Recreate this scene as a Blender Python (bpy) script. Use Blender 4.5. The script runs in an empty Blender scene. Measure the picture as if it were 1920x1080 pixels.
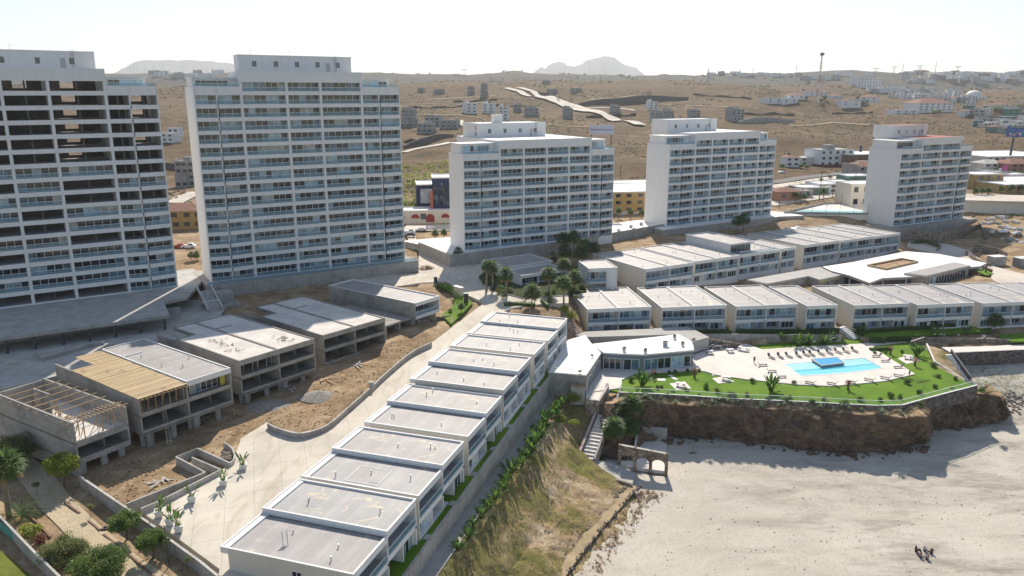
import bpy, bmesh, math, random
import numpy as np
from mathutils import Vector, Matrix, noise
from mathutils.geometry import tessellate_polygon
R = math.radians
rng = random.Random(7)
scene = bpy.context.scene
COL = scene.collection
# ------------------------------------------------------------------ camera geometry (survey helper)
FPX = 1460.0; PITCH = R(14.04); CP, SP = math.cos(PITCH), math.sin(PITCH); CZ = 50.0
def P(u, v, z):
    """world point at height z seen at photo pixel (u, v)"""
    a = (u-960)/FPX; b = (v-540)/FPX
    t = (z-CZ)/-(SP+b*CP)
    return Vector((a*t, (CP-b*SP)*t, z))
def PG(u, v, g):
    """world point at ground distance g seen at photo pixel (u, v)"""
    a = (u-960)/FPX; b = (v-540)/FPX
    t = g/(CP-b*SP)
    return Vector((a*t, g, CZ-(SP+b*CP)*t))
def UV(p):
    fw = p[1]*CP-(p[2]-CZ)*SP; up = p[1]*SP+(p[2]-CZ)*CP
    return (960+FPX*p[0]/fw, 540-FPX*up/fw)
def V2(az): return Vector((math.sin(R(az)), math.cos(R(az)), 0))
# ------------------------------------------------------------------ materials
def nd(nt, t, **kw):
    n = nt.nodes.new(t)
    for k, v in kw.items(): setattr(n, k, v)
    return n
def rgba(c): return (c[0], c[1], c[2], 1)
class MT:
    def __init__(s, name, rough=.8, spec=.3, metal=0):
        s.m = bpy.data.materials.new(name); s.m.use_nodes = True
        s.nt = s.m.node_tree; s.b = s.nt.nodes['Principled BSDF']
        s.b.inputs['Roughness'].default_value = rough
        s.b.inputs['Specular IOR Level'].default_value = spec
        s.b.inputs['Metallic'].default_value = metal
        if spec >= .9: s.b.inputs['IOR'].default_value = 1.9
        s.co = None
    def coord(s, world=False):
        if s.co is None:
            s.co = nd(s.nt, 'ShaderNodeNewGeometry').outputs['Position'] if world else nd(s.nt, 'ShaderNodeTexCoord').outputs['Object']
        return s.co
    def noise(s, scale, detail=5, rough=.6, stretch=None, dist=0):
        n = nd(s.nt, 'ShaderNodeTexNoise'); n.inputs['Scale'].default_value = scale
        n.inputs['Detail'].default_value = detail; n.inputs['Roughness'].default_value = rough
        n.inputs['Distortion'].default_value = dist
        c = s.coord()
        if stretch:
            mp = nd(s.nt, 'ShaderNodeMapping'); mp.inputs['Scale'].default_value = stretch
            s.nt.links.new(c, mp.inputs['Vector']); c = mp.outputs['Vector']
        s.nt.links.new(c, n.inputs['Vector']); return n.outputs['Fac']
    def ramp(s, fac, stops):
        r = nd(s.nt, 'ShaderNodeValToRGB'); e = r.color_ramp.elements
        while len(e) < len(stops): e.new(.5)
        for i, (p, c) in enumerate(stops):
            e[i].position = p; e[i].color = rgba(c if hasattr(c, '__len__') else (c, c, c))
        s.nt.links.new(fac, r.inputs['Fac']); return r.outputs['Color']
    def mix(s, fac, a, b, mode='MIX'):
        m = nd(s.nt, 'ShaderNodeMix', data_type='RGBA', blend_type=mode)
        for sock, v in ((m.inputs['Factor'], fac), (m.inputs['A'], a), (m.inputs['B'], b)):
            if hasattr(v, 'is_output') or isinstance(v, bpy.types.NodeSocket): s.nt.links.new(v, sock)
            elif hasattr(v, '__len__'): sock.default_value = rgba(v)
            else: sock.default_value = v
        return m.outputs['Result']
    def sep(s):
        n = nd(s.nt, 'ShaderNodeSeparateXYZ'); s.nt.links.new(s.coord(), n.inputs[0]); return n.outputs
    def math(s, op, a, b=0, clamp=False):
        m = nd(s.nt, 'ShaderNodeMath', operation=op, use_clamp=clamp)
        for i, v in enumerate((a, b)):
            if isinstance(v, bpy.types.NodeSocket): s.nt.links.new(v, m.inputs[i])
            else: m.inputs[i].default_value = v
        return m.outputs[0]
    def color(s, c):
        if isinstance(c, bpy.types.NodeSocket): s.nt.links.new(c, s.b.inputs['Base Color'])
        else: s.b.inputs['Base Color'].default_value = rgba(c)
        return s
    def bump(s, h, strength=.4, dist=.1):
        n = nd(s.nt, 'ShaderNodeBump'); n.inputs['Strength'].default_value = strength; n.inputs['Distance'].default_value = dist
        s.nt.links.new(h, n.inputs['Height']); s.nt.links.new(n.outputs[0], s.b.inputs['Normal']); return s
def plain(name, c, rough=.6, spec=.3, var=.12, scale=1.5, metal=0, bump=0):
    t = MT(name, rough, spec, metal); n = t.noise(scale, 4)
    t.color(t.ramp(n, [(.3, [x*(1-var) for x in c]), (.7, [min(1, x*(1+var)) for x in c])]))
    if bump: t.bump(n, bump, .05)
    return t.m
def stucco(name, c):
    t = MT(name, .8, .25); streak = t.noise(1.0, 4, .6, (1.3, 1.3, .09)); big = t.noise(.12, 4)
    col = t.ramp(streak, [(.28, [x*.9 for x in c]), (.55, c)])
    t.color(t.mix(t.ramp(big, [(.35, .0), (.7, .35)]), col, [x*.9 for x in c])); return t.m
def concrete(name, c, form=True):
    t = MT(name, .9, .15); a = t.noise(.35, 6, .65); b = t.noise(3, 5, .7, (1, 1, .3))
    col = t.ramp(a, [(.3, [x*.68 for x in c]), (.5, c), (.72, [x*1.2 for x in c])])
    col = t.mix(t.ramp(b, [(.4, .45), (.6, 0)]), col, [x*.55 for x in c])
    if form:
        br = nd(t.nt, 'ShaderNodeTexBrick', offset=.0); br.inputs['Scale'].default_value = 1
        br.inputs['Brick Width'].default_value = 2.4; br.inputs['Row Height'].default_value = 1.2; br.inputs['Mortar Size'].default_value = .025
        for k in ('Color1', 'Color2'): br.inputs[k].default_value = (1, 1, 1, 1)
        br.inputs['Color2'].default_value = (.88, .88, .88, 1)
        br.inputs['Mortar'].default_value = (.6, .6, .6, 1)
        x, y, z = t.sep(); cmb = nd(t.nt, 'ShaderNodeCombineXYZ')
        t.nt.links.new(t.math('ADD', x, y), cmb.inputs[0]); t.nt.links.new(z, cmb.inputs[1]); t.nt.links.new(cmb.outputs[0], br.inputs['Vector'])
        col = t.mix(1.0, col, br.outputs['Color'], 'MULTIPLY')
    t.color(col).bump(b, .25, .05); return t.m
def roofing(name, c, stain=(.62, .54, .40), amt=.6):
    t = MT(name, .62, .35); x, y, z = t.sep()
    band = t.math('FRACT', t.math('MULTIPLY', y, .9)); seam = t.ramp(band, [(.0, .8), (.05, 1), (.95, 1), (1, .8)])
    n = t.noise(.22, 6, .6); g = t.noise(2.2, 4)
    col = t.ramp(n, [(.3, [v*.86 for v in c]), (.7, [v*1.1 for v in c])])
    col = t.mix(1.0, col, seam, 'MULTIPLY')
    tone = t.math('FRACT', t.math('MULTIPLY', t.math('FLOOR', t.math('MULTIPLY', y, .9)), .37))
    col = t.mix(.10, col, t.ramp(tone, [(0, .2), (1, .9)]), 'OVERLAY')
    st = t.noise(.34, 5, .62, (1, .6, 1), 1.6)
    col = t.mix(t.ramp(st, [(.585, 0), (.67, amt)]), col, stain)
    col = t.mix(t.ramp(g, [(.55, 0), (.75, .2)]), col, [v*.6 for v in c])
    t.color(col); return t.m
def leafm(name, a, b, sc=.8):
    t = MT(name, .55, .25); n = t.noise(sc, 3); oi = nd(t.nt, 'ShaderNodeObjectInfo').outputs['Random']
    f = t.math('ADD', t.math('MULTIPLY', n, .75), t.math('MULTIPLY', oi, .25))
    t.color(t.ramp(f, [(.3, a), (.7, b)]))
    tr = nd(t.nt, 'ShaderNodeBsdfTranslucent'); tr.inputs['Color'].default_value = rgba([x*1.6 for x in b])
    mx = nd(t.nt, 'ShaderNodeMixShader'); mx.inputs[0].default_value = .42
    out = t.nt.nodes['Material Output']
    t.nt.links.new(t.b.outputs[0], mx.inputs[1]); t.nt.links.new(tr.outputs[0], mx.inputs[2]); t.nt.links.new(mx.outputs[0], out.inputs[0])
    return t.m
def glassm(name, c, rough=.06, spec=.9):
    t = MT(name, rough, spec); n = t.noise(.45, 2)
    t.color(t.ramp(n, [(.35, [x*.6 for x in c]), (.65, [min(1, x*1.25) for x in c])])); return t.m
def balm(name, tint=(.75, .9, .92), tr=.62):
    t = MT(name, .05, .8); t.color((.30, .45, .53))
    g = nd(t.nt, 'ShaderNodeBsdfTransparent'); g.inputs[0].default_value = rgba(tint)
    mx = nd(t.nt, 'ShaderNodeMixShader'); mx.inputs[0].default_value = tr
    t.nt.links.new(t.b.outputs[0], mx.inputs[1]); t.nt.links.new(g.outputs[0], mx.inputs[2])
    t.nt.links.new(mx.outputs[0], t.nt.nodes['Material Output'].inputs[0]); return t.m
m_white = stucco('white_stucco', (.715, .71, .70)); m_cream = stucco('cream_stucco', (.66, .61, .52))
m_conc = concrete('raw_concrete', (.40, .375, .335)); m_conc_l = concrete('pale_concrete', (.50, .48, .44), False)
m_wallc = concrete('wall_concrete', (.43, .405, .37)); m_block = concrete('concrete_block', (.36, .35, .34), False)
m_slabtop = MT('slab_screed', .9, .15)
def _slab(t):
    a = t.noise(.18, 6, .65); b = t.noise(1.6, 6, .7)
    col = t.ramp(a, [(.3, (.50, .47, .43)), (.55, (.66, .62, .57)), (.75, (.74, .71, .66))])
    t.color(t.mix(t.ramp(b, [(.55, 0), (.75, .5)]), col, (.34, .31, .27))); return t.m
m_slabtop = _slab(m_slabtop)
m_roof = roofing('grey_roof_felt', (.335, .315, .305), (.58, .50, .37), .7); m_roof2 = roofing('worn_roof_felt', (.345, .335, .33), (.60, .50, .33), .8)
m_roofw = plain('white_roof_coating', (.78, .76, .73), .7, .2, .06, .3); m_coping = plain('white_coping', (.68, .67, .66), .6, .3, .05)
m_redroof = plain('red_roof_tile', (.40, .13, .08), .8, .2, .2, .5)
m_frame = plain('white_window_frame', (.75, .76, .77), .4, .4, .04); m_metal = plain('grey_metal', (.35, .36, .37), .4, .5, .1, 1, .6)
m_dark = plain('dark_metal', (.05, .05, .055), .5, .4, .2)
m_gd = glassm('dark_glass', (.016, .028, .045), .05, .8); m_gm = glassm('tinted_glass', (.10, .19, .26), .06, .8); m_gl = glassm('curtained_glass', (.36, .49, .57), .12, .7)
m_gc = glassm('pale_curtain_glass', (.50, .50, .47), .15, .6); m_bal = balm('balustrade_glass', (.84, .93, .97), .76)
m_fence = balm('glass_fence', (.97, .99, .98), .95)
m_inner = plain('room_shade', (.10, .095, .09), .9, .1, .3, .6)  # near-black colour paints the shade inside the unglazed rooms
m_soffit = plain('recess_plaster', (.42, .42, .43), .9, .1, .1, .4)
m_wood = plain('timber', (.40, .29, .17), .8, .2, .3, 3)
m_trunk = plain('bark', (.16, .12, .085), .9, .1, .35, 6, 0, .5); m_ptrunk = plain('palm_bark', (.24, .19, .14), .9, .1, .3, 5, 0, .5)
m_fan = leafm('palm_frond', (.035, .075, .02), (.10, .17, .045), 1.2); m_dry = leafm('dry_frond', (.20, .14, .07), (.34, .25, .13))
m_leaf = leafm('dark_leaf', (.035, .075, .02), (.095, .16, .04), .5); m_leafy = leafm('yellow_green_leaf', (.11, .16, .02), (.27, .31, .05), .6)
m_leafo = leafm('olive_leaf', (.085, .11, .04), (.18, .20, .07), .7); m_agave = leafm('agave_leaf', (.08, .12, .08), (.20, .25, .17))
m_redleaf = leafm('red_leaf', (.09, .035, .028), (.22, .10, .07)); m_banana = leafm('paddle_leaf', (.028, .07, .016), (.08, .155, .035), .9)
m_scrub = leafm('scrub_leaf', (.04, .043, .024), (.10, .095, .05), .05)
m_flower = plain('white_flower', (.75, .72, .68), .7, .2, .1)
def groundm():
    t = MT('dry_earth', .95, .1); t.coord(True); x, y, z = t.sep()
    n1 = t.noise(.012, 8, .62); n2 = t.noise(.09, 8, .65); n3 = t.noise(1.1, 6, .7)
    hills = t.ramp(n2, [(.30, (.072, .044, .023)), (.45, (.125, .080, .040)), (.6, (.19, .125, .064)), (.8, (.26, .185, .105))])
    hills = t.mix(t.ramp(n1, [(.42, 0), (.58, .6)]), hills, (.115, .073, .038))
    patch = t.ramp(t.noise(.010, 7, .7, None, .8), [(.38, .0), (.52, 1)]); fine = t.noise(.13, 9, .8); dots = t.ramp(fine, [(.50, 0), (.57, .85)]); few = t.ramp(t.noise(.21, 6, .75), [(.62, 0), (.68, .6)])
    hills = t.mix(few, t.mix(t.mix(1.0, patch, dots, 'MULTIPLY'), hills, (.055, .05, .03)), (.075, .065, .038))
    hills = t.mix(t.math('MULTIPLY', t.math('SUBTRACT', y, 1500), .0018, True), hills, t.ramp(fine, [(.42, (.05, .047, .04)), (.6, (.14, .115, .085))]))
    n4 = t.noise(.16, 7, .7, None, .8)
    dirt = t.ramp(n4, [(.28, (.15, .10, .06)), (.45, (.28, .195, .115)), (.58, (.40, .295, .185)), (.75, (.51, .415, .29))])
    dirt = t.mix(t.ramp(n3, [(.5, 0), (.68, .65)]), dirt, (.13, .085, .05))
    f = t.math('MULTIPLY', t.math('SUBTRACT', y, 330), .008, True)
    t.color(t.mix(f, dirt, hills)).bump(n3, .5, .25); return t.m
m_ground = groundm()
def pavem(name, c, joints=True, stain=.5, size=4.0):
    t = MT(name, .85, .2); t.coord(True)
    a = t.noise(.08, 7, .65, None, .6); b = t.noise(.9, 6, .7); tr = t.noise(.25, 5, .6, (1, .25, 1), 2.5)
    col = t.ramp(a, [(.28, [v*.78 for v in c]), (.5, c), (.7, [v*1.1 for v in c])])
    col = t.mix(t.ramp(tr, [(.5, 0), (.7, stain*.5)]), col, (c[0]*.62, c[1]*.55, c[2]*.44))
    col = t.mix(t.ramp(b, [(.58, 0), (.8, .35)]), col, [v*.6 for v in c])
    if joints:
        br = nd(t.nt, 'ShaderNodeTexBrick', offset=.0); br.inputs['Scale'].default_value = 1
        br.inputs['Brick Width'].default_value = size; br.inputs['Row Height'].default_value = size; br.inputs['Mortar Size'].default_value = .03
        br.inputs['Color1'].default_value = (1, 1, 1, 1); br.inputs['Color2'].default_value = (.95, .95, .95, 1); br.inputs['Mortar'].default_value = (.62, .60, .57, 1)
        mp = nd(t.nt, 'ShaderNodeMapping'); mp.inputs['Rotation'].default_value = (0, 0, R(-18)); t.nt.links.new(t.coord(), mp.inputs[0]); t.nt.links.new(mp.outputs[0], br.inputs['Vector'])
        col = t.mix(1.0, col, br.outputs['Color'], 'MULTIPLY')
    t.color(col); return t.m
m_pave = pavem('courtyard_concrete', (.60, .545, .46), True, .95); m_deck = pavem('pool_deck_concrete', (.72, .66, .60), True, .25, 4.4)
m_path = pavem('path_concrete', (.40, .385, .36), True, .3, 3); m_road = pavem('road_concrete', (.55, .49, .42), False, .5)
m_asph = pavem('asphalt', (.16, .15, .145), False, .3)
def lawnm():
    t = MT('lawn_grass', .9, .15); t.coord(True); a = t.noise(.14, 6, .6); b = t.noise(2.5, 5, .75)
    d = t.noise(.45, 6, .7); col = t.ramp(a, [(.3, (.075, .165, .010)), (.55, (.135, .25, .016)), (.75, (.20, .285, .03))])
    col = t.mix(t.ramp(d, [(.52, 0), (.68, .35)]), col, (.22, .25, .05))
    t.color(t.mix(t.ramp(b, [(.35, .5), (.65, 0)]), col, (.05, .10, .01))).bump(b, .6, .12); return t.m
m_lawn = lawnm()
def slopem():
    t = MT('dry_slope_grass', .95, .1); t.coord(True); a = t.noise(.10, 7, .65, None, .5); b = t.noise(1.4, 7, .75, (1, .6, 1)); d = t.noise(.35, 7, .7)
    col = t.ramp(a, [(.30, (.13, .15, .03)), (.46, (.24, .20, .075)), (.55, (.40, .295, .175)), (.66, (.56, .46, .33))])
    col = t.mix(t.ramp(d, [(.5, 0), (.62, .55)]), col, (.27, .18, .115))
    col = t.mix(t.ramp(b, [(.50, 0), (.68, .75)]), col, (.11, .085, .05))
    t.color(col).bump(b, .8, .35); return t.m
m_slope = slopem()
def sandm():
    t = MT('beach_sand', .95, .1); t.coord(True); a = t.noise(.045, 7, .62, None, 1.2); b = t.noise(2.6, 6, .78); d = t.noise(.6, 8, .75); x, y, z = t.sep()
    mp = nd(t.nt, 'ShaderNodeMapping'); mp.inputs['Rotation'].default_value = (0, 0, R(-42)); mp.inputs['Scale'].default_value = (.28, 1, 1); t.nt.links.new(t.coord(), mp.inputs[0]); kn = nd(t.nt, 'ShaderNodeTexNoise'); kn.inputs['Scale'].default_value = .2; kn.inputs['Detail'].default_value = 12; kn.inputs['Roughness'].default_value = .76; kn.inputs['Distortion'].default_value = .25; t.nt.links.new(mp.outputs[0], kn.inputs['Vector'])
    col = t.ramp(a, [(.3, (.47, .425, .36)), (.5, (.53, .485, .415)), (.7, (.575, .53, .46))])
    band = t.math('MULTIPLY', t.ramp(kn.outputs['Fac'], [(.48, 0), (.64, .75)]), t.math('ADD', .12, t.math('MULTIPLY', t.math('SUBTRACT', x, 30), .035, True), True))
    col = t.mix(band, col, (.235, .21, .175))
    col = t.mix(t.ramp(d, [(.56, 0), (.76, .35)]), col, (.33, .295, .245))
    col = t.mix(t.ramp(b, [(.5, 0), (.66, .6)]), col, (.28, .245, .195))
    t.color(col).bump(b, .45, .15); return t.m
m_sand = sandm()
def cliffm():
    t = MT('cliff_rock', .95, .1); t.coord(True); a = t.noise(.25, 8, .68, (1, 1, 2.2), .8); b = t.noise(1.6, 7, .7, (1, 1, 1.8)); z = t.sep()[2]
    col = t.ramp(a, [(.3, (.10, .065, .045)), (.48, (.19, .13, .09)), (.62, (.26, .185, .125)), (.75, (.20, .15, .12))])
    col = t.mix(t.ramp(b, [(.45, 0), (.65, .7)]), col, (.08, .055, .042))
    t.color(col).bump(b, .9, .5); return t.m
m_cliff = cliffm()
m_lip = plain('ochre_soil', (.36, .25, .155), .95, .1, .4, .5, 0, .5); m_rock = plain('beach_rock', (.17, .14, .12), .9, .2, .4, 1, 0, .6)
def stonem(name, c):
    t = MT(name, .9, .15); v = nd(t.nt, 'ShaderNodeTexVoronoi', feature='DISTANCE_TO_EDGE'); v.inputs['Scale'].default_value = 1.6
    v2 = nd(t.nt, 'ShaderNodeTexVoronoi'); v2.inputs['Scale'].default_value = 1.6
    for q in (v, v2): t.nt.links.new(t.coord(), q.inputs['Vector'])
    bw = nd(t.nt, 'ShaderNodeRGBToBW'); t.nt.links.new(v2.outputs['Color'], bw.inputs[0])
    col = t.ramp(bw.outputs[0], [(.2, [x*.55 for x in c]), (.5, c), (.8, [x*1.35 for x in c])])
    t.color(t.mix(t.ramp(v.outputs['Distance'], [(.02, .8), (.08, 0)]), col, [x*.35 for x in c])).bump(v.outputs['Distance'], .5, .1); return t.m
m_stone = stonem('rubble_stone', (.26, .21, .17)); m_stone_d = stonem('dark_stone', (.15, .13, .12)); m_stone_p = stonem('pink_stone', (.42, .33, .28))
def waterm(name, c, rough=.03):
    t = MT(name, rough, .5); n = t.noise(1.2, 3); t.color(t.ramp(n, [(.35, [x*.93 for x in c]), (.65, [min(1, x*1.05) for x in c])])); t.bump(n, .03, .02); return t.m
m_pool = waterm('pool_water', (.20, .64, .70)); m_pool2 = waterm('pool_shelf_water', (.40, .76, .80)); m_jac = waterm('whirlpool_water', (.05, .36, .72)); m_tile = plain('pool_tile', (.16, .30, .36), .4, .4, .1)
def cpaint(name, c): return plain(name, c, .3, .6, .03)
m_skin = plain('skin', (.36, .21, .15), .6, .3, .08); m_hair = plain('dark_hair', (.025, .018, .015), .6, .3)
# ------------------------------------------------------------------ mesh helpers
class MB:
    def __init__(s): s.v = []; s.f = []; s.m = []
    def face(s, pts, m=0):
        i = len(s.v); s.v += [tuple(p) for p in pts]; s.f.append(tuple(range(i, i+len(pts)))); s.m.append(m)
    def box(s, x0, x1, y0, y1, z0, z1, m=0, skip=''):
        i = len(s.v); s.v += [(x, y, z) for z in (z0, z1) for y in (y0, y1) for x in (x0, x1)]
        for k, f in (('b', (0, 2, 3, 1)), ('t', (4, 5, 7, 6)), ('f', (0, 1, 5, 4)), ('k', (2, 6, 7, 3)), ('l', (0, 4, 6, 2)), ('r', (1, 3, 7, 5))):
            if k in skip: continue
            s.f.append(tuple(i+j for j in f)); s.m.append(m)
    def prism(s, pts, z0, z1, m=0, mt=None, bottom=True):
        """vertical prism over a CCW plan polygon; z0/z1 may be lists"""
        n = len(pts); Z0 = z0 if hasattr(z0, '__len__') else [z0]*n; Z1 = z1 if hasattr(z1, '__len__') else [z1]*n
        ar = sum(pts[k][0]*pts[(k+1) % n][1]-pts[(k+1) % n][0]*pts[k][1] for k in range(n))
        if ar < 0: pts = pts[::-1]; Z0 = Z0[::-1]; Z1 = Z1[::-1]
        i = len(s.v); s.v += [(p[0], p[1], z) for p, z in zip(pts, Z0)]+[(p[0], p[1], z) for p, z in zip(pts, Z1)]
        for k in range(n):
            j = (k+1) % n; s.f.append((i+k, i+j, i+n+j, i+n+k)); s.m.append(m)
        for t in tessellate_polygon([[Vector((p[0], p[1], 0)) for p in pts]]):
            a, b, c = t; A, B, C_ = pts[a], pts[b], pts[c]
            if (B[0]-A[0])*(C_[1]-A[1])-(B[1]-A[1])*(C_[0]-A[0]) < 0: a, c = c, a
            s.f.append((i+n+a, i+n+b, i+n+c)); s.m.append(m if mt is None else mt)
            if bottom: s.f.append((i+c, i+b, i+a)); s.m.append(m)
    def wall(s, pts, th, z0, z1, m=0, mt=None):
        """a wall of thickness th along a polyline of (x, y); z0/z1 numbers or per-point lists"""
        n = len(pts); Z0 = z0 if hasattr(z0, '__len__') else [z0]*n; Z1 = z1 if hasattr(z1, '__len__') else [z1]*n
        L, Rr = [], []
        for k in range(n):
            a = Vector(pts[max(k-1, 0)][:2]); b = Vector(pts[min(k+1, n-1)][:2]); d = (b-a).normalized(); nn = Vector((-d.y, d.x))*th/2
            p = Vector(pts[k][:2]); L.append(p+nn); Rr.append(p-nn)
        i = len(s.v)
        for k in range(n): s.v += [(L[k].x, L[k].y, Z0[k]), (Rr[k].x, Rr[k].y, Z0[k]), (Rr[k].x, Rr[k].y, Z1[k]), (L[k].x, L[k].y, Z1[k])]
        for k in range(n-1):
            a = i+4*k; b = a+4
            for q, (f0, f1) in enumerate(((0, 1), (1, 2), (2, 3), (3, 0))):
                s.f.append((a+f1, a+f0, b+f0, b+f1)); s.m.append(mt if (q == 2 and mt is not None) else m)
        s.f.append((i, i+1, i+2, i+3)); s.m.append(m); e = i+4*(n-1); s.f.append((e+3, e+2, e+1, e)); s.m.append(m)
    def tube(s, p, q, r0, r1=None, n=6, m=0, cap=True):
        p = Vector(p); q = Vector(q); r1 = r0 if r1 is None else r1; d = (q-p).normalized()
        a = d.orthogonal().normalized(); b = d.cross(a); i = len(s.v)
        for c, r in ((p, r0), (q, r1)):
            for k in range(n): t = 2*math.pi*k/n; s.v.append(tuple(c+(a*math.cos(t)+b*math.sin(t))*r))
        for k in range(n): s.f.append((i+k, i+(k+1) % n, i+n+(k+1) % n, i+n+k)); s.m.append(m)
        if cap: s.f.append(tuple(i+n+k for k in range(n))); s.m.append(m); s.f.append(tuple(i+n-1-k for k in range(n))); s.m.append(m)
    def bar(s, p, q, w, h, m=0):
        p = Vector(p); q = Vector(q); d = (q-p).normalized(); up = Vector((0, 0, 1))
        if abs(d.z) > .95: up = Vector((1, 0, 0))
        a = d.cross(up).normalized()*w/2; b = a.cross(d).normalized()*h/2; i = len(s.v)
        for c in (p, q): s.v += [tuple(c+x) for x in (-a-b, a-b, a+b, -a+b)]
        for f in ((0, 1, 5, 4), (1, 2, 6, 5), (2, 3, 7, 6), (3, 0, 4, 7), (3, 2, 1, 0), (4, 5, 6, 7)): s.f.append(tuple(i+j for j in f)); s.m.append(m)
    def mesh(s, name, mats, smooth=False):
        me = bpy.data.meshes.new(name); me.from_pydata(s.v, [], s.f)
        for m in (mats if isinstance(mats, (list, tuple)) else [mats]): me.materials.append(m)
        me.polygons.foreach_set('material_index', s.m)
        if smooth: me.polygons.foreach_set('use_smooth', [True]*len(s.f))
        me.update(); return me
    def build(s, name, mats, parent=None, loc=None, smooth=False):
        o = bpy.data.objects.new(name, s.mesh(name, mats, smooth)); COL.objects.link(o)
        if parent: o.parent = parent
        if loc is not None: o.location = loc
        return o
GROUPS = {}
def tag(o, label, cat, group=None):
    o['label'] = label; o['category'] = cat
    if group: o['group'] = group
    if '{o}' in label: GROUPS.setdefault(label, []).append(o)
    return o
def thing(name, loc, label, cat, group=None, rotz=0):
    o = bpy.data.objects.new(name, None); COL.objects.link(o); o.location = loc; o.rotation_euler = (0, 0, rotz); o.empty_display_size = .3
    return tag(o, label, cat, group)
def struct(o, kind='structure'): o['kind'] = kind; return o
def inst(name, me, parent, loc=(0, 0, 0), rot=(0, 0, 0), sc=None):
    o = bpy.data.objects.new(name, me); COL.objects.link(o); o.parent = parent; o.location = loc; o.rotation_euler = rot
    if sc is not None: o.scale = sc if hasattr(sc, '__len__') else (sc, sc, sc)
    return o
def text(parent, s, size, loc, rot, m, name='lettering', ex=.03, align='CENTER'):
    cu = bpy.data.curves.new('t', 'FONT'); cu.body = s; cu.size = size; cu.extrude = ex; cu.align_x = align; cu.align_y = 'CENTER'
    t = bpy.data.objects.new('t', cu); COL.objects.link(t); bpy.context.view_layer.update()
    dg = bpy.context.evaluated_depsgraph_get(); me = bpy.data.meshes.new_from_object(t.evaluated_get(dg)); bpy.data.objects.remove(t)
    me.materials.clear(); me.materials.append(m); o = bpy.data.objects.new(name, me); COL.objects.link(o); o.parent = parent; o.location = loc; o.rotation_euler = rot; return o
ORD = ['first', 'second', 'third', 'fourth', 'fifth', 'sixth', 'seventh', 'eighth', 'ninth', 'tenth', 'eleventh', 'twelfth', 'thirteenth', 'fourteenth', 'fifteenth', 'sixteenth', 'seventeenth', 'eighteenth', 'nineteenth', 'twentieth']
ORD += ['twenty-'+w for w in ORD[:9]]+['thirtieth']+['thirty-'+w for w in ORD[:9]]+['fortieth']+['forty-'+w for w in ORD[:9]]
def finish_labels():
    for lab, os in GROUPS.items():
        os.sort(key=lambda o: UV(o.location)[0]); n = len(os)
        for k, o in enumerate(os):
            w = 'leftmost' if k == 0 else ('rightmost' if k == n-1 else ORD[k]+' from left')
            o['label'] = lab.replace('{o}', w)
# ------------------------------------------------------------------ terrain
CTRL = []
def cz(*pts):
    for u, v, z in pts: p = P(u, v, z); CTRL.append((p.x, p.y, z))
def cg(*pts):
    for u, v, g in pts: p = PG(u, v, g); CTRL.append((p.x, p.y, p.z))
cz((300,850,-8),(200,900,-8.3),(450,790,-7.6),(560,760,-7.3),(650,720,-6.9),(700,690,-6.4),(760,640,-5.6),(800,610,-5),(350,760,-7.8),(560,800,-7.4),(680,740,-6.6),(270,880,-8.2),
   (100,950,-9),(200,1000,-9),(0,900,-9),(50,1060,-9.3),(250,1060,-9.3),(0,800,-8.6),(0,1150,-9.5),(150,1150,-9.5),(300,1150,-9.5),
   (0,700,-3.7),(200,640,-3.7),(420,570,-3.6),(600,535,-3.5),(760,515,-3.4),(340,560,-3.4),(600,480,-2),(700,450,-1.5),
   (840,520,-3.4),(980,570,-4.2),(1050,540,-3.8),(1000,530,-3.8),(930,470,-3),(1010,500,-3.6),(1080,500,-3.4),
   (1150,630,-10.8),(1280,630,-10.8),(1400,630,-10.8),(1550,620,-10.8),(1700,610,-10.8),(1880,608,-10.8),(1790,655,-12.2),(1900,640,-12.2),(1960,600,-10.8),
   (1250,545,-8),(1400,530,-8.5),(1550,520,-10),(1700,530,-10.5),(1640,490,-10),(1580,480,-9),(1820,535,-8),(1900,530,-6.4),(1130,570,-7),
   (1850,480,-7.6),(1870,400,-3.2),(1880,430,-4.2),(1750,470,-8.6),(1800,470,-8.8),(1712,456,-8.4),(1800,500,-8.4),(1770,440,-8),(1835,455,-7.6),(1900,460,-6),(1600,430,-4.5),(1400,440,-2.8),(1200,450,-2.6),
   (1470,400,-.5),(1560,400,-.5),(1180,420,-.5))
for q in ((-25,90,-12),(-10,130,-11),(5,165,-10),(14,172,-9.5),(17,162,-13.2),(10,160,-13.4),(22,160,-13.6),(-40,60,-11),(-90,60,-10),(0,60,-12),(-110,130,-6),(-140,200,-3)): CTRL.append(q)
cz((330,470,-1),(350,430,-.5),(760,420,-1),(820,440,-1.5),(820,400,-.5),(1180,400,-.5),(1200,370,.2),(1500,366,1),(1480,350,1.2),(1600,350,1.2),(1700,330,1.8),(1560,330,1.5),(1550,312,2),(1840,370,.5),(1900,370,.5),(1870,340,1),(340,390,.5),(340,350,1.5))
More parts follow.
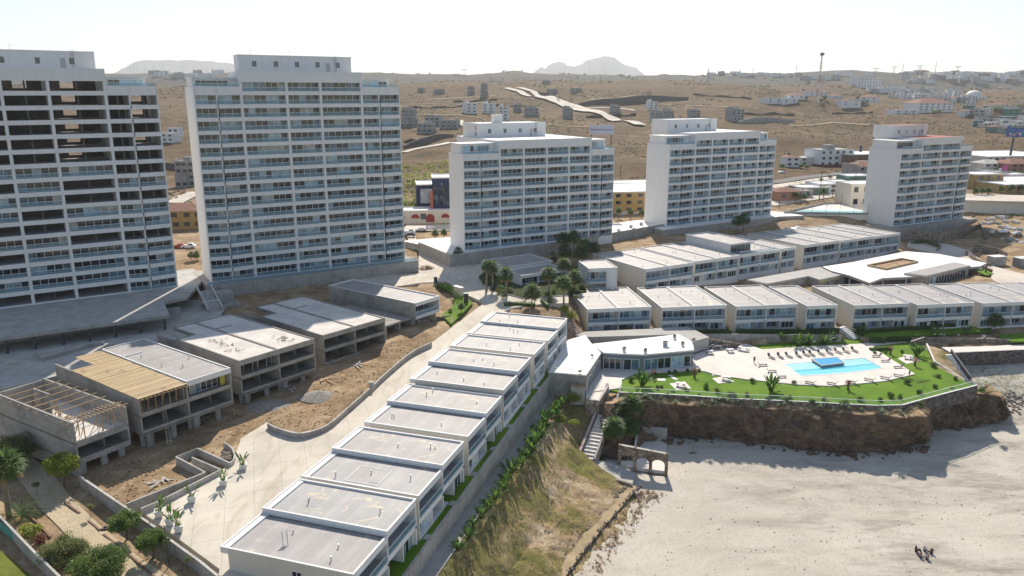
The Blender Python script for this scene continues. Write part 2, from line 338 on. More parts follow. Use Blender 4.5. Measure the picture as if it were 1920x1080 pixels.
cg((800,330,430),(790,372,385),(760,300,500),(850,280,520),(800,260,620),(850,240,700),(900,200,950),(760,200,950),(850,152,1330),(760,158,1280),(950,150,1400),(1000,149,1400),(1050,180,1080),(1050,210,880),(1100,160,1250),(1150,150,1350),
   (1250,152,1350),(1330,158,1250),(1420,168,1150),(1480,180,1080),(1185,270,600),(1185,230,800),(1185,300,500),(1280,200,950),(1350,190,1000),(1400,250,650),(1500,250,700),(1500,220,900),(1600,220,920),(1600,250,740),(1560,290,560),(1400,220,860),
   (1480,165,1500),(1550,157,1550),(1620,164,1500),(1680,178,1380),(1560,190,1120),(1640,190,1200),(1700,200,1080),(1800,205,1050),(1900,200,1100),(1900,240,780),(1880,262,660),(1760,250,720),(1900,290,560),(1780,290,560),(1760,180,1400),(1850,170,1600),(1920,175,1600),
   (330,200,900),(330,160,1300),(250,160,1300),(400,160,1300),(330,250,650),(330,300,500),(330,330,450),(100,200,900),(100,300,500),(0,160,1300),(600,160,1300),(600,250,650),(-200,200,900),(2150,250,750),(2150,180,1400))
for u, v in ((-100,142),(100,142),(250,138),(330,138),(410,139),(500,138),(600,138),(660,137),(700,138),(760,141),(800,141),(870,142),(930,139),(970,135.5),(1000,140),(1060,137),(1150,139),(1200,147),(1250,141),(1300,146),(1370,137),(1450,137.5),(1530,136),(1600,133.5),(1640,136),(1668,145),(1700,143),(1760,137),(1820,134),(1860,135),(1920,139),(2050,138)):
    cg((u, v, 2600)); q = PG(u, v+16, 1950); CTRL.append((q.x, q.y, min(q.z, 38))); q = PG(u, 160, 3500); CTRL.append((q.x, q.y, 45))
CA = np.array(CTRL)
def _feat(x, y): return np.arctan2(x, y)*4.0, np.log(np.hypot(x, y))*4.0
CFX, CFY = _feat(CA[:, 0], CA[:, 1])
_tab = np.random.RandomState(3).rand(256, 256)
def vnoise(x, y):
    xi = np.floor(x).astype(int); yi = np.floor(y).astype(int); fx = x-xi; fy = y-yi; fx = fx*fx*(3-2*fx); fy = fy*fy*(3-2*fy)
    t = lambda i, j: _tab[i & 255, j & 255]
    return (t(xi, yi)*(1-fx)+t(xi+1, yi)*fx)*(1-fy)+(t(xi, yi+1)*(1-fx)+t(xi+1, yi+1)*fx)*fy-.5
def fbm(x, y, o=4):
    r = 0; a = 1
    for k in range(o): r = r+a*vnoise(x*2**k+17*k, y*2**k+31*k); a *= .5
    return r
def inpoly(x, y, poly):
    ins = np.zeros(x.shape, bool); n = len(poly)
    for k in range(n):
        x0, y0 = poly[k][0], poly[k][1]; x1, y1 = poly[(k+1) % n][0], poly[(k+1) % n][1]
        c = ((y0 > y) != (y1 > y)) & (x < (x1-x0)*(y-y0)/(y1-y0+1e-12)+x0); ins ^= c
    return ins
SHEETS = []; SEA = []
def hgtv(x, y, sheets=True):
    x = np.asarray(x, float); y = np.asarray(y, float); fx, fy = _feat(x, y); num = np.zeros(x.shape); den = np.zeros(x.shape)
    for k in range(len(CA)):
        w = 1/((fx-CFX[k])**2+(fy-CFY[k])**2+2e-5)**1.6; num += w*CA[k, 2]; den += w
    h = num/den; g = np.hypot(x, y)
    far = np.clip((g-420)/700, 0, 1); h = h+far*(fbm(x/140, y/140, 4)*9)+np.clip((g-1700)/500, 0, 1)*fbm(x/160+9, y/160, 4)*9
    near = np.clip((g-60)/40, 0, 1)*(1-np.clip((g-300)/60, 0, 1)); h = h+near*fbm(x/6, y/6, 4)*.35
    if sheets:
        for poly, dz in SHEETS:
            m = inpoly(x, y, poly)
            if m.any():
                pz = np.zeros(m.sum()); pw = np.zeros(m.sum())
                for q in poly: w = 1/((x[m]-q[0])**2+(y[m]-q[1])**2+.5)**1.5; pz += w*q[2]; pw += w
                h[m] = np.minimum(h[m], pz/pw-dz)
        for poly in SEA: h[inpoly(x, y, poly)] = -30
    return h
def hgt(x, y): return float(hgtv(np.array([x]), np.array([y]), False)[0])
_gs = 45*np.exp(np.arange(900)*.005)
def hit(u, v, gmin=45):
    a = (u-960)/FPX; b = (v-540)/FPX; t = _gs/(CP-b*SP); z = CZ-(SP+b*CP)*t; x = a*t
    h = hgtv(x, _gs, False); k = np.nonzero((z < h) & (_gs > gmin))[0]
    k = k[0] if len(k) else len(_gs)-1
    return Vector((x[k], _gs[k], h[k]))
def pl(pts): return [P(*q) for q in pts]
def sheet(name, pts, mat, skirt=1.5, lower=1.2, reg=True, kind='structure', label=None, cat=None):
    pts = [Vector(q) for q in pts]; mb = MB(); mb.prism([(q.x, q.y) for q in pts], [q.z-skirt for q in pts], [q.z for q in pts], 0, None, False)
    o = mb.build(name, mat)
    if kind: o['kind'] = kind
    if label: tag(o, label, cat)
    if reg: SHEETS.append(([(q.x, q.y, q.z) for q in pts], lower))
    return o
def loft(name, rows, mat, nu=10, nv=12, amp=.3, sc=.3, dirv=(0, -.6, .4), mats=None, split=None):
    """surface through a list of rows (each a list of columns of points); subdivided and roughened with 3-D noise"""
    nr, nc = len(rows), len(rows[0]); G_ = []
    dv = Vector(dirv)
    for i in range((nr-1)*nv+1):
        r = min(i//nv, nr-2); fr = (i-r*nv)/nv; line = []
        for j in range((nc-1)*nu+1):
            c = min(j//nu, nc-2); fc = (j-c*nu)/nu
            p = (rows[r][c]*(1-fc)+rows[r][c+1]*fc)*(1-fr)+(rows[r+1][c]*(1-fc)+rows[r+1][c+1]*fc)*fr
            e = 0 if i == 0 else 1
            p = p+dv*amp*e*(noise.fractal(p*sc, .9, 2.1, 5)+.5*noise.noise(p*sc*.35))
            line.append(p)
        G_.append(line)
    mb = MB(); W = len(G_[0]); mb.v = [tuple(p) for l in G_ for p in l]
    for i in range(len(G_)-1):
        for j in range(W-1):
            mb.f.append((i*W+j, (i+1)*W+j, (i+1)*W+j+1, i*W+j+1)); mb.m.append(1 if (split and i < split) else 0)
    o = mb.build(name, mats or mat, smooth=False); return o
def ribbon(name, pts, w, mat, off=.25, step=6.0, kind='structure'):
    """strip of width w laid over the terrain along ground points"""
    mb = MB(); fine = []
    for a, b in zip(pts[:-1], pts[1:]):
        n = max(1, int((b-a).length/step))
        for k in range(n): fine.append(a.lerp(b, k/n))
    fine.append(pts[-1]); prev = None
    for k, p in enumerate(fine):
        d = (fine[min(k+1, len(fine)-1)]-fine[max(k-1, 0)]); d.z = 0; d.normalize(); nn = Vector((-d.y, d.x, 0)); row = []
        for f in (-.5, -.25, 0, .25, .5):
            q = p+nn*w*f; row.append((q.x, q.y, hgt(q.x, q.y)+off))
        if prev:
            for j in range(4): mb.face((prev[j+1], prev[j], row[j], row[j+1]))
        prev = row
    o = mb.build(name, mat); o['kind'] = kind; return o
# ------------------------------------------------------------------ W row frame (houses along the sea path)
D1 = V2(18.2); D2 = Vector((math.cos(R(18.2)), -math.sin(R(18.2)), 0))
W0 = Vector((-18.6, 79.9, 0))
def wp(s, t, z=0): q = W0+D1*s+D2*t; q.z = z; return q
# ------------------------------------------------------------------ paved sheets
court = pl([(412,1067,-7.7)])+[wp(-8,-14,-7.8), wp(0,-14,-7.6), wp(40,-14,-6.8), wp(75,-14,-5.4), wp(100,-14,-4.8), wp(108,-14,-4.4)]+pl([(945,583,-4.2),(905,570,-4.2),(813,640,-5.2),(770,661,-5.6),(725,698,-6.1),(695,726,-6.5),(650,766,-6.9),(625,788,-7.0),(600,803,-7.1),(560,812,-7.1),(520,802,-7.1),(500,792,-7.2),(452,822,-7.3),(440,858,-7.4),(414,884,-7.5),(264,958,-7.7)])
sheet('courtyard', court, m_pave)
plaza = pl([(905,570,-4.2),(903,565,-4.0),(872,551,-3.6),(836,528,-3.3),(790,530,-3.3),(690,545,-3.4),(650,520,-3.4),(785,512,-3.3),(785,480,-3.2),(845,499,-3.2),(925,492,-3.2),(896,519,-3.3),(905,533,-3.4),(945,548,-3.6),(980,559,-3.8),(1066,553,-3.9),(1066,568,-4.1),(1014,570,-4.1),(965,576,-4.1),(945,583,-4.2)])
sheet('plaza_road', plaza, m_pave)
backroad = pl([(785,512,-3.25),(785,470,-2.6),(765,455,-1.9),(765,430,-1.2),(775,430,-1.2),(785,462,-2.4),(800,478,-3),(845,499,-3.15),(820,508,-3.25)])
sheet('access_road', backroad, m_road)
sheet('construction_yard', pl([(-120,760,-3.6),(125,700,-3.6),(300,655,-3.6),(400,612,-3.6),(430,566,-3.5),(330,560,-3.4),(-120,625,-3.6)]), m_conc_l)
# lawn platform, pool deck
FR = [(1160,735),(1230,738),(1300,742),(1370,747),(1440,750),(1510,753),(1580,757),(1640,760),(1690,759),(1730,748),(1775,736),(1830,722)]
lawn = pl([(u, v, -12) for u, v in FR]+[(1809,715,-12),(1752,685,-12),(1735,650,-12),(1700,640,-12),(1450,645,-12),(1300,655,-12),(1110,700,-12),(1100,722,-12)])
sheet('lawn', lawn, m_lawn, 1.0, 3)
DZ = -11.8
deck = pl([(u, v, DZ) for u, v in ((1105,735),(1165,727),(1166,712),(1190,700),(1250,697),(1300,694),(1322,696),(1345,703),(1400,711),(1440,715),(1500,721),(1560,723.5),(1600,720),(1660,714),(1716,701),(1650,660),(1636,655),(1640,648),(1700,640),(1706,636),(1640,640),(1615,644),(1500,650),(1430,655),(1400,645),(1310,640),(1250,650),(1120,680),(1095,722))])
sheet('pool_deck', deck, m_deck, .5, 3)
# sea path and grass strip below the houses
def wbase(s): return -11.5+2.8*min(1, max(0, s/80))
def pathz(s): return -14.0+.9*min(1, max(0, (s+15)/85))
strip = [wp(s, -2.5, wbase(s)) for s in (-14, 20, 45, 70, 100)]+[wp(s, 1.0, wbase(s)) for s in (100, 70, 45, 20, -14)]
sheet('grass_strip', strip, m_lawn, 1)
path = [wp(s, 1.3, pathz(s)) for s in (-22, 10, 40, 70, 84)]+pl([(1092,737,-12.9),(1040,741,-13.0)])+[wp(s, 3.8, pathz(s)) for s in (70, 40, 10, -22)]
sheet('sea_path', path, m_path, 1)
SHEETS.append(([tuple(wp(s, t_, z_)) for s, t_, z_ in ((-3, .6, -11.5), (50, .6, -9.6), (101, .6, -8.6), (101, -15, -8.6), (50, -15, -9.6), (-3, -15, -11.5))], .8))
# beach, slope, cliff
bx = np.arange(-40, 232, 1.0); by = np.arange(38, 192, 1.0); X, Y = np.meshgrid(bx, by)
_rm = P(1222,845,-20.7)
def bzf(X, Y): return -20.25-1.6*np.clip((150-Y)/25, 0, 1)-1.0*np.clip((125-Y)/60, 0, 1)+fbm(X/9, Y/9, 4)*.25+fbm(X/1.8, Y/1.8, 2)*.16+1.6*np.clip((Y-158)/18, 0, 1)+3.0*np.clip((Y-168)/14, 0, 1)-.9*np.exp(-((X-_rm.x)**2/60+(Y-_rm.y)**2/110))
bz = bzf(X, Y)
mb = MB(); mb.v = [tuple(q) for q in np.stack([X.ravel(), Y.ravel(), bz.ravel()], 1)]; n = len(bx)
mb.f = [(i*n+j, i*n+j+1, (i+1)*n+j+1, (i+1)*n+j) for i in range(len(by)-1) for j in range(n-1)]; mb.m = [0]*len(mb.f)
struct(mb.build('beach', m_sand, smooth=True))
SEA.append([(p.x, p.y) for p in [wp(-60, .3), wp(84, .3)]+pl([(1092,733,-12.8),(1140,728,-12.2),(1168,728,-12)]+[(u, v-3, -12.2) for u, v in FR[:-1]]+[(1806,716,-12),(1752,686,-12),(1738,650,-12),(1783,650,-12.2),(1783,659,-12.2),(1990,650,-12.2)])+[Vector((260, 183, 0)), Vector((240, 20, 0)), Vector((-40, 20, 0))]])
bot = pl([(1079,866,-19.9),(1077,880,-20.1),(1112,892,-20.5),(1187,912,-20.9),(1165,935,-21.2),(1120,985,-21.4),(1075,1040,-21.6),(1030,1100,-21.9),(980,1190,-22.2)])
top = pl([(1138,734,-12.5),(1090,739,-12.9),(1040,743,-13.05)])+[wp(s, 3.9, pathz(s)-.06) for s in (67, 51, 34.5, 24.3, 14.5, -8)]
out = [q+Vector((.9, -.3, 0))*(0.3 if k < 4 else 5)+Vector((0, 0, -.9)) for k, q in enumerate(bot)]
mid = [a.lerp(b, .5)+Vector((0, 0, -.7 if k < 3 else -1.7)) for k, (a, b) in enumerate(zip(top, bot))]
struct(loft('dry_slope', [top, mid, bot, out], m_slope, 12, 14, .4, .35, (0, -.2, .8)))
tp = bot[3:]
mb = MB(); prev = None
for k in range(len(tp)*8-7):
    i = min(k//8, len(tp)-2); q = tp[i].lerp(tp[i+1], k/8-i); d = (tp[i+1]-tp[i]).normalized(); nn = Vector((-d.y, d.x, 0))
    row = [tuple(q+nn*f+Vector((0, 0, .22+.05*math.sin(k)))) for f in (-1.25, -.4, .4, 1.25)]
    if prev:
        for j in range(3): mb.face((prev[j+1], prev[j], row[j], row[j+1]))
    prev = row
struct(mb.build('beach_trail', plain('trail_dirt', (.36, .28, .175), .95, .1, .2, .6)))
lip = [(1128,760,-13.0),(1150,758,-13.0),(1190,750,-12.8),(1250,757,-13.1),(1300,761,-13.1),(1370,764,-13.1),(1440,767,-13.1),(1500,770,-13.1),(1560,774,-13.1),(1640,779,-13.1),(1700,783,-13.2),(1738,781,-13.3),(1745,765,-14.3),(1777,750,-14.5),(1802,742,-14.5),(1827,738,-14.5),(1865,741,-14.6),(1880,752,-15),(1882,742,-15),(1866,730,-15)]
base = [(1120,850,-20.4),(1160,856,-20.4),(1215,826,-20.4),(1262,818,-20.4),(1310,821,-20.4),(1390,828,-20.4),(1470,836,-20.4),(1545,845,-20.4),(1600,850,-20.4),(1650,844,-20.4),(1705,840,-20.4),(1742,836,-20.4),(1746,808,-20.4),(1785,807,-20.4),(1815,804,-20.4),(1850,799,-20.4),(1876,794,-20.4),(1884,786,-20.4),(1890,772,-20.4),(1880,750,-21)]
r0 = [(1140,737,-12.4),(1160,737,-12.4),(1195,739,-12.4),(1245,741,-12.4),(1300,744,-12.4),(1370,749,-12.4),(1440,752,-12.4),(1510,755,-12.4),(1580,759,-12.4),(1640,762,-12.4),(1690,761,-12.4),(1712,756,-12.5),(1735,751,-13.6),(1765,744,-13.8),(1795,736,-13.9),(1825,728,-13.9),(1840,726,-13.9),(1850,724,-14),(1850,722,-14.2),(1850,719,-14.5)]
L0, L1, L2 = pl(r0), pl(lip), pl(base)
L15 = [a.lerp(b, .5)+Vector((0, -.5+.9*noise.noise(a*.13), 0)) for a, b in zip(L1, L2)]
cl = loft('cliff', [L0, L1, L15, L2], None, 12, 12, 1.5, .38, (.15, -1, .25), [m_cliff, m_lip], 11); struct(cl)
bk1 = pl([(1735,646,-12.1),(1752,684,-12.15),(1780,701,-12.4),(1808,717,-13)]); bk2 = pl([(1778,660,-12.3),(1790,682,-14),(1800,698,-15.5),(1811,713,-16.9)])
struct(loft('planted_bank', [bk1, [a.lerp(b, .5)+Vector((0, 0, .25)) for a, b in zip(bk1, bk2)], bk2, [q+Vector((.3, -.2, -3)) for q in bk2]], m_slope, 8, 6, .25, .6, (0, -.2, .8)))
# ground mesh in polar rings
ang = np.radians(np.linspace(-56, 56, 560)); rad = 42*np.exp(np.arange(322)*.0143)
A, G_ = np.meshgrid(ang, rad); X = np.sin(A)*G_; Y = np.cos(A)*G_
CFX, CFY = _feat(CA[:, 0], CA[:, 1])
# ------------------------------------------------------------------ building kit (local frame: x along the front, y into the depth, z up)
WM = [m_frame, m_gd, m_gm, m_gl, m_gc]
def glaze(mb, x0, x1, z0, z1, y, pw=1.15, fr=.07, dark=.55, th=.06):
    n = max(1, round((x1-x0)/pw)); w = (x1-x0)/n; prev = 0
    for k in range(n):
        if k % 2 == 0 or rng.random() < .35: prev = rng.choices((1, 2, 3, 4), (dark, .22, (1-dark)*.5, (1-dark)*.2))[0]
        a = x0+k*w+fr/2; b = x0+(k+1)*w-fr/2
        mb.face(((a, y+th/2, z0+fr), (b, y+th/2, z0+fr), (b, y+th/2, z1-fr), (a, y+th/2, z1-fr)), prev)
    for k in range(n+1): mb.box(x0+k*w-fr/2, x0+k*w+fr/2, y-th/2, y+th, z0, z1, 0)
    for k in range(n):
        a = x0+k*w+fr/2; b = x0+(k+1)*w-fr/2
        mb.box(a, b, y-th/2, y+th, z0, z0+fr, 0); mb.box(a, b, y-th/2, y+th, z1-fr, z1, 0)
def window(parent, x0, x1, z0, z1, y, name='window', **kw):
    mb = MB(); glaze(mb, x0, x1, z0, z1, y, **kw); return mb.build(name, WM, parent)
RM = [m_bal, m_coping]
def railing(parent, pts, z, h=1.0, name='railing'):
    mb = MB(); mb.wall(pts, .02, z+.06, z+h-.03, 0); mb.wall(pts, .09, z+h-.03, z+h+.06, 1); return mb.build(name, RM, parent)
def parapet(mb, x0, x1, y0, y1, z0, z1, t=.25, m=0):
    mb.box(x0, x1, y0, y0+t, z0, z1, m); mb.box(x0, x1, y1-t, y1, z0, z1, m)
    mb.box(x0, x0+t, y0+t, y1-t, z0, z1, m); mb.box(x1-t, x1, y0+t, y1-t, z0, z1, m)
def pipes(parent, x0, x1, y0, y1, z, n, name='vent_pipe'):
    for k in range(n):
        mb = MB(); x = rng.uniform(x0, x1); y = rng.uniform(y0, y1); h = rng.uniform(.35, .7)
        mb.tube((x, y, z-.02), (x, y, z+h), .07, n=5); mb.box(x-.1, x+.1, y-.1, y+.1, z+h, z+h+.07); mb.build(name, m_metal, parent)
def tower(name, loc, az, cols, n, fh, D, z0, label, tall, unfinished=None, roofm=m_roofw, pent=None, holes=(), group=None, DM=None, tank=False):
    t = thing(name, loc, label, 'tower', group, R(90-az)); L = cols[-1][1]; xa = min(c[0] for c in cols if c[2] == 'm'); xb = max(c[1] for c in cols if c[2] == 'm')
    wr = n-1; wtop = z0+wr*fh+1.15; mtop = z0+n*fh+1.75; mb = MB(); oh = 2.3; DM = DM or D
    if DM > D: mb.box(xa-.28, xb+.28, D-.04, DM, -3.5, mtop-.5); mb.box(xa-.3, xa+.1, D-.05, DM, mtop-.5, mtop); mb.box(xb-.1, xb+.3, D-.05, DM, mtop-.5, mtop)
    for xs in ((0, .3), (L-.3, L)): mb.box(xs[0], xs[1], 0, D, -3.5, wtop)
    for xs in ((xa-.3, xa+.1), (xb-.1, xb+.3)): mb.box(xs[0], xs[1], 0.06, D-.05, wtop-1.1, mtop)
    if unfinished is None: mb.box(.3, L-.3, 2.15, D, -3.5, wtop-.4); mb.box(xa+.1, xb-.1, 2.15, D-.1, wtop-.4, mtop-.5)  # unseen solid core added to block light behind the glazing
    else: mb.box(.3, L-.3, D-.3, D, -3.5, z0)
    for c, (x0, x1, k) in enumerate(cols):
        last = c == len(cols)-1
        if c: 
            tp = mtop-.02 if xa-.1 < x0 < xb+.1 and k == 'm' or (k == 'w' and abs(x0-xb) < .1) else wtop-.02
            w = .16 if cols[c-1][2] == k == 'w' else .34
            mb.box(x0-w, x0+w, .03, 2.1 if unfinished is None else D-.35, -3.5, tp-.03)
        rows = n if k == 'm' else wr
        xm = (x0+x1)/2; bow = .0
        for i in range(rows+1):
            zf = z0+i*fh; ztop = (zf if i < rows else (mtop if k == 'm' else wtop)); zb = zf-fh+oh if i else -3.5
            if i == rows and k == 'w': zb = zf-fh+oh
            a, b = x0+.2, x1-.2
            if k == 'w' and 0 < i < rows:
                yo = (-.75 if c % 2 == (0 if x0 < xa else 1) else -.1, )
                if x0 < xa: pa, pb = (0, -.85) if cols[c+1][2] == 'w' else (-.85, 0)
                else: pa, pb = (0, -.85) if c+1 < len(cols) else (-.85, 0)
                mb.prism([(a, pa), (b, pb), (b, 0.22), (a, 0.22)], zb, ztop)
            else: mb.box(a, b, 0, .22, zb, ztop)
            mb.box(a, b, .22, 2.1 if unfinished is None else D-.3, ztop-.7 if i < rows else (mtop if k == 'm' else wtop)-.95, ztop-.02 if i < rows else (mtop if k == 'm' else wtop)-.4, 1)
            if i < rows:
                op = unfinished(i, c) if unfinished else False
                if op:
                    bx0, bx1 = x0+.34, x1-.34
                    if (i, c) in holes:
                        hx = x0+.3*(x1-x0); hw = 3.0
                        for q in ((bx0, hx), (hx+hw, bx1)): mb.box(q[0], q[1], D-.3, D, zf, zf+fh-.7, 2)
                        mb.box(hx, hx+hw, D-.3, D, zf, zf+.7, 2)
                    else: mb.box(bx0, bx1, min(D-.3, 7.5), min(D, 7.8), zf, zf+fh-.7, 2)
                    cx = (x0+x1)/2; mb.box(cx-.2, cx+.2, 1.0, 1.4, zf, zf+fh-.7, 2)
                else:
                    wd = window(t, x0+.34, x1-.34, zf, zf+fh-.7, 1.6, 'balcony_window' if k == 'm' else 'wing_balcony_window', pw=1.75, fr=.13, dark=.64)  # wing openings hold the same recessed balcony windows as the main part
                    if unfinished: mb.box(x0+.34, x1-.34, 2.2, 2.4, zf, zf+fh-.7, 2)
                    a, b = x0+.36, x1-.36
                    if k == 'w':
                        if x0 < xa: pa, pb = (.05, -.75) if cols[c+1][2] == 'w' else (-.75, .05)
                        else: pa, pb = (.05, -.75) if c+1 < len(cols) else (-.75, .05)
                    else: pa = pb = .06
                    railing(wd, [(a, pa), (b, pb)], zf)
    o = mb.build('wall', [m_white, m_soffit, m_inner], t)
    rb = MB(); rb.box(xa+.12, xb-.12, .25, DM-.3, mtop-.4, mtop-.05 if DM > D else mtop-.25); 
    rb.box(.32, xa-.32, .25, D-.32, wtop-.4, wtop-.25); rb.box(xb+.32, L-.32, .25, D-.32, wtop-.4, wtop-.25); rb.build('roof', roofm, t)
    pp = MB(); pp.box(xa-.32, xb+.32, -.02, .24, mtop, mtop+.12); pp.box(xa+.1, xb-.1, DM-.35, DM-.1, mtop-.25, mtop+.1); pp.build('parapet', m_coping, t)
    # set-back rooms over the two wings
    for x0, x1, sgn in ((0.4, xa-.34, 0), (xb+.34, L-.4, 1)):
        s = MB(); y0 = 3.2; zt = wtop+ (2.9 if not tall else 2.1); s.box(x0+(0 if not sgn else 0), x1-(0 if not sgn else 1.6), y0, D-1, wtop-.25, zt); s.box(x0-.3, x1+(.0 if not sgn else -1.2), y0-.5, D-.6, zt, zt+.25)
        sr = s.build('roof_room', m_white, t); window(sr, x0+.8, x1-2.2, wtop+.2, zt-.5, y0-.08, pw=1.3)
        railing(t, [(x0, .12), (x1, .12)], wtop-.1, .9, 'terrace_railing')
    px0, px1, py0, ph, nw = pent; pm = MB(); pm.box(px0, px1, py0, DM-1.5, mtop-.25, mtop+ph); parapet(pm, px0-.1, px1+.1, py0-.1, DM-1.4, mtop+ph, mtop+ph+.25); p = pm.build('penthouse', m_white, t)
    for k in range(nw):
        x = px0+(px1-px0)*(k+.7)/(nw+.4); w = MB()
        if tall and nw > 4 or not tall: glaze(w, x-.6, x+.6, mtop+1.3, mtop+2.9, py0-.1, pw=.6, dark=.9)
        else: w.box(x-.5, x+.5, py0-.04, py0+.1, mtop+1.2, mtop+2.6, 1)
        w.build('window', WM, p)
    pr_ = MB(); pr_.box(px0+.1, px1-.1, py0+.1, DM-1.6, mtop+ph-.02, mtop+ph+.08); pr_.build('penthouse_roof', roofm, p)
    d = MB(); x = px0+(px1-px0)*.78; d.box(x-.55, x+.55, py0-.06, py0+.1, mtop-.2, mtop+2.6); d.build('door', m_metal, p)
    la = MB(); x = px0+(px1-px0)*.85
    for q in (-.25, .25): la.bar((x+q, py0-.15, mtop-.2), (x+q, py0-.15, mtop+ph+.8), .06, .06)
    for k in range(9): la.bar((x-.25, py0-.15, mtop+.1+.45*k), (x+.25, py0-.15, mtop+.1+.45*k), .04, .04)
    la.build('ladder', m_metal, p)
    an = MB()
    for q in (.12, .45): 
        x = px0+(px1-px0)*q; an.tube((x, py0+2, mtop+ph), (x, py0+2, mtop+ph+1.6), .05, .02, 5); an.bar((x-.5, py0+2, mtop+ph+1.3), (x+.5, py0+2, mtop+ph+1.5), .05, .05)
    an.build('antenna', m_metal, p)
    if tank:
        w = MB(); x = px0+(px1-px0)*.28; w.box(x, x+3.0, py0+2.2, py0+5, mtop+ph+.02, mtop+ph+2.9); w.box(x-.15, x+3.15, py0+2, py0+5.2, mtop+ph+2.9, mtop+ph+3.05); w.build('water_tank', m_white, p)
    return t, (xa, xb, L, mtop, wtop)
# ------------------------------------------------------------------ towers
TC = [(0,5.6,'w'),(5.6,11.9,'w'),(11.9,24,'m'),(24,33.4,'m'),(33.4,45.4,'m'),(45.4,50.6,'w'),(50.6,57.1,'w')]
A2 = P(397,530,0)
tower('apartment_tower', A2, 58.5, TC, 16, 3.35, 12, .3, 'fully glazed sixteen storey white tower, nearer and taller than its three right neighbours', True, pent=(13, 44.5, 5, 4.2, 5))
def unf(i, c):
    r = 15-i
    if c >= 5: return r in (1, 2, 3, 4, 5, 6, 8, 11)
    if c == 4: return r in (0, 1, 2, 3, 4, 5, 7, 8, 11, 15)
    if c == 3: return r in (0, 1, 2, 3, 4, 5, 9, 10, 15)
    return (r*7+c*3) % 5 < 2 or r < 5
A1 = Vector((-89.1,201.7,0))-V2(56.2)*57.1
tower('apartment_tower', A1, 56.2, TC, 16, 3.35, 15, .3, 'unfinished white tower with many dark unglazed floors, cut by the left edge of the view', True, unf, pent=(13, 44.5, 5, 4.0, 4),
      holes={(15,4),(14,4),(13,4),(12,4),(11,4),(10,4),(14,6),(13,6),(11,6),(15,3)})
C3 = [(0,5.9,'w'),(5.9,13.2,'w'),(13.2,22.1,'m'),(22.1,31,'m'),(31,39.8,'m'),(39.8,48.5,'m'),(48.5,52.8,'w'),(52.8,58.6,'w')]
A3 = P(871,470,0)
t3, d3 = tower('apartment_tower', A3, 62, C3, 10, 3.3, 11.5, .3, 'ten storey white tower with white roof behind the palms, sign above its right end', False, pent=(15, 42, 20, 4.6, 4), DM=34, tank=True)
for k, ch in enumerate('LA'): text(t3, ch, 2.2, (14.93, 22, d3[3]+3.3-2.2*k), (R(90), 0, R(-90)), m_dark)
A4 = P(1249,425,0)
tower('apartment_tower', A4, 58.8, C3, 10, 3.3, 13, .3, 'ten storey white tower with white roof, between the billboard tower and the red roofed tower', False, pent=(11, 38, 14, 4.6, 4), DM=25)
C5 = [(0,6.2,'w'),(6.2,13.6,'w'),(13.6,26.5,'m'),(26.5,39.5,'m'),(39.5,48,'w')]
A5 = P(1674,425,-3.5)
tower('apartment_tower', A5, 61, C5, 10, 3.35, 15, .3, 'white tower with red tiled roof, rightmost of the five towers', False, roofm=m_redroof, pent=(10, 33, 12, 4.6, 4), DM=23)
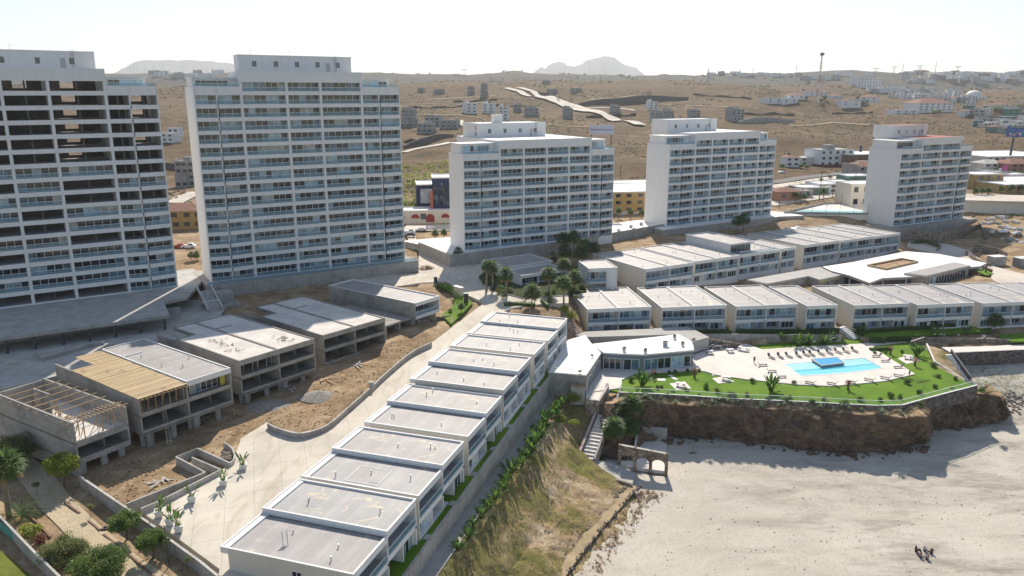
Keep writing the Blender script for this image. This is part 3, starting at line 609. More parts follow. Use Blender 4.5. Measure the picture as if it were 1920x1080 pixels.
# ------------------------------------------------------------------ white terrace houses
def row_house(name, loc, az, units, D, zr, H, label, group, over=0, side_win=True, lower=True, bal_dark=.55, roofm=None, stain=True, cream=True, patio=True):
    """units: list of widths; zr: roof heights above loc.z per unit; H: storey height"""
    t = thing(name, loc, label, 'house', group, R(90-az)); mb = MB(); x = 0; tot = sum(units)
    for k, (w, z1) in enumerate(zip(units, zr)):
        x0, x1 = x, x+w; x += w; Db = D-over; zm = z1-.95-H+.35
        hl = z1 if k == 0 else max(z1, zr[k-1]); 
        mb.box(x0, x0+(.3 if k == 0 else .2), .03, Db, -2, hl-.02, 1 if k == 0 and cream else 0)
        if k == len(units)-1: mb.box(x1-.3, x1, .03, Db, -2, z1-.02, 0)
        a = x0+(.3 if k == 0 else .2); b = x1-(.3 if k == len(units)-1 else 0)
        mb.box(a, b, Db-.3, Db, -2, z1-.5)
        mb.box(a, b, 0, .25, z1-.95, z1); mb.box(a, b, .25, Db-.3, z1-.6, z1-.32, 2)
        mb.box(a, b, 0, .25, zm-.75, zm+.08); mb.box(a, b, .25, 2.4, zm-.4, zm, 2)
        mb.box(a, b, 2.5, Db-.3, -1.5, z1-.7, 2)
        mb.box(a, b, .0, 2.5, -2, .06, 0)
        if over: mb.box(x0, x1, Db, D, z1-.8, z1-.03)
        wd = window(t, a+.05, b-.05, zm, z1-.65, 2.1, pw=1.7, fr=.1, dark=bal_dark); railing(wd, [(a+.03, .1), (b-.03, .1)], zm)
        if lower:
            m_ = a+(b-a)*.5; mb.box(m_-.12, m_+.12, 0.0, 2.4, 0, zm-.7)
            zt = zm-.8
            s = k % 2
            wl, wr_ = (a+.05, m_-.12), (m_+.12, b-.05)
            if s: wl, wr_ = wr_, wl
            mb.box(wl[0], wl[1], .5, .62, zt-.25, zm-.7); window(t, wl[0]+.25, wl[1]-.25, .1, zt-.25, .5, pw=1.05, dark=.4)
            mb.box(wl[0], wl[0]+.25, .45, .6, 0, zt-.25); mb.box(wl[1]-.25, wl[1], .45, .6, 0, zt-.25)
            window(t, wr_[0]+.05, wr_[1]-.05, .1, zt+.1, 2.2, pw=1.2, dark=.5)
        rm = MB(); o_ = D if over else D
        rm.box(a-.02, b+(.0 if k == len(units)-1 else .0), .2, D-.25, z1-.30, z1-.22); r_ = rm.build('roof', roofm or (m_roof if rng.random() < .6 else m_roof2), t)
        cp = MB(); parapet(cp, x0-.03, x1+.03 if k == len(units)-1 or zr[k+1:k+2] != [z1] else x1-.2, -.04, D+.04, z1-.02 if True else 0, z1+.06, .27); cp.build('parapet', m_coping, t)
        if over:
            ov = MB(); ov.box(x0, x0+.25, Db, D, z1-.8, z1-.03); 
        pipes(t, x0+1.5, x1-1.5, 3, D-3, z1-.22, 3)
        lm = MB(); lm.box(b-.25, b-.05, -.12, -.01, zm-.55, zm-.25); lm.build('wall_lamp', m_dark, t)
    mb.build('wall', [m_white, m_cream, m_soffit], t)
    if side_win:
        zz = zr[0]; mbw = MB(); glaze(mbw, -.01, 1.3, zz-3.1, zz-1.2, 0, pw=.7, dark=.9)
        o = mbw.build('side_window', WM, t); o.rotation_euler = (0, 0, R(-90)); o.location = (-.04, D*.45, 0)
    return t
WZ = [(0.2,(-4.55,-3.95),8.65),(18.2,(-3.9,-3.35),8.5),(37.0,(-3.3,-2.75),8.4),(54.6,(-1.95,-1.35),8.55),(74.0,(-1.5,),8.4),(84.2,(-1.75,-1.4),8.5)]
wl = ['nearest white terrace house pair, ladder on its grey roof', 'white terrace house pair with a square patch on its roof, next to the nearest pair', 'white terrace house pair beside the widest part of the drive, stained felt roofs', 'white terrace house pair facing the concrete terrace wall, stained felt roofs', 'single white terrace house between two pairs in the row along the drive', 'farthest white terrace house pair of the row, at the road junction']
for (s, zs, w), lab in zip(WZ, wl):
    q = wp(s, 0, zs[0]-6.65); row_house('terrace_house', q, 18.2, [w]*len(zs), 18.6, [6.65+z-zs[0] for z in zs], 3.1, lab, 'terrace houses along the drive', over=1.1)
    last = q
# patch and ladder lying on roofs
q = wp(18.2+3.6, -9.5, -3.9-.21); t = thing('roof_patch', q, 'grey stepped patch with white outline lying on a house roof', 'roof patch', None, R(90-18.2)); mb = MB(); mb.box(-1.8, 2.2, -2.5, 2.6, 0, .02); mb.box(-2.4, -1.8, -1, 2.6, 0, .02); mb.build('panel', m_roof, t)
mb = MB(); parapet(mb, -2.5, 2.3, -2.6, 2.7, 0, .06, .12); mb.build('outline', m_coping, t)
q = wp(3.2, -11.2, -4.55-.22); t = thing('roof_ladder', q, 'metal ladder rising through the nearest house roof', 'ladder', None, R(20)); mb = MB()
for k in (-.3, .3): mb.bar((k, 0, 0), (k, .9, 1.6), .07, .07)
for k in range(6): mb.bar((-.3, .1+.14*k, .2+.25*k), (.3, .1+.14*k, .2+.25*k), .05, .05)
mb.build('rails', m_metal, t)
# R2 row in front of the pool
R2 = [((1101,580),-4.0,[7.7,7.9]),((1241,577),-3.9,[8.0,7.8]),((1380,575),-3.9,[7.7,7.9]),((1513,574),-3.9,[8.0]),((1602,573),-3.9,[7.6,7.2]),((1720,572),-3.9,[7.9,8.0]),((1842,569),-3.9,[8.2,8.2]),((1968,566),-3.9,[8.2,8.2])]
R2X = {1101: 1222, 1241: 1364, 1380: 1497, 1513: 1571, 1602: 1706, 1720: 1828, 1842: 1962, 1968: 2090}
r2l = ['white two storey house pair nearest the road palms, leftmost of the row above the pool', 'white house pair behind the flat clubhouse roof corner, second in the row above the pool', 'white house pair right behind the barbecue wall, third in the row above the pool', 'single narrow white house behind the row of loungers', 'white house pair with broad cream side wall beside the garden steps', 'white house pair with one wide roof, behind the clipped hedges', 'white house pair behind the palm at the right, roof continuing past the frame', 'white house pair at the right end of the row above the pool']
for (uv, z, us), lab in zip(R2, r2l):
    q = P(uv[0], uv[1], z); q.z = z-6.6; ex = R2X[uv[0]]; rr_ = (P(ex, uv[1]-2.2*len(us), z)-P(uv[0], uv[1], z)); tw = math.hypot(rr_.x, rr_.y); us = [u_*tw/sum(us) for u_ in us]
    row_house('terrace_house', q, 81.5, us, 21.5, [6.6]*len(us), 3.15, lab, 'terrace houses above the pool', bal_dark=.45)
# R3 row behind
R3 = [(1210,505,.5),(1303,490.5,.2),(1387,478,-.1),(1466,466.5,-.3),(1508,460,-.7),(1577,451.5,-1.1),(1638,444,-1.6)]
r3n = [2, 2, 2, 1, 2, 2, 2]
r3l = ['white house pair behind the small white cube house, left end of the rear row', 'white house pair left of the raised roof pavilion in the rear row', 'white house pair carrying a raised pavilion in the rear row', 'single white house right of the raised pavilion, lower white roof', 'white house pair in the middle of the rear row above the white terrace deck', 'white house pair in the rear row, second from its right end', 'white house pair at the right end of the rear row']
for k, ((u, v, z), nn, lab) in enumerate(zip(R3, r3n, r3l)):
    q = P(u, v, z); q.z = z-6.7
    w = 8.0 if nn == 2 else 7.4
    if k+1 < len(R3):
        nx = P(*R3[k+1]); dd = (nx-P(u, v, z)); w = min(9.4, (math.hypot(dd.x, dd.y)-.7)/nn) if k not in (3,) else 7.0
    t = row_house('terrace_house', q, 60, [w]*nn, 26, [6.7]*nn, 3.2, lab, 'terrace houses of the rear row', side_win=False)
    if k == 2:
        pv = MB(); pv.box(-1.0, 9.5, 4.5, 24, 6.55, 9.4); parapet(pv, -1.2, 9.7, 3.2, 24.2, 9.3, 9.85); pv.box(-1.0, -.7, 3.4, 4.5, 6.5, 9.3); o = pv.build('roof_pavilion', m_white, t)
        r = MB(); r.box(-.95, 9.45, 3.4, 24, 9.42, 9.5); r.build('pavilion_roof', m_roof, o); window(o, -.5, 9.2, 6.6, 9.1, 4.4, dark=.7); railing(o, [(0, .3), (16, .3)], 6.5, 1.0)
# ------------------------------------------------------------------ concrete shells left of the drive
def shell(loc, az, units, D, label, roofs, group='unfinished concrete houses', finished=None):
    """loc: front left roof corner; storey slabs below it, stilts to the ground"""
    t = thing('concrete_shell', loc, label, 'unfinished house', group, R(90-az)); mb = MB(); tot = sum(units); x = 0; yb = D*.74; nt = units[0]*.45
    mb.box(0, tot, 0, D*.62, -6.9, -6.55); mb.box(0, tot, 0, D, -3.6, -3.3)
    for k, w in enumerate(units):
        x0, x1 = x, x+w; x += w; kind = roofs[k]
        mb.box(x0+(0 if k == 0 else -.12), x0+(.28 if k == 0 else .14), 0, D if k == 0 else yb, -6.55, -.45)
        if k == len(units)-1: mb.box(x1-.28, x1, 0, D, -6.55, -.45)
        mb.box(x0+.14, x1-.1, 9, 9.2, -6.5, -3.6); mb.box(x0+.14, x1-.1, 11, 11.2, -3.3, -.5)
        mb.box(x0+w*.68, x0+w*.68+.2, 3, 9, -6.5, -3.6); mb.box(x0+w*.68, x0+w*.68+.2, 3, 11, -3.3, -.5)
        mb.box(x0+.1, x1-.1, 0, .22, -7.0, -6.1); mb.box(x0+.1, x1-.1, 0.02, .22, -3.75, -3.0)
        for sx in (x0+w*.12, x0+w*.62):
            for sy in (.6, 7, 15): mb.box(sx, sx+.9, sy, sy+.5, -10, -6.9)
        mb.box(x0+.3, x0+w*.3, 1.3, 1.6, -10, -6.9)
        if kind in ('slab', 'grey', 'white'):
            mb.box(x0, x1, 0, yb, -.45, -.12); mb.box(x0+nt if k == 0 else x0, x1, yb, D, -.46, -.13)
            cp = MB(); m = m_conc_l if kind == 'slab' else m_coping; pt = .22
            cp.box(x0-.02, x1+.02, -.03, .25, -.9, .12); cp.box(x0-.02, x0+.25, .25, yb, -.9, .12); cp.box(x1-.25, x1+.02, .25, D, -.9, .12)
            cp.box(x0+(nt if k == 0 else 0), x0+(nt if k == 0 else 0)+.25, yb-.2, D, -.6, .12); cp.box(x0, x0+nt, yb-.25, yb, -.6, .12); cp.box(x0+(nt if k == 0 else 0), x1, D-.25, D+.02, -.6, .12)
            cp.build('parapet', m if kind != 'slab' else m_conc, t)
            rf = MB(); rf.box(x0+.2, x1-.2, .2, yb-.2, -.14, -.06); rf.box(x0+(nt if k == 0 else 0)+.2, x1-.2, yb-.2, D-.2, -.14, -.06); rf.build('roof_slab', m_slabtop if kind == 'slab' else m_roof, t)
            if kind == 'grey':
                window(t, x0+1.2, x1-2, -3.0, -1.2, 1.4, pw=1.1, dark=.8); yl = MB(); yl.box(x0+.35, x0+.8, 1.2, 1.5, -3.2, -.6); yl.box(x1-1.5, x1-.5, 1.2, 1.5, -3.2, -.6); yl.build('insulation_board', plain('yellow_board', (.55, .48, .10), .8), t)
                pipes(t, x0+1, x1-1, 4, D-6, -.06, 4)
        elif kind == 'timber':
            tb = MB(); ny = 46
            for j in range(ny):
                y0 = -.6+j*(D+.6)/ny; xs = x0-.25 if y0 < yb else x0+nt-.25; tb.box(xs, x1-.2, y0, y0+(D+.6)/ny-(.12 if rng.random() < .7 else .02), -.22+rng.uniform(-.02, .02), -.1+rng.uniform(-.03, .03))
            tb.build('formwork_deck', MTW, t)
            jb = MB()
            for j in range(12): jb.bar((x0+.3+j*(w-.6)/11, -1.1, -.32), (x0+.3+j*(w-.6)/11, D*.5, -.32), .1, .16)
            jb.bar((x0, -.5, -.5), (x1, -.5, -.5), .1, .14); jb.build('joists', m_wood, t)
            for j in range(7):
                pb = MB(); px = x0+.6+j*(w-1.2)/6; pb.bar((px, .3+.3*(j % 2), -3.3), (px, .3, -.5), .1, .1); pb.build('timber_prop', m_wood, t)
    mb.build('concrete_frame', m_conc, t); return t
MTW = roofing('plank_deck', (.46, .34, .19), (.22, .15, .085), .8)
AZ = 36.5
zB = 1.5
B0 = P(258,745,zB); shell(B0, AZ, [8.7, 8.7], 29.5, 'concrete house shell, one half decked with timber formwork and the other roofed grey', ['timber', 'grey'])
C0 = P(448,678,1.4); shell(C0, 38.0, [8.7, 8.7], 30, 'bare concrete house shell with rubbish scattered on its pale roof slab', ['slab', 'slab'])
D0 = P(605,630,.1); shell(D0, 39.5, [8.7, 8.7], 31, 'bare concrete house shell with half shadowed roof, two slabs parted by an upstand', ['slab', 'slab'])
# roofless unit
a0 = P(135,795,0.6); t = thing('concrete_shell', a0, 'roofless concrete house shell with timber props standing on its open floor', 'unfinished house', 'unfinished concrete houses', R(90-32)); mb = MB(); w, D = 8.9, 25
mb.box(0, w, 0, D, -3.6, -3.3); mb.box(0, w, 0, D*.6, -6.9, -6.5); mb.box(0, .3, -.0, D, -9, .1); mb.box(w-.3, w, 0, D, -6.5, -.3)
mb.box(.3, w-.3, D-.3, D, -3.3, -.5); mb.box(.3, w*.4, D*.72, D*.72+.25, -3.3, -.2); mb.box(w*.5, w*.5+.25, D*.6, D*.8, -3.3, .2); mb.box(.3, w-.3, .02, .22, -7, -6.1); mb.box(.3, w-.3, .02, .22, -4.1, -3.1)
mb.box(w*.62, w*.62+.2, 2, 8, -6.5, -3.6); mb.box(.3, w-.3, 9, 9.2, -6.5, -3.6)
for sx in (.5, 4, 7): mb.box(sx, sx+1, .5, 1, -10, -6.9)
mb.build('concrete_frame', m_wallc, t); fl = MB(); fl.box(.32, w-.32, .25, D-.35, -3.3, -3.25); fl.build('floor_slab', m_slabtop, t)
for k in range(8):
    tb = MB(); y = 1.2+k*(D*.55)/5 if k > 1 else .6+1.6*k
    tb.bar((-.6, y, -.1), (w+.6, y, -.1), .14, .14)
    if k < 2:
        for j in range(13): tb.bar((.3+j*.68, y-.7, .05), (.3+j*.68, y+.7, .05), .1, .1)
    for px in ((2, 5, 7) if k < 2 else (3.2+(k % 3),)): tb.bar((px, y, -3.3), (px, y, -.1), .13, .13); tb.bar((px, y+1.2, -3.3), (px, y, -1.2), .1, .1)
    tb.build('timber_frame', m_wood, t)
pile = MB()
for k in range(8): pile.bar((2.5+rng.random()*2, 9+rng.random()*2, -3.2+.05*k), (4+rng.random()*2, 10+rng.random()*2, -3.2+.05*k), .1, .1)
tag(pile.build('timber_pile', m_wood, None, a0), 'loose timber pile on the floor of the roofless shell', 'timber pile').rotation_euler = (0, 0, R(90-32))
# finished white end house
E0 = P(778,570,.6); t = thing('terrace_house', E0, 'single white house with grey roof on a bare concrete base, beside the green garden strip', 'house', None, R(90-36)); mb = MB(); w, D = 8.9, 31
mb.box(0, .25, 0, D, -3.6, .1, 1); mb.box(w-.25, w, 0, D, -3.6, .1); mb.box(.25, w-.25, 0, .25, -.75, .1); mb.box(.25, w-.25, 0, .25, -4.0, -3.2); mb.box(.25, w-.25, .25, D-.3, -3.6, -3.3); mb.box(.25, w-.25, .25, D-.3, -.5, -.2); mb.box(.25, w-.25, D-.3, D, -3.3, .1); mb.box(.25, w*.75, 3.2, 3.4, -3.3, -.5)
mb.build('wall', [m_white, m_conc], t); r = MB(); r.box(.25, w-.25, .25, D-.25, -.2, -.1); r.build('roof', m_roof, t); window(t, .8, w*.72, -3.2, -1, 3.1, dark=.5); railing(t, [(.3, .12), (w-.3, .12)], -3.3)
cp = MB(); parapet(cp, -.03, w+.03, -.04, D+.04, .1, .2, .27); cp.build('parapet', m_coping, t)
b = MB(); b.box(.1, w-.1, 1.2, D, -9, -3.62); b.box(-9.0, -.4, 1.0, 22, -3.9, -3.5); b.box(-9.0, -8.7, 1, 22, -9, -3.9); b.box(-4.5, -4.2, 1, 22, -9, -3.9); b.box(-9, -.4, 9, 9.3, -9, -3.9); b.box(-9, -.4, 1, 1.3, -7.4, -6.8); b.build('concrete_base', m_conc, t)
# ladder on the front of the timber decked shell, props, pile of litter
q = P(305,752,-2.2); ql = P(318,833,-8.0); mb = MB(); t = thing('ladder', ql, 'long pale ladder leaning on the timber decked shell', 'ladder'); d = q-ql; sd = d.cross(Vector((0, 0, 1))).normalized()*.28
for s in (-1, 1): mb.bar(sd*s, d+sd*s, .09, .06)
for k in range(18): mb.bar(d*(k+.5)/18-sd, d*(k+.5)/18+sd, .06, .06)
mb.build('rails', plain('pale_timber', (.55, .50, .42)), t)
for k, (u, v) in enumerate(((422,648),(440,657),(527,635),(535,638),(405,640))):
    q = P(u, v, 1.36); mb = MB()
    for j in range(14): a = Vector((rng.uniform(-1.6, 1.6), rng.uniform(-1.2, 1.2), .05+.02*j)); mb.bar(a, a+Vector((rng.uniform(-.9, .9), rng.uniform(-.9, .9), .03)), .09, .05)
    tag(mb.build('scrap_pile', m_trunk, None, q), 'scattered scrap wood on the bare shell roof, {o}', 'scrap wood', 'scrap wood on the bare roof')
for k in range(5):
    q = P(457+k*13+4*(k % 2), 700-k*4, -1.9); tag((lambda m: (m.tube((0, 0, 0), (0.1, 0, 2.9), .07, n=5), m.box(-.2, .2, -.2, .2, 2.9, 2.95), m.build('steel_prop', m_conc_l, None, q))[-1])(MB()), 'pale prop under the littered roof slab, {o}', 'prop', 'props under the littered roof')
# ------------------------------------------------------------------ podiums and big walls
def walls(name, pts, th, h, mat, label, cat='wall', cap=None, drop=2.0):
    """pts: world points on the wall top"""
    mb = MB(); mb.wall([(p.x, p.y) for p in pts], th, [p.z-h-drop for p in pts], [p.z for p in pts], 0, 1 if cap else None)
    return tag(mb.build(name, [mat, cap] if cap else mat), label, cat)
def slab_thing(name, pts, top, thick, mat, label, cat, mt=None):
    mb = MB(); mb.prism([(p.x, p.y) for p in pts], top-thick, top, 0, 1 if mt else None); return tag(mb.build(name, [mat, mt] if mt else mat), label, cat)
f2 = V2(58.5); g2 = Vector((-f2.y, f2.x, 0)); f1 = V2(56.2); g1 = Vector((-f1.y, f1.x, 0)); f3 = V2(62); g3 = Vector((-f3.y, f3.x, 0)); f4 = V2(58.8); g4 = Vector((-f4.y, f4.x, 0)); f5 = V2(61); g5 = Vector((-f5.y, f5.x, 0))
mb = MB(); pp = [A2-g2*3.2-f2*2, A2-g2*3.2+f2*60, A2+f2*60+g2*17, A2-f2*2+g2*17]; mb.prism([(p.x, p.y) for p in pp], -6, .05)
tag(mb.build('podium', m_wallc), 'concrete podium under the fully glazed tall tower', 'podium')
railo = MB(); railo.wall([(p.x, p.y) for p in (pp[0]+g2*.3+f2*.3, pp[1]+g2*.3-f2*.3)], .02, .05, .9, 0); railo.wall([(p.x, p.y) for p in (pp[0]+g2*.3+f2*.3, pp[1]+g2*.3-f2*.3)], .08, .9, .98, 1); tag(railo.build('glass_fence', RM), 'glass fence along the podium of the fully glazed tall tower', 'fence')
a = A1-f1*6; t = thing('parking_deck', P(318,590,0), 'flat grey roof deck over dark parking below the unfinished tower', 'parking deck', None, 0); o0 = P(318,590,0)
pp = [P(-90,645,0), o0, P(307,566,0), P(352,556,0), P(383,522,0), P(383,520,0)+g1*14, A1+g1*14-f1*2]
mb = MB(); mb.prism([(p.x-o0.x, p.y-o0.y) for p in pp], -.8, -.02, 0, 1); mb.build('roof_slab', [m_wallc, concrete('deck_screed', (.47, .455, .43), False)], t)
for k in range(9):
    q = o0-f1*(1.2+5.2*k)+g1*.6-o0; c = MB(); c.box(q.x-.2, q.x+.2, q.y-.2, q.y+.2, -4.2, -.8); c.build('column', m_dark, t)
bk = MB(); p0 = g1*9-f1*52; p1 = g1*9+f1*4; bk.wall([(p0.x, p0.y), (p1.x, p1.y)], .3, -4.2, -.8); bk.build('back_wall', m_wallc, t)
# stair tower between the two tall towers
q = P(405,585,-3.6); t = thing('outdoor_stair', q, 'white two flight concrete stair between the two tall towers', 'stair', None, R(35)); mb = MB()
for k in range(10): mb.box(-1.6, 1.6, k*.45, k*.45+.5, -.5, .36*k*.5+.2)
for k in range(10): mb.box(-1.6, 1.6, 5+k*.45, 5+k*.45+.5, 1.2, 2+.36*k*.5)
mb.build('steps', m_conc_l, t); mb = MB()
for x in (-1.8, 1.7): mb.bar((x, 0, .9), (x, 4.6, 2.7), .14, .9); mb.bar((x, 5, 2.9), (x, 9.6, 4.6), .14, .9); 
mb.box(-1.9, 1.9, 4.5, 5.2, 1.6, 2.0); mb.build('side_walls', m_white, t)
mb = MB(); mb.box(2.2, 7.5, 2.5, 8, -1, .5); mb.box(2.2, 6, 5, 9.5, .5, 3.2); tag(mb.build('entrance_block', m_wallc, None, q), 'raw concrete entrance block beside the outdoor stair', 'entrance').rotation_euler = (0, 0, R(35))
# T3 podium, roof decks between towers
pp = [P(844,482,0), A3-g3*5+f3*30, P(1300,414,0)-g3*.5, P(1300,414,0)+g3*8, A3+f3*60+g3*24, A3-f3*12+g3*26, P(785,458,0)]
mb = MB(); mb.prism([(p.x, p.y) for p in pp], -6, .0, 0, 1); tag(mb.build('podium', [m_wallc, m_roofw]), 'long concrete podium with white roof under the white tower behind the palms', 'podium')
pm = MB(); pm.wall([(p.x, p.y) for p in (pp[6], pp[0], pp[1], pp[2])], .3, 0.0, .8); tag(pm.build('parapet_wall', m_wallc), 'concrete parapet edging the podium of the tower behind the palms', 'wall')
for k, (u, v) in enumerate(((1183,427),(1160,435),(1202,422),(1207,431),(1188,433))):
    q = P(u, v, .0); mb = MB(); mb.box(-.6, .6, -.5, .5, 0, 1.1); mb.box(-.7, .7, -.6, .6, 1.1, 1.2); mb.tube((0, -.5, .6), (0, -.56, .6), .35, n=8)
    tag(mb.build('air_conditioner', m_metal, None, q), 'grey air conditioner unit on the white deck between towers, {o}', 'air conditioner', 'air conditioners on the white deck')
pp = [A4-g4*5-f4*6, A4-g4*5+f4*58, P(1508,405,-.2), P(1508,405,-.2)+g4*12, A4+g4*16+f4*64, A4+g4*18-f4*6]
mb = MB(); mb.prism([(p.x, p.y) for p in pp], -6, -.02, 0, 1); tag(mb.build('podium', [m_wallc, m_roofw]), 'concrete podium under the middle ten storey tower', 'podium')
pp = [A5-g5*4-f5*5, A5-g5*4+f5*52, A5+g5*18+f5*56, A5+g5*18-f5*5]
mb = MB(); mb.prism([(p.x, p.y) for p in pp], -10, -3.55); tag(mb.build('podium', m_wallc), 'concrete podium under the red roofed tower', 'podium')
# ------------------------------------------------------------------ plants
m_treeleaf = leafm('tree_leaf', (.055, .10, .025), (.15, .215, .05), .6)
def leaf_cloud(mb, blobs, n, size, r, m=0, flat=.5):
    tot = sum(b[3]**2 for b in blobs)
    for (bx_, by_, bz_, br, *sq) in blobs:
        s = sq[0] if sq else .8
        for _ in range(int(n*br*br/tot)+1):
            d = Vector((r.gauss(0, 1), r.gauss(0, 1), r.gauss(0, 1))).normalized(); rad = br*(1-.55*r.random()**2.2)*(1+.18*noise.noise(Vector((bx_, by_, bz_))+d*2.1))
            c = Vector((bx_, by_, bz_))+Vector((d.x, d.y, d.z*s))*rad
            nn = (d*.5+Vector((r.gauss(0, .45), r.gauss(0, .45), r.gauss(.45, .45)))).normalized(); a = nn.orthogonal().normalized(); a.rotate(Matrix.Rotation(r.random()*6.28, 3, nn)); b = nn.cross(a)
            l = size*r.uniform(.6, 1.4); w = l*.55
            mb.face((c-a*l*.5, c+b*w*.5, c+a*l*.5, c-b*w*.5), m)
def crown_blobs(r, rx, rz, nb, zc, core=.3):
    bl = [(0, 0, zc, rx*core)]
    for _ in range(nb):
        a = r.random()*6.28; e = r.uniform(-.35, 1); q = math.sqrt(max(0, 1-e*e*.7))*r.uniform(.55, 1)
        bl.append((rx*.72*q*math.cos(a), rx*.72*q*math.sin(a), zc+rz*.7*e, rx*r.uniform(.17, .31)))
    return bl
def blade(mb, p, d, L, w, droop, m=0, seg=3):
    """a bent tapering leaf blade"""
    side = d.cross(Vector((0, 0, 1)));
    if side.length < .05: side = Vector((1, 0, 0))
    side.normalize(); prev = None; q = p.copy(); dd = d.copy()
    for k in range(seg+1):
        f = k/seg; ww = w*(.45+.55*math.sin(min(1, f*1.6+.25)*math.pi*.8))*(1 if k < seg else .08)
        row = (q-side*ww/2, q+side*ww/2)
        if prev: mb.face((prev[0], prev[1], row[1], row[0]), m)
        prev = row; dd = (dd+Vector((0, 0, -droop/seg))).normalized(); q = q+dd*L/seg
def fan_crown(r, L=1.7, nf=46):
    mb = MB()
    for k in range(nf):
        a = k*2.399+r.uniform(-.2, .2); f = (k+.5)/nf; el = R(82-118*f)
        d = Vector((math.cos(a)*math.cos(el), math.sin(a)*math.cos(el), math.sin(el))); pe = d*L*.5; mb.bar((0, 0, 0), pe, .04, .04, 0)
        side = d.cross(Vector((0, 0, 1))).normalized(); m = 1 if f > .86 else 0
        for j in range(9):
            t = (j-4)/4*1.15; dd = (d*math.cos(t)+side*math.sin(t)+Vector((0, 0, -.12-.15*f))).normalized()
            blade(mb, pe, dd, L*.55*r.uniform(.85, 1.1), .17, .55, m, 2)
    return mb
def feather_crown(r, L=3.0, nf=26):
    mb = MB()
    for k in range(nf):
        a = k*2.399; f = (k+.5)/nf; el = R(80-95*f); d = Vector((math.cos(a)*math.cos(el), math.sin(a)*math.cos(el), math.sin(el))); q = Vector((0, 0, 0))
        for s in range(9):
            side = d.cross(Vector((0, 0, 1))).normalized(); w = L*.2*math.sin((s+1.2)/10.5*math.pi)+.08
            for sg in (-1, 1): blade(mb, q, (side*sg+d*.7+Vector((0, 0, .12))).normalized(), w, .09, .3, 0, 1); blade(mb, q+d*L/18, (side*sg+d*.7+Vector((0, 0, .12))).normalized(), w, .09, .3, 0, 1)
            n_ = q+d*L/9; mb.bar(q, n_, .03, .03, 0); q = n_; d = (d+Vector((0, 0, -.11-.05*f))).normalized()
    return mb
vr = random.Random(5)
FANS = [fan_crown(vr).mesh('crown', [m_fan, m_dry]) for _ in range(3)]
FEATH = [feather_crown(vr).mesh('crown', m_fan) for _ in range(2)]
def trunk_mesh(h, r0, r1, lean=.0):
    mb = MB(); n = 6; prev = Vector((0, 0, -.5)); r = r0*1.3
    for k in range(n): q = Vector((lean*((k+1)/n)**2, 0, h*(k+1)/n)); rr = r0+(r1-r0)*(k+1)/n; mb.tube(prev, q, r, rr, 8, 0, k == n-1); prev = q; r = rr
    return mb.mesh('trunk', m_ptrunk, True)
TRK = [trunk_mesh(1.0, .045, .03, .03), trunk_mesh(1.0, .05, .034, -.04)]
SKIRT = MB()
for k in range(26): a = k*.7; d = Vector((math.cos(a)*.35, math.sin(a)*.35, -1)); blade(SKIRT, Vector((math.cos(a)*.1, math.sin(a)*.1, .1)), d.normalized(), 1.0, .3, .2, 0, 2)
SKIRT = SKIRT.mesh('dead_fronds', m_dry)
def palm(base, h, cr, label, group, kind=0, cat='palm'):
    """h trunk height, cr crown radius"""
    t = thing('palm_tree', base, label, cat, group, vr.random()*6.28); v = vr.randrange(2)
    inst('trunk', TRK[v], t, (0, 0, 0), (0, 0, 0), (max(h, 2)*1.0, max(h, 2)*1.0, h)); top = (max(h, 2)*(.03, -.04)[v], 0, h)
    cr *= 1.22
    inst('crown', (FANS[vr.randrange(3)] if kind == 0 else FEATH[vr.randrange(2)]), t, top, (0, 0, vr.random()*6), (cr/(1.75 if kind == 0 else 2.6)*vr.uniform(.92, 1.1), cr/(1.75 if kind == 0 else 2.6)*vr.uniform(.92, 1.1), cr/(1.75 if kind == 0 else 2.6)*vr.uniform(.85, 1.15)))
    if kind == 0 and h > 2: inst('dead_fronds', SKIRT, t, (top[0], 0, h-.1), (0, 0, 0), cr/2.4)
    return t
def tree(name, base, h, rx, rz, n, leaf, mat, label, cat, group=None, nb=22, seed=0, trunk_h=None):
    r = random.Random(seed+int(base.x*13+base.y*7)); t = thing(name, base, label, cat, group); th = trunk_h if trunk_h is not None else h-rz*1.2
    mb = MB(); rt = max(.07, rx*.055); mb.tube((0, 0, -.4), (rx*.05, 0, th), rt*1.3, rt*.8, 7); bl = crown_blobs(r, rx, rz, nb, h-rz)
    for b in bl[1:9]: mb.tube((rx*.05, 0, th*.9), Vector((b[0], b[1], b[2]))*.92, rt*.6, rt*.15, 5)
    mb.build('trunk', m_trunk, t); c = MB(); leaf_cloud(c, bl, n, leaf, r); c.build('crown', mat, t); return t
BUSH = []
for k in range(4):
    r = random.Random(40+k); mb = MB(); leaf_cloud(mb, [(r.uniform(-.5, .5), r.uniform(-.5, .5), r.uniform(.3, .75), r.uniform(.35, .55)) for _ in range(7)]+[(0, 0, .45, .6)], 520, .2, r); BUSH.append(mb)
BM = {}
def bush(base, s, label, cat='shrub', group=None, mat=None, sz=None, name='shrub'):
    mat = mat or m_leaf; k = vr.randrange(4); key = (k, mat.name)
    if key not in BM: BM[key] = BUSH[k].mesh('foliage', mat)
    o = bpy.data.objects.new(name, BM[key]); COL.objects.link(o); o.location = base; o.rotation_euler = (0, 0, vr.random()*6.28); o.scale = (s, s, sz or s); return tag(o, label, cat, group)
def paddle_mesh(r, n=16, h=2.2):
    mb = MB()
    for k in range(n):
        a = r.random()*6.28; el = R(r.uniform(38, 84)); d = Vector((math.cos(a)*math.cos(el), math.sin(a)*math.cos(el), math.sin(el))); b = Vector((r.uniform(-.25, .25), r.uniform(-.25, .25), 0)); q = b+d*h*r.uniform(.35, .6)
        mb.bar(b, q, .05, .05); blade(mb, q, d, h*.55, h*.19, r.uniform(.3, .9), 0, 4)
    return mb
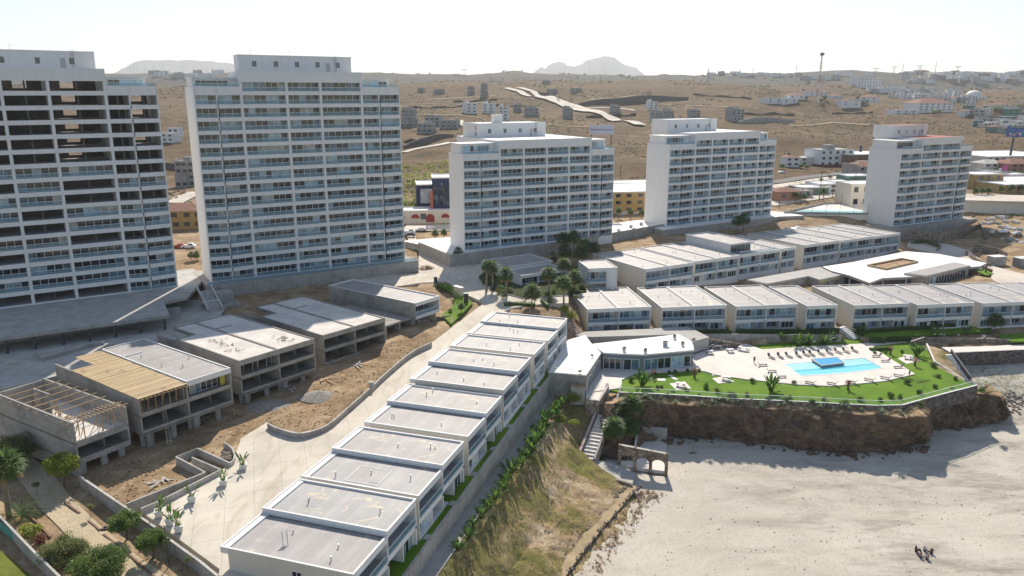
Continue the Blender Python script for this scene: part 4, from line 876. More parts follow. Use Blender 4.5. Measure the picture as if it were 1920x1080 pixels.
PAD = [paddle_mesh(random.Random(60+k), 26).mesh('leaves', m_banana) for k in range(3)]; PADD = [paddle_mesh(random.Random(70+k), 9).mesh('leaves', m_fan) for k in range(2)]
RED = paddle_mesh(random.Random(77), 18, 1.6).mesh('leaves', m_redleaf)
def paddle(base, s, label, group=None, me=None, cat='plant', name='paddle_plant'):
    o = bpy.data.objects.new(name, me or PAD[vr.randrange(3)]); COL.objects.link(o); o.location = base; o.rotation_euler = (0, 0, vr.random()*6.28); o.scale = (s, s, s); return tag(o, label, cat, group)
def agave_mesh(r):
    mb = MB()
    for k in range(22):
        a = k*2.399; el = R(80-70*(k/22)); d = Vector((math.cos(a)*math.cos(el), math.sin(a)*math.cos(el), math.sin(el))); blade(mb, Vector((0, 0, .05)), d, r.uniform(.7, 1), .16, .15, 0, 3)
    return mb.mesh('leaves', m_agave)
AGA = [agave_mesh(random.Random(80+k)) for k in range(2)]
def hedge(pts, w, h, label, mat=None, group=None, dens=26):
    mb = MB(); r = random.Random(len(label)*7+int(pts[0].x)); 
    mb.wall([(p.x, p.y) for p in pts], w*.8, [p.z-.2 for p in pts], [p.z+h*.9 for p in pts], 1)
    for a, b in zip(pts[:-1], pts[1:]):
        L = (b-a).length; d = (b-a)/L; nn = Vector((-d.y, d.x, 0)).normalized()
        for _ in range(int(L*dens*(w+2*h)/2)):
            s = r.random()*L; k = r.random()*(w+2*h)
            if k < w: q = Vector((0, 0, h))+nn*(k-w/2)
            elif k < w+h: q = nn*w/2+Vector((0, 0, k-w))
            else: q = -nn*w/2+Vector((0, 0, k-w-h))
            c = a+d*s+q+Vector((r.gauss(0, .05), r.gauss(0, .05), r.gauss(0, .06))); n_ = Vector((r.gauss(0, 1), r.gauss(0, 1), r.gauss(0, 1))).normalized(); x = n_.orthogonal().normalized(); y = n_.cross(x); l = .22*r.uniform(.6, 1.4)
            mb.face((c-x*l*.5, c+y*l*.4, c+x*l*.5, c-y*l*.4), 0)
    return tag(mb.build('hedge', [mat or m_leaf, m_leaf], None), label, 'hedge', group)
def shore(x, y):
    return float(bzf(np.array([x]), np.array([y]))[0])
# ------------------------------------------------------------------ drive and courtyard
rw = pl([(502,793,-6.2),(520,802,-6.1),(560,812,-6.1),(600,803,-6.1),(625,788,-6.0),(650,766,-5.9),(695,726,-5.5),(725,698,-5.1),(770,661,-4.6),(809,641,-4.2)])
fw = []
for a, b, c, d in zip([rw[0]]+rw[:-2], rw[:-1], rw[1:], rw[2:]+[rw[-1]]):
    for k in range(5):
        t_ = k/5; fw.append(.5*((2*b)+(c-a)*t_+(2*a-5*b+4*c-d)*t_*t_+(3*b-a-3*c+d)*t_**3))
fw.append(rw[-1])
walls('drive_wall', fw, .3, 1.2, m_wallc, 'low curved concrete wall along the drive above the dirt yard', cap=m_conc_l)
cw = lambda *q: pl([(u, v, -6.75) for u, v in q])
walls('yard_wall', cw((237,944),(385,885)), .25, 1.2, m_wallc, 'outer low concrete wall between the dirt and the planter row', cap=m_conc_l)
walls('yard_wall', cw((264,953),(300,938),(414,880)), .25, 1.2, m_conc_l, 'inner low pale wall right behind the row of white planters', cap=m_conc_l)
walls('yard_wall', cw((385,885),(330,856),(370,840),(430,867)), .25, 1.2, m_conc_l, 'three sided pale low wall around an empty pit on the yard', cap=m_conc_l)
walls('yard_wall', cw((414,880),(360,857)), .25, 1.2, m_conc_l, 'short pale wall standing inside the empty pit', cap=m_conc_l)
cv = pl([(419,829,-6.75),(428,833,-6.75),(436,841,-6.75),(440,852,-6.75),(438,862,-6.75),(430,868,-6.75)])
walls('yard_wall', cv, .25, 1.2, m_conc_l, 'curved pale low wall around a rubble bed beside the drive', cap=m_conc_l)
mb = MB(); r = random.Random(3)
for k in range(60):
    q = P(424+r.uniform(-8, 8), 855+r.uniform(-6, 6), -7.1); s = r.uniform(.1, .35); mb.box(q.x-s, q.x+s, q.y-s, q.y+s, -7.6, -7.2+s*r.random())
mb.f and struct(mb.build('rubble', m_rock), 'stuff')
for k, (u, v) in enumerate(((299,968),(319,983),(336,996),(360,941),(419,910),(456,881))):
    q = P(u, v, -7.55); t = thing('planter', q, 'square white planter with tall strelitzia plant on the courtyard, {o}', 'planter', 'white planters on the courtyard', R(20)); mb = MB()
    mb.prism([(-.42,-.42),(.42,-.42),(.42,.42),(-.42,.42)], 0, .02); i = len(mb.v)
    for z_, s in ((0, .42), (.85, .58)): mb.v += [(-s,-s,z_),(s,-s,z_),(s,s,z_),(-s,s,z_)]
    for a in range(4): mb.f.append((i+a, i+(a+1) % 4, i+4+(a+1) % 4, i+4+a)); mb.m.append(0)
    mb.box(-.62, .62, -.62, .62, .85, .97); mb.build('pot', m_coping, t); inst('foliage', PADD[k % 2], t, (0, 0, .9), (0, 0, k*1.3), .95); so_ = MB(); leaf_cloud(so_, [(0, 0, 1.1, .45, .5)], 90, .2, r); so_.build('ground_cover', m_leafy, t)
gw = [P(150,893,-6.9), P(291,988,-6.9)]; walls('garden_wall', gw, .35, 2.2, m_wallc, 'long concrete boundary wall between dirt yard and left garden', cap=m_conc_l)
gw = [P(292,992,-7.3), P(375,1052,-7.4), P(402,1074,-7.4), P(440,1104,-7.4)]; walls('garden_wall', gw, .35, 2.2, m_wallc, 'lower concrete boundary wall below the white planters', cap=m_conc_l)
gw = [P(-60,925,-7.2), P(0,968,-7.2), P(60,1030,-7.4), P(111,1080,-7.5), P(150,1115,-7.5)]; t = walls('garden_wall', gw, .3, 2.3, m_wallc, 'concrete wall at the left bottom corner with a teal painted face', cap=m_conc_l)
mb = MB(); a = P(-60,925,-7.3); b = P(32,1000,-7.4); dn = (b-a).normalized(); off = Vector((dn.y, -dn.x, 0))*.17; 
for s in (off,): mb.face((a+s+Vector((0,0,-2.2)), b+s+Vector((0,0,-2.2)), b+s, a+s)); mb.face((a+s*1.06, b+s*1.06, b+s*1.06+Vector((0,0,-2.2)), a+s*1.06+Vector((0,0,-2.2))))
mb.build('painted_face', plain('teal_paint', (.10, .33, .28)), t)
sheet('left_lawn', pl([(-80,1000,-9.2),(0,1030,-9.2),(70,1090,-9.2),(-80,1140,-9.2)]), plain('dry_lawn', (.13, .15, .03), .95, .1, .3, .5), .5, .4)
ribbon('garden_path', [hit(20,850), hit(60,890), hit(105,945), hit(160,1000), hit(220,1050), hit(300,1110)], 4.2, plain('cobble_path', (.44, .365, .25), .95, .1, .3, 3.5, 0, .6), .12, 1.5)
for lab, pts in (('brick edging along the garden path, upper short piece', ((122,945),(150,967))), ('brick edging along the garden path, middle short piece', ((167,982),(188,999))), ('long brick edging along the garden path, lower right', ((195,1006),(240,1042),(290,1085))), ('brick edging left of the garden path', ((51,967),(72,985),(95,1010)))):
    q = [hit(*p) for p in pts]; walls('path_edging', [x+Vector((0, 0, .3)) for x in q], .25, .3, plain('edging_brick', (.22, .13, .09), .9), lab, 'edging', drop=.3)
# lamp post
q = P(317,1058,-9); mb = MB(); mb.tube((0, 0, 0), (-.05, 0, 5.6), .09, .06, 8); tag(mb.build('lamp_post', m_dark, None, q), 'thin dark post in front of the white planters', 'post')
# left garden trees
tree('tree', hit(122,918), 5.6, 3.0, 2.1, 8500, .27, m_leafy, 'bright yellow green bushy tree beside the long garden wall', 'tree', nb=46)
tree('tree', hit(28,880), 5.6, 4.4, 2.6, 8000, .3, m_leafo, 'large grey green tree at the left edge in front of the roofless shell', 'tree', nb=54)
tree('tree', hit(238,1012), 4.2, 2.5, 1.6, 5200, .24, m_treeleaf, 'round dark green tree on a thin trunk beside the garden path, upper of two', 'tree', nb=54, trunk_h=2)
tree('tree', hit(288,1050), 4.2, 2.3, 1.6, 4600, .24, m_treeleaf, 'round dark green tree on a thin trunk beside the garden path, lower of two', 'tree', nb=54, trunk_h=2)
tree('shrub', hit(120,1050), 3.0, 3.6, 1.9, 7500, .26, m_leafo, 'big dense round shrub left of the path, smaller of the two at the bottom edge', 'shrub', nb=46, trunk_h=.6)
tree('shrub', hit(185,1082), 3.6, 4.3, 2.3, 9500, .26, m_treeleaf, 'biggest dense green shrub at the bottom edge by the garden path', 'shrub', nb=54, trunk_h=.6)
bush(hit(54,1008), 1.9, 'light green feathery shrub beside the teal faced wall', mat=m_leafy, sz=2.0); bush(hit(75,1022), 1.3, 'dry reddish shrub beside the teal faced wall', mat=m_redleaf)
palm(hit(18,972), 8.2, 2.6, 'tall fan palm with shaggy crown at the left edge of the garden', None); palm(hit(42,978), .8, 2.4, 'low feather palm beside the tall fan palm', None, 1)
bush(hit(5,905), 2.2, 'dark shrub behind the tall fan palm at the left edge', sz=2.6)
for k, (u, v) in enumerate(((170,972),(352,1075),(70,930))):
    q = hit(u, v); t = thing('sapling', q, 'thin leafy sapling on bare soil, {o} in the left garden', 'sapling', 'saplings in the left garden'); mb = MB(); mb.tube((0, 0, -.2), (.1, 0, 2), .05, .03, 5); mb.build('stem', m_trunk, t); inst('crown', BUSH[k].mesh('foliage', m_leafo), t, (.1, 0, 1.6), (0, 0, 0), .7)
mb = MB(); 
for k in range(16):
    a = k/16*6.283; b = (k+1)/16*6.283; mb.tube((.38*math.cos(a), .38*math.sin(a), .12), (.38*math.cos(b), .38*math.sin(b), .12), .14, n=6)
q = hit(197,996); q.z += .05; tag(mb.build('old_tyre', m_dark, None, q), 'old black tyre lying beside the garden path', 'tyre')
# ------------------------------------------------------------------ sea side of the drive houses
sw = [wp(s, 1.15, wbase(s)+.05) for s in (-16, -4, 8, 20, 32, 44, 56, 68, 82)]
walls('sea_wall', sw, .4, 4.6, m_wallc, 'long concrete retaining wall between the house lawn strip and the sea path', cap=m_conc_l)
for k in range(9):
    mb = MB(); s = 1+9.2*k; q = wp(s, .55, wbase(s)+.02); mb.box(-.7, .7, -.35, .35, 0, .06); o = tag(mb.build('stepping_slab', m_conc_l, None, q), 'small pale slab in the lawn strip behind the sea wall, {o}', 'paving slab', 'slabs in the lawn strip'); o.rotation_euler = (0, 0, R(90-18.2))
for k in range(19):
    q = wp(76-3.0*k, 4.4+vr.uniform(-.3, .9), pathz(76-3*k)-.25); s_ = (1.4-.6*k/19)*vr.uniform(.85, 1.2); paddle(q, s_, 'tall paddle leaved plant beside the sea path, {o} in line', 'paddle plants along the sea path')
for k, (u, v) in enumerate(((988,835),(975,862),(960,890),(944,918),(928,950),(915,985),(1000,812),(905,1010))):
    paddle(P(u, v, -14.2-2*(v-812)/200), .75, 'small staked plant on the slope below the sea path, {o}', 'staked plants on the slope')
bush(P(1078,752,-12.9), 1.9, 'round bright green shrub in front of the concrete hut', mat=m_leafy); bush(P(1052,792,-14.3), 1.7, 'bright green shrub beside the paddle plants', mat=m_leafy); bush(P(1074,797,-14.9), 1.3, 'bright green shrub nearest the beach stair wall', mat=m_leafy)
# scrub and weeds on the slope and trail edge
def scatter(name, n, fn, size, mat, seed, h=.8):
    mb = MB(); r = random.Random(seed)
    for _ in range(n):
        c = fn(r); s = size*r.uniform(.5, 1.6)
        for _ in range(7):
            d = Vector((r.gauss(0, 1), r.gauss(0, 1), abs(r.gauss(0, h)))).normalized(); blade(mb, c, d, s, s*.3, .5, 0, 1)
    return struct(mb.build(name, mat), 'stuff')
def on_slope(lo, hi):
    def f(r):
        k = r.uniform(1.2, 7.6); i = int(k); t_ = k-i; w_ = r.uniform(lo, hi); a = top[i].lerp(top[i+1], t_); b = bot[i].lerp(bot[i+1], t_); return a.lerp(b, w_)+Vector((0, 0, .05-1.7*(1-abs(2*w_-1))))
    return f
m_brown = leafm('brown_weed', (.11, .075, .045), (.24, .165, .10)); scatter('slope_weeds', 1300, on_slope(.1, .95), .28, m_brown, 1); scatter('green_weeds', 900, on_slope(.0, .45), .3, m_leafo, 2)
def edge(r):
    k = r.uniform(3.1, 7.9); i = int(k); t_ = k-i; q = bot[i].lerp(bot[min(i+1, 8)], t_); return q+Vector((r.uniform(1.5, 6.0), r.uniform(-1.2, .4), -.3-.1*r.random()))
scatter('reddish_scrub', 170, edge, .45, m_redleaf, 3); scatter('dry_scrub', 230, edge, .45, m_dry, 4)
mb = MB(); r = random.Random(9)
for k in range(190):
    kk = r.uniform(3, 7.9); i = int(kk); q = bot[i].lerp(bot[min(i+1, 8)], kk-i)+Vector((r.choice((-1.3, 1.35))+r.gauss(0, .15), r.gauss(0, .2), .35)); s = r.uniform(.08, .19); mb.box(q.x-s, q.x+s, q.y-s, q.y+s, q.z-.4, q.z+s*.6)
struct(mb.build('edging_stones', m_rock), 'stuff')
# beach stairs
def stair(name, label, tp_, bt_, w, n, mat, th=.5):
    t = thing(name, bt_, label, 'stair'); d = tp_-bt_; hd = Vector((d.x, d.y, 0)); L = hd.length; u_ = hd.normalized(); sd = Vector((-u_.y, u_.x, 0))*w/2; mb = MB()
    for k in range(n):
        a = u_*(L*k/n); b = u_*(L*(k+1)/n+.15); z = d.z*(k+.6)/n; mb.prism([tuple((a-sd)[:2]), tuple((b-sd)[:2]), tuple((b+sd)[:2]), tuple((a+sd)[:2])], z-1.5, z)
    mb.build('steps', mat, t); return t
s0, s1 = P(1152,729,-12.0), P(1097,868,-19.7)
t = stair('beach_stair', 'long concrete stair descending to the beach beside the fan palms', s0, s1, 2.5, 22, m_deck)
def rail_wall(parent, pts, th, h, mat, cap, name='side_wall'):
    mb = MB(); o = parent.location; mb.wall([(p.x-o.x, p.y-o.y) for p in pts], th, [p.z-o.z-2.5 for p in pts], [p.z-o.z+h for p in pts], 0, 1); mb.build(name, [mat, cap], parent)
m_pinkcap = plain('pinkish_coping', (.50, .40, .36), .9, .1, .2, 1)
rail_wall(t, [P(1139,724,-12), P(1080,868,-19.8)], .5, .7, m_stone_p, m_pinkcap); rail_wall(t, [P(1164,732,-12.1), P(1114,866,-19.7)], .4, .7, m_stone_p, m_conc_l)
sheet('beach_landing', pl([(1080,868,-19.9),(1115,862,-19.9),(1165,872,-20.1),(1192,888,-20.4),(1186,906,-20.6),(1110,886,-20.2),(1080,876,-20)]), m_conc_l, 2.2, 1, False)
walls('landing_wall', pl([(1079,872,-19.6),(1110,887,-19.8),(1186,907,-20.2)]), .3, 1.5, m_stone_p, 'low pinkish wall along the beach landing', drop=1.5)
mb = MB(); mb.tube((0, 0, 0), (0, 0, .55), .45, .5, 12); mb.tube((0, 0, .55), (0, 0, .6), .52, .52, 12, 1); tag(mb.build('round_bin', [m_dark, m_coping], None, P(1087,870,-19.8)), 'round white topped drum at the foot of the beach stair', 'drum')
# ruined arcade on the beach
L_, R_ = P(1158,874,-20.6), P(1251,893,-21.3); dd = R_-L_; dd.z = 0; LL = dd.length; t = thing('ruined_arcade', Vector((L_.x, L_.y, -21.7)), 'ruined stone arcade with three open arches on the beach', 'ruin', None, math.atan2(dd.y, dd.x)); mb = MB()
bz0 = 1.2; nA = 3; wA = LL*.8/3; x = LL*.06
def arch_wall(mb, x0, x1, zt0, zt1, th):
    """pier, arch, pier: fill above a semicircle"""
    c = (x0+x1)/2; rr = (x1-x0)/2; zs = 2.55; N = 12
    for k in range(N):
        a0 = math.pi*k/N; a1 = math.pi*(k+1)/N; p = [(c-rr*math.cos(a0), zs+rr*.8*math.sin(a0)), (c-rr*math.cos(a1), zs+rr*.8*math.sin(a1))]
        z0_, z1_ = p[0][1], p[1][1]; za = zt0+(zt1-zt0)*((p[0][0]-x0)/(x1-x0)); zb_ = zt0+(zt1-zt0)*((p[1][0]-x0)/(x1-x0))
        for y, fl in ((0, 0), (th, 1)):
            f = [(p[0][0], y, z0_), (p[1][0], y, z1_), (p[1][0], y, zb_), (p[0][0], y, za)]; mb.face(f if not fl else f[::-1])
        mb.face([(p[0][0], 0, z0_), (p[0][0], th, z0_), (p[1][0], th, z1_), (p[1][0], 0, z1_)]); mb.face([(p[0][0], 0, za), (p[1][0], 0, zb_), (p[1][0], th, zb_), (p[0][0], th, za)], 1)
ztl, ztr = 5.6, 4.95; gap = LL*.06; aw = (LL-4*gap)/3
for k in range(3):
    x0 = gap+k*(aw+gap); f0 = x0/LL; f1_ = (x0+aw)/LL; arch_wall(mb, x0, x0+aw, ztl+(ztr-ztl)*f0, ztl+(ztr-ztl)*f1_, .7)
for k in range(4): x0 = k*(aw+gap); mb.box(x0, x0+gap, .0, .7, -1, ztl+(ztr-ztl)*((x0+gap/2)/LL))
mb.box(gap+aw, LL, -.05, .75, -1.2, .35)
mb.build('arches', [m_stone, m_conc_l], t)
zf_ = -20.75; fl4 = [P(1197,823,zf_), P(1250,827,zf_), R_+Vector((-.1, .75, 0)), L_.lerp(R_, .03)+Vector((0, .75, 0)), L_.lerp(R_, .03)+Vector((0, 2.6, 0)), L_.lerp(R_, .36)+Vector((0, 3.2, 0))]
t = thing('beach_room', fl4[1], 'roofless concrete room with white floor behind the arcade', 'ruin'); o_ = t.location; l4 = [(p.x-o_.x, p.y-o_.y) for p in fl4]
mb = MB(); mb.prism(l4, -1.5, .1); mb.build('floor', m_deck, t); mb = MB(); mb.wall([l4[0], l4[1]], .35, -1, 2.9, 0, 1); a_, b_ = Vector(l4[0]), Vector(l4[5]); mb.wall([l4[0], tuple(a_.lerp(b_, .55)), tuple(a_.lerp(b_, .9))], .35, -1, [2.9, 2.4, .9], 0, 1); mb.build('wall', [m_wallc, m_coping], t)
mb = MB(); mb.wall([(P(1160,846,-19.2).x, P(1160,846,-19.2).y), (P(1168,836,-19.2).x, P(1168,836,-19.2).y), (P(1194,840,-19.2).x, P(1194,840,-19.2).y)], .5, -22, [-19.2, -19.0, -19.2]); tag(mb.build('ruined_wall', m_stone_d), 'dark ruined stone wall between the arcade and the fan palms', 'ruin')
# palms on the beach side
palm(P(1183,786,-16.0), 3.2, 2.3, 'fan palm nearest the lawn corner beside the cliff', 'fan palms beside the beach stair'); palm(P(1150,840,-19.6), 4.2, 2.3, 'big fan palm between the beach stair and the arcade', 'fan palms beside the beach stair'); palm(P(1177,824,-19), 2.8, 2.3, 'fan palm directly behind the roofless beach room', 'fan palms beside the beach stair'); palm(P(1165,792,-16.5), 1.6, 1.8, 'short fan palm at the top of the planted bank', 'fan palms beside the beach stair')
for k, (u, v, s) in enumerate(((1140,858,1.0),(1128,862,1.1),(1150,815,1.3),(1172,845,1.2),(1138,830,1.0),(1192,815,1.2),(1200,795,1.0),(1165,765,1.2),(1203,778,1.1))): bush(P(u, v, -12.6-8*(v-740)/115), s, 'dark shrub on the bank between beach stair and cliff, {o}', 'shrub', 'shrubs on the planted bank')
# people on the beach, driftwood, stones
def clothes(name, c): return plain(name, c, .9, .1, .1)
def skin_mesh(joints, edges, mat, name, sub=1):
    me = bpy.data.meshes.new(name); me.from_pydata([j[0] for j in joints], edges, []); o = bpy.data.objects.new(name, me); COL.objects.link(o)
    mo = o.modifiers.new('s', 'SKIN'); 
    for k, j in enumerate(joints): me.skin_vertices[0].data[k].radius = (j[1], j[1])
    me.skin_vertices[0].data[0].use_root = True
    sb = o.modifiers.new('b', 'SUBSURF'); sb.levels = sb.render_levels = sub; bpy.context.view_layer.update(); dg = bpy.context.evaluated_depsgraph_get()
    m2 = bpy.data.meshes.new_from_object(o.evaluated_get(dg)); m2.name = name; bpy.data.objects.remove(o); m2.materials.clear(); m2.materials.append(mat); return m2
def person(loc, rot, pose, label, top, bottom, hair=None, group=None, s=1.0):
    t = thing('person', loc, label, 'person', group, rot); t.scale = (s, s, s)
    if pose == 'sit':
        J = {'p': (0, 0, .16), 'c': (0, -.1, .5), 'n': (0, -.08, .66), 'h': (0, -.05, .78), 't': (0, -.05, .9)}; kn = (.13, .38, .42); an = (.13, .55, .07); toe = (.14, .7, .04); sh, el, wr = (.19, -.08, .6), (.26, .08, .38), (.17, .3, .4); hip = (.1, .02, .16)
    else:
        st = .12 if pose == 'walk' else .02
        J = {'p': (0, 0, .95), 'c': (0, 0, 1.3), 'n': (0, 0, 1.48), 'h': (0, .02, 1.6), 't': (0, .01, 1.72)}; kn = (.1, .04, .5); an = (.1, st, .08); toe = (.11, st+.16, .03); sh, el, wr = (.2, 0, 1.42), (.26, -.03, 1.14), (.27, .08, .9); hip = (.1, 0, .92)
    mir = lambda q, k: (-q[0] if k else q[0], -q[1] if (k and pose == 'walk' and q in (kn, an, toe) and False) else q[1], q[2])
    jo = [(J['p'], .125), (J['c'], .14), (J['n'], .055), (J['h'], .095), (J['t'], .07)]; ed = [(0, 1), (1, 2), (2, 3), (3, 4)]
    for k in (0, 1):
        b = len(jo); yo = (st if k == 0 else -st) if pose != 'sit' else 0
        f = lambda q, y=0: (mir(q, k)[0], q[1]+y, q[2])
        jo += [(f(sh), .06), (f(el), .045), (f(wr), .033), (f((wr[0], wr[1]+.06, wr[2]-.1)), .03), (f(hip), .09), (f(kn, yo*.5), .06), (f(an, yo-(st if pose != 'sit' else 0)), .042), (f(toe, yo-(st if pose != 'sit' else 0)), .035)]
        ed += [(1, b), (b, b+1), (b+1, b+2), (b+2, b+3), (0, b+4), (b+4, b+5), (b+5, b+6), (b+6, b+7)]
    inst('body', skin_mesh(jo, ed, m_skin, 'body'), t)
    tj = [(jo[0][0], .145), (jo[1][0], .165), (jo[5][0], .075), (tuple((Vector(jo[5][0])*.4+Vector(jo[6][0])*.6)), .065), (jo[13][0], .075), (tuple((Vector(jo[13][0])*.4+Vector(jo[14][0])*.6)), .065)]
    inst('shirt', skin_mesh(tj, [(0, 1), (1, 2), (2, 3), (1, 4), (4, 5)], top, 'shirt'), t)
    bj = [(jo[0][0], .14), (jo[9][0], .11), (jo[10][0], .08), (tuple(Vector(jo[10][0]).lerp(Vector(jo[11][0]), .8)), .06), (jo[17][0], .11), (jo[18][0], .08), (tuple(Vector(jo[18][0]).lerp(Vector(jo[19][0]), .8)), .06)]
    inst('trousers', skin_mesh(bj, [(0, 1), (1, 2), (2, 3), (0, 4), (4, 5), (5, 6)], bottom, 'trousers'), t)
    hh = Vector(J['h']); inst('hair', skin_mesh([(tuple(hh+Vector((0, -.03, .06))), .105), (tuple(hh+Vector((0, -.07, -.06))), .08)], [(0, 1)], hair or m_hair, 'hair'), t); return t
k_red, k_pink, k_lil, k_wh, k_bk, k_blue, k_br = clothes('red_cloth', (.28, .01, .03)), clothes('pink_cloth', (.55, .30, .31)), clothes('lilac_cloth', (.38, .36, .52)), clothes('white_cloth', (.65, .64, .68)), clothes('black_cloth', (.015, .013, .02)), clothes('blue_cloth', (.05, .08, .16)), clothes('brown_cloth', (.14, .08, .06))
def bp(u, v): q = P(u, v, -22.3); q.z = shore(q.x, q.y)-.02; return q
person(bp(1717,1037), R(230), 'sit', 'person in dark clothes sitting on the sand, tallest of the beach group', k_bk, k_bk, s=1.35); person(bp(1733,1036), R(190), 'sit', 'person in white top sitting on the sand at the back of the beach group', k_wh, k_blue, s=1.1); person(bp(1746,1040), R(110), 'sit', 'person in dark red top sitting at the right of the beach group', k_red, k_bk, s=1.15)
person(bp(1725,1047), R(-30), 'sit', 'person in pink top sitting with back to the sea in the beach group', k_pink, k_bk, s=1.15); person(bp(1738,1051), R(10), 'sit', 'person in lilac top sitting at the front of the beach group', k_lil, k_bk, s=1.15)
person(P(1414,680.5,DZ), R(170), 'walk', 'person in brown top walking on the pool deck near the left loungers', k_br, k_bk); person(P(1704.5,706.5,DZ), R(30), 'walk', 'person in dark clothes standing at the right tip of the pool deck', k_blue, k_red); person(P(1584,650,-11.9), R(90), 'walk', 'person in grey standing in the shade behind the pool lounger row', k_lil, k_bk)
q = P(1802,697,-15); person(q, R(20), 'walk', 'person in dark clothes on the right beach steps', k_bk, k_blue); person(P(1003,567,-3.9), R(120), 'walk', 'person in pink and white on the pavement by the road palms', k_pink, k_wh)
mb = MB(); mb.tube((-.7, 0, .1), (.5, .2, .25), .18, .12, 7); mb.tube((.2, .1, .2), (.8, -.3, .3), .1, .06, 6); tag(mb.build('driftwood', m_trunk, None, bp(1298,863)), 'dark driftwood log on the bright sand near the arcade', 'driftwood'); mb = MB(); mb.tube((-1.2, -.5, .1), (1.1, .5, .3), .12, .08, 6); tag(mb.build('driftwood', m_trunk, None, bp(1361,823)), 'driftwood branch in the shade below the cliff', 'driftwood')
# ------------------------------------------------------------------ clubhouse
def on_wall(parent, p, q, z0, z1, name='window', off=.06, **kw):
    o = parent.location; d = q-p; mb = MB(); glaze(mb, 0, math.hypot(d.x, d.y), z0-o.z, z1-o.z, -off, **kw); w_ = mb.build(name, WM, parent, (p.x-o.x, p.y-o.y, 0)); w_.rotation_euler = (0, 0, math.atan2(d.y, d.x)); return w_
m_greyst = stucco('grey_stucco', (.235, .245, .265))
ZC = -7.8
cp_ = pl([(1131,661,ZC),(1166,663,ZC),(1206,664.5,ZC),(1300,656,ZC),(1298,641,ZC),(1272,627,ZC),(1110,645,ZC),(1117,651,ZC)])
SHEETS.append(([tuple(p) for p in cp_], 6)); t = thing('clubhouse', Vector((cp_[0].x, cp_[0].y, -12)), 'flat roofed grey clubhouse with long window front facing the lawn', 'clubhouse'); o_ = t.location
mb = MB(); mb.prism([(p.x-o_.x, p.y-o_.y) for p in cp_], -1, 3.9); mb.build('wall', m_greyst, t); mb = MB(); mb.prism([((p.x-o_.x)*1.004+.02, (p.y-o_.y)-.15 if k < 4 else p.y-o_.y) for k, p in enumerate(cp_)], 3.9, 4.25); mb.build('roof', m_roofw, t)
seg = lambda a, b, f0, f1: (a.lerp(b, f0), a.lerp(b, f1))
for a, b, f0, f1, pw in ((0, 1, .03, .97, 1.5), (1, 2, .1, .82, 1.7), (2, 3, .03, .95, 1.6)): p, q = seg(cp_[a], cp_[b], f0, f1); on_wall(t, p, q, -11.7, -9.0, pw=pw, dark=.88, fr=.12)
for k, (u, v) in enumerate(((1170,657),(1210,660),(1280,647),(1265,634),(1300,641))):
    q = P(u, v, ZC+.25); mb = MB(); mb.box(-.35, .35, -.35, .35, 0, .6); o = thing('potted_shrub', q, 'small potted shrub on the clubhouse roof, {o}', 'potted plant', 'potted shrubs on the clubhouse roof'); mb.build('pot', m_conc_l, o); inst('foliage', BUSH[k % 4].mesh('foliage', m_leaf), o, (0, 0, .5), (0, 0, 0), .5)
q = P(1247,646,ZC+.25); mb = MB(); mb.box(-.5, .5, -.5, .5, 0, .9); mb.box(-.75, .75, -.75, .75, 1.1, 1.25); mb.tube((0, 0, .9), (0, 0, 1.1), .3, n=8); tag(mb.build('roof_vent', m_metal, None, q), 'boxy metal vent hood on the clubhouse roof', 'vent')
lw = pl([(1028,697,ZC),(1099,703.5,ZC),(1127,662,ZC),(1117,651,ZC),(1110,645,ZC),(1097,628,ZC),(1066,637,ZC),(1058,645,ZC)])
SHEETS.append(([tuple(p) for p in lw], 6)); t = thing('terrace_building', Vector((lw[1].x, lw[1].y, -12)), 'low building under a bright white terrace beside the clubhouse', 'building'); o_ = t.location
mb = MB(); mb.prism([(p.x-o_.x, p.y-o_.y) for p in lw], -2, 3.98); mb.build('wall', m_wallc, t); mb = MB(); mb.prism([((p.x-o_.x), (p.y-o_.y)) for p in lw], 3.98, 4.2); mb.build('terrace', m_roofw, t)
p, q = seg(lw[1], lw[2], .12, .93); on_wall(t, p, q, -12, -9, pw=1.5, dark=.7)
mb = MB(); z_ = 4.2; fp = [(lw[0].x-o_.x, lw[0].y-o_.y+.1), (lw[1].x-o_.x-.1, lw[1].y-o_.y+.1), (lw[2].x-o_.x-.1, lw[2].y-o_.y)]; mb.wall(fp, .02, z_, z_+.95, 0); mb.wall(fp, .08, z_+.95, z_+1.02, 1); mb.build('glass_railing', [m_fence, m_coping], t)
for k, (u, v) in enumerate(((1087,698),(1110,668))): bush(P(u, v, ZC+.3), .5, ('small shrub at the front edge of the white terrace', 'small shrub at the right edge of the white terrace')[k])
sheet('terrace_deck', pl([(1095,632,-8.3),(1272,627,-8.3),(1300,640,-8.3),(1330,632,-8.6),(1290,612,-8.6),(1200,617,-8.3),(1095,622,-8.3),(1080,628,-8.3)]), m_path, 3, 3)
sheet('terrace_walk', pl([(1098,745,-11.95),(1122,751,-11.95),(1140,722,-11.95),(1150,702,-11.95),(1122,694,-11.95),(1101,722,-11.95)]), m_deck, 2.5, 2)
q = P(1084,746,-12.9); mb = MB(); t = thing('concrete_hut', q, 'small concrete hut with flat roof in front of the white terrace', 'hut', None, R(-8)); mb.box(-1.5, 1.5, -1.3, 1.5, -1, 3.0); mb.build('wall', m_conc_l, t); mb = MB(); mb.box(-1.6, 1.6, -1.4, 1.6, 3.0, 3.15); mb.build('roof', m_lip, t); mb = MB(); mb.box(1.5, 1.53, -.9, .9, 0, 2.1); mb.build('door', m_dark, t)
walls('stone_side_wall', pl([(1100,748,-12.0),(1122,751,-12.0),(1140,723,-11.2)]), .5, 1.2, m_stone_p, 'low stone wall beside the top of the beach stair', cap=m_conc_l)
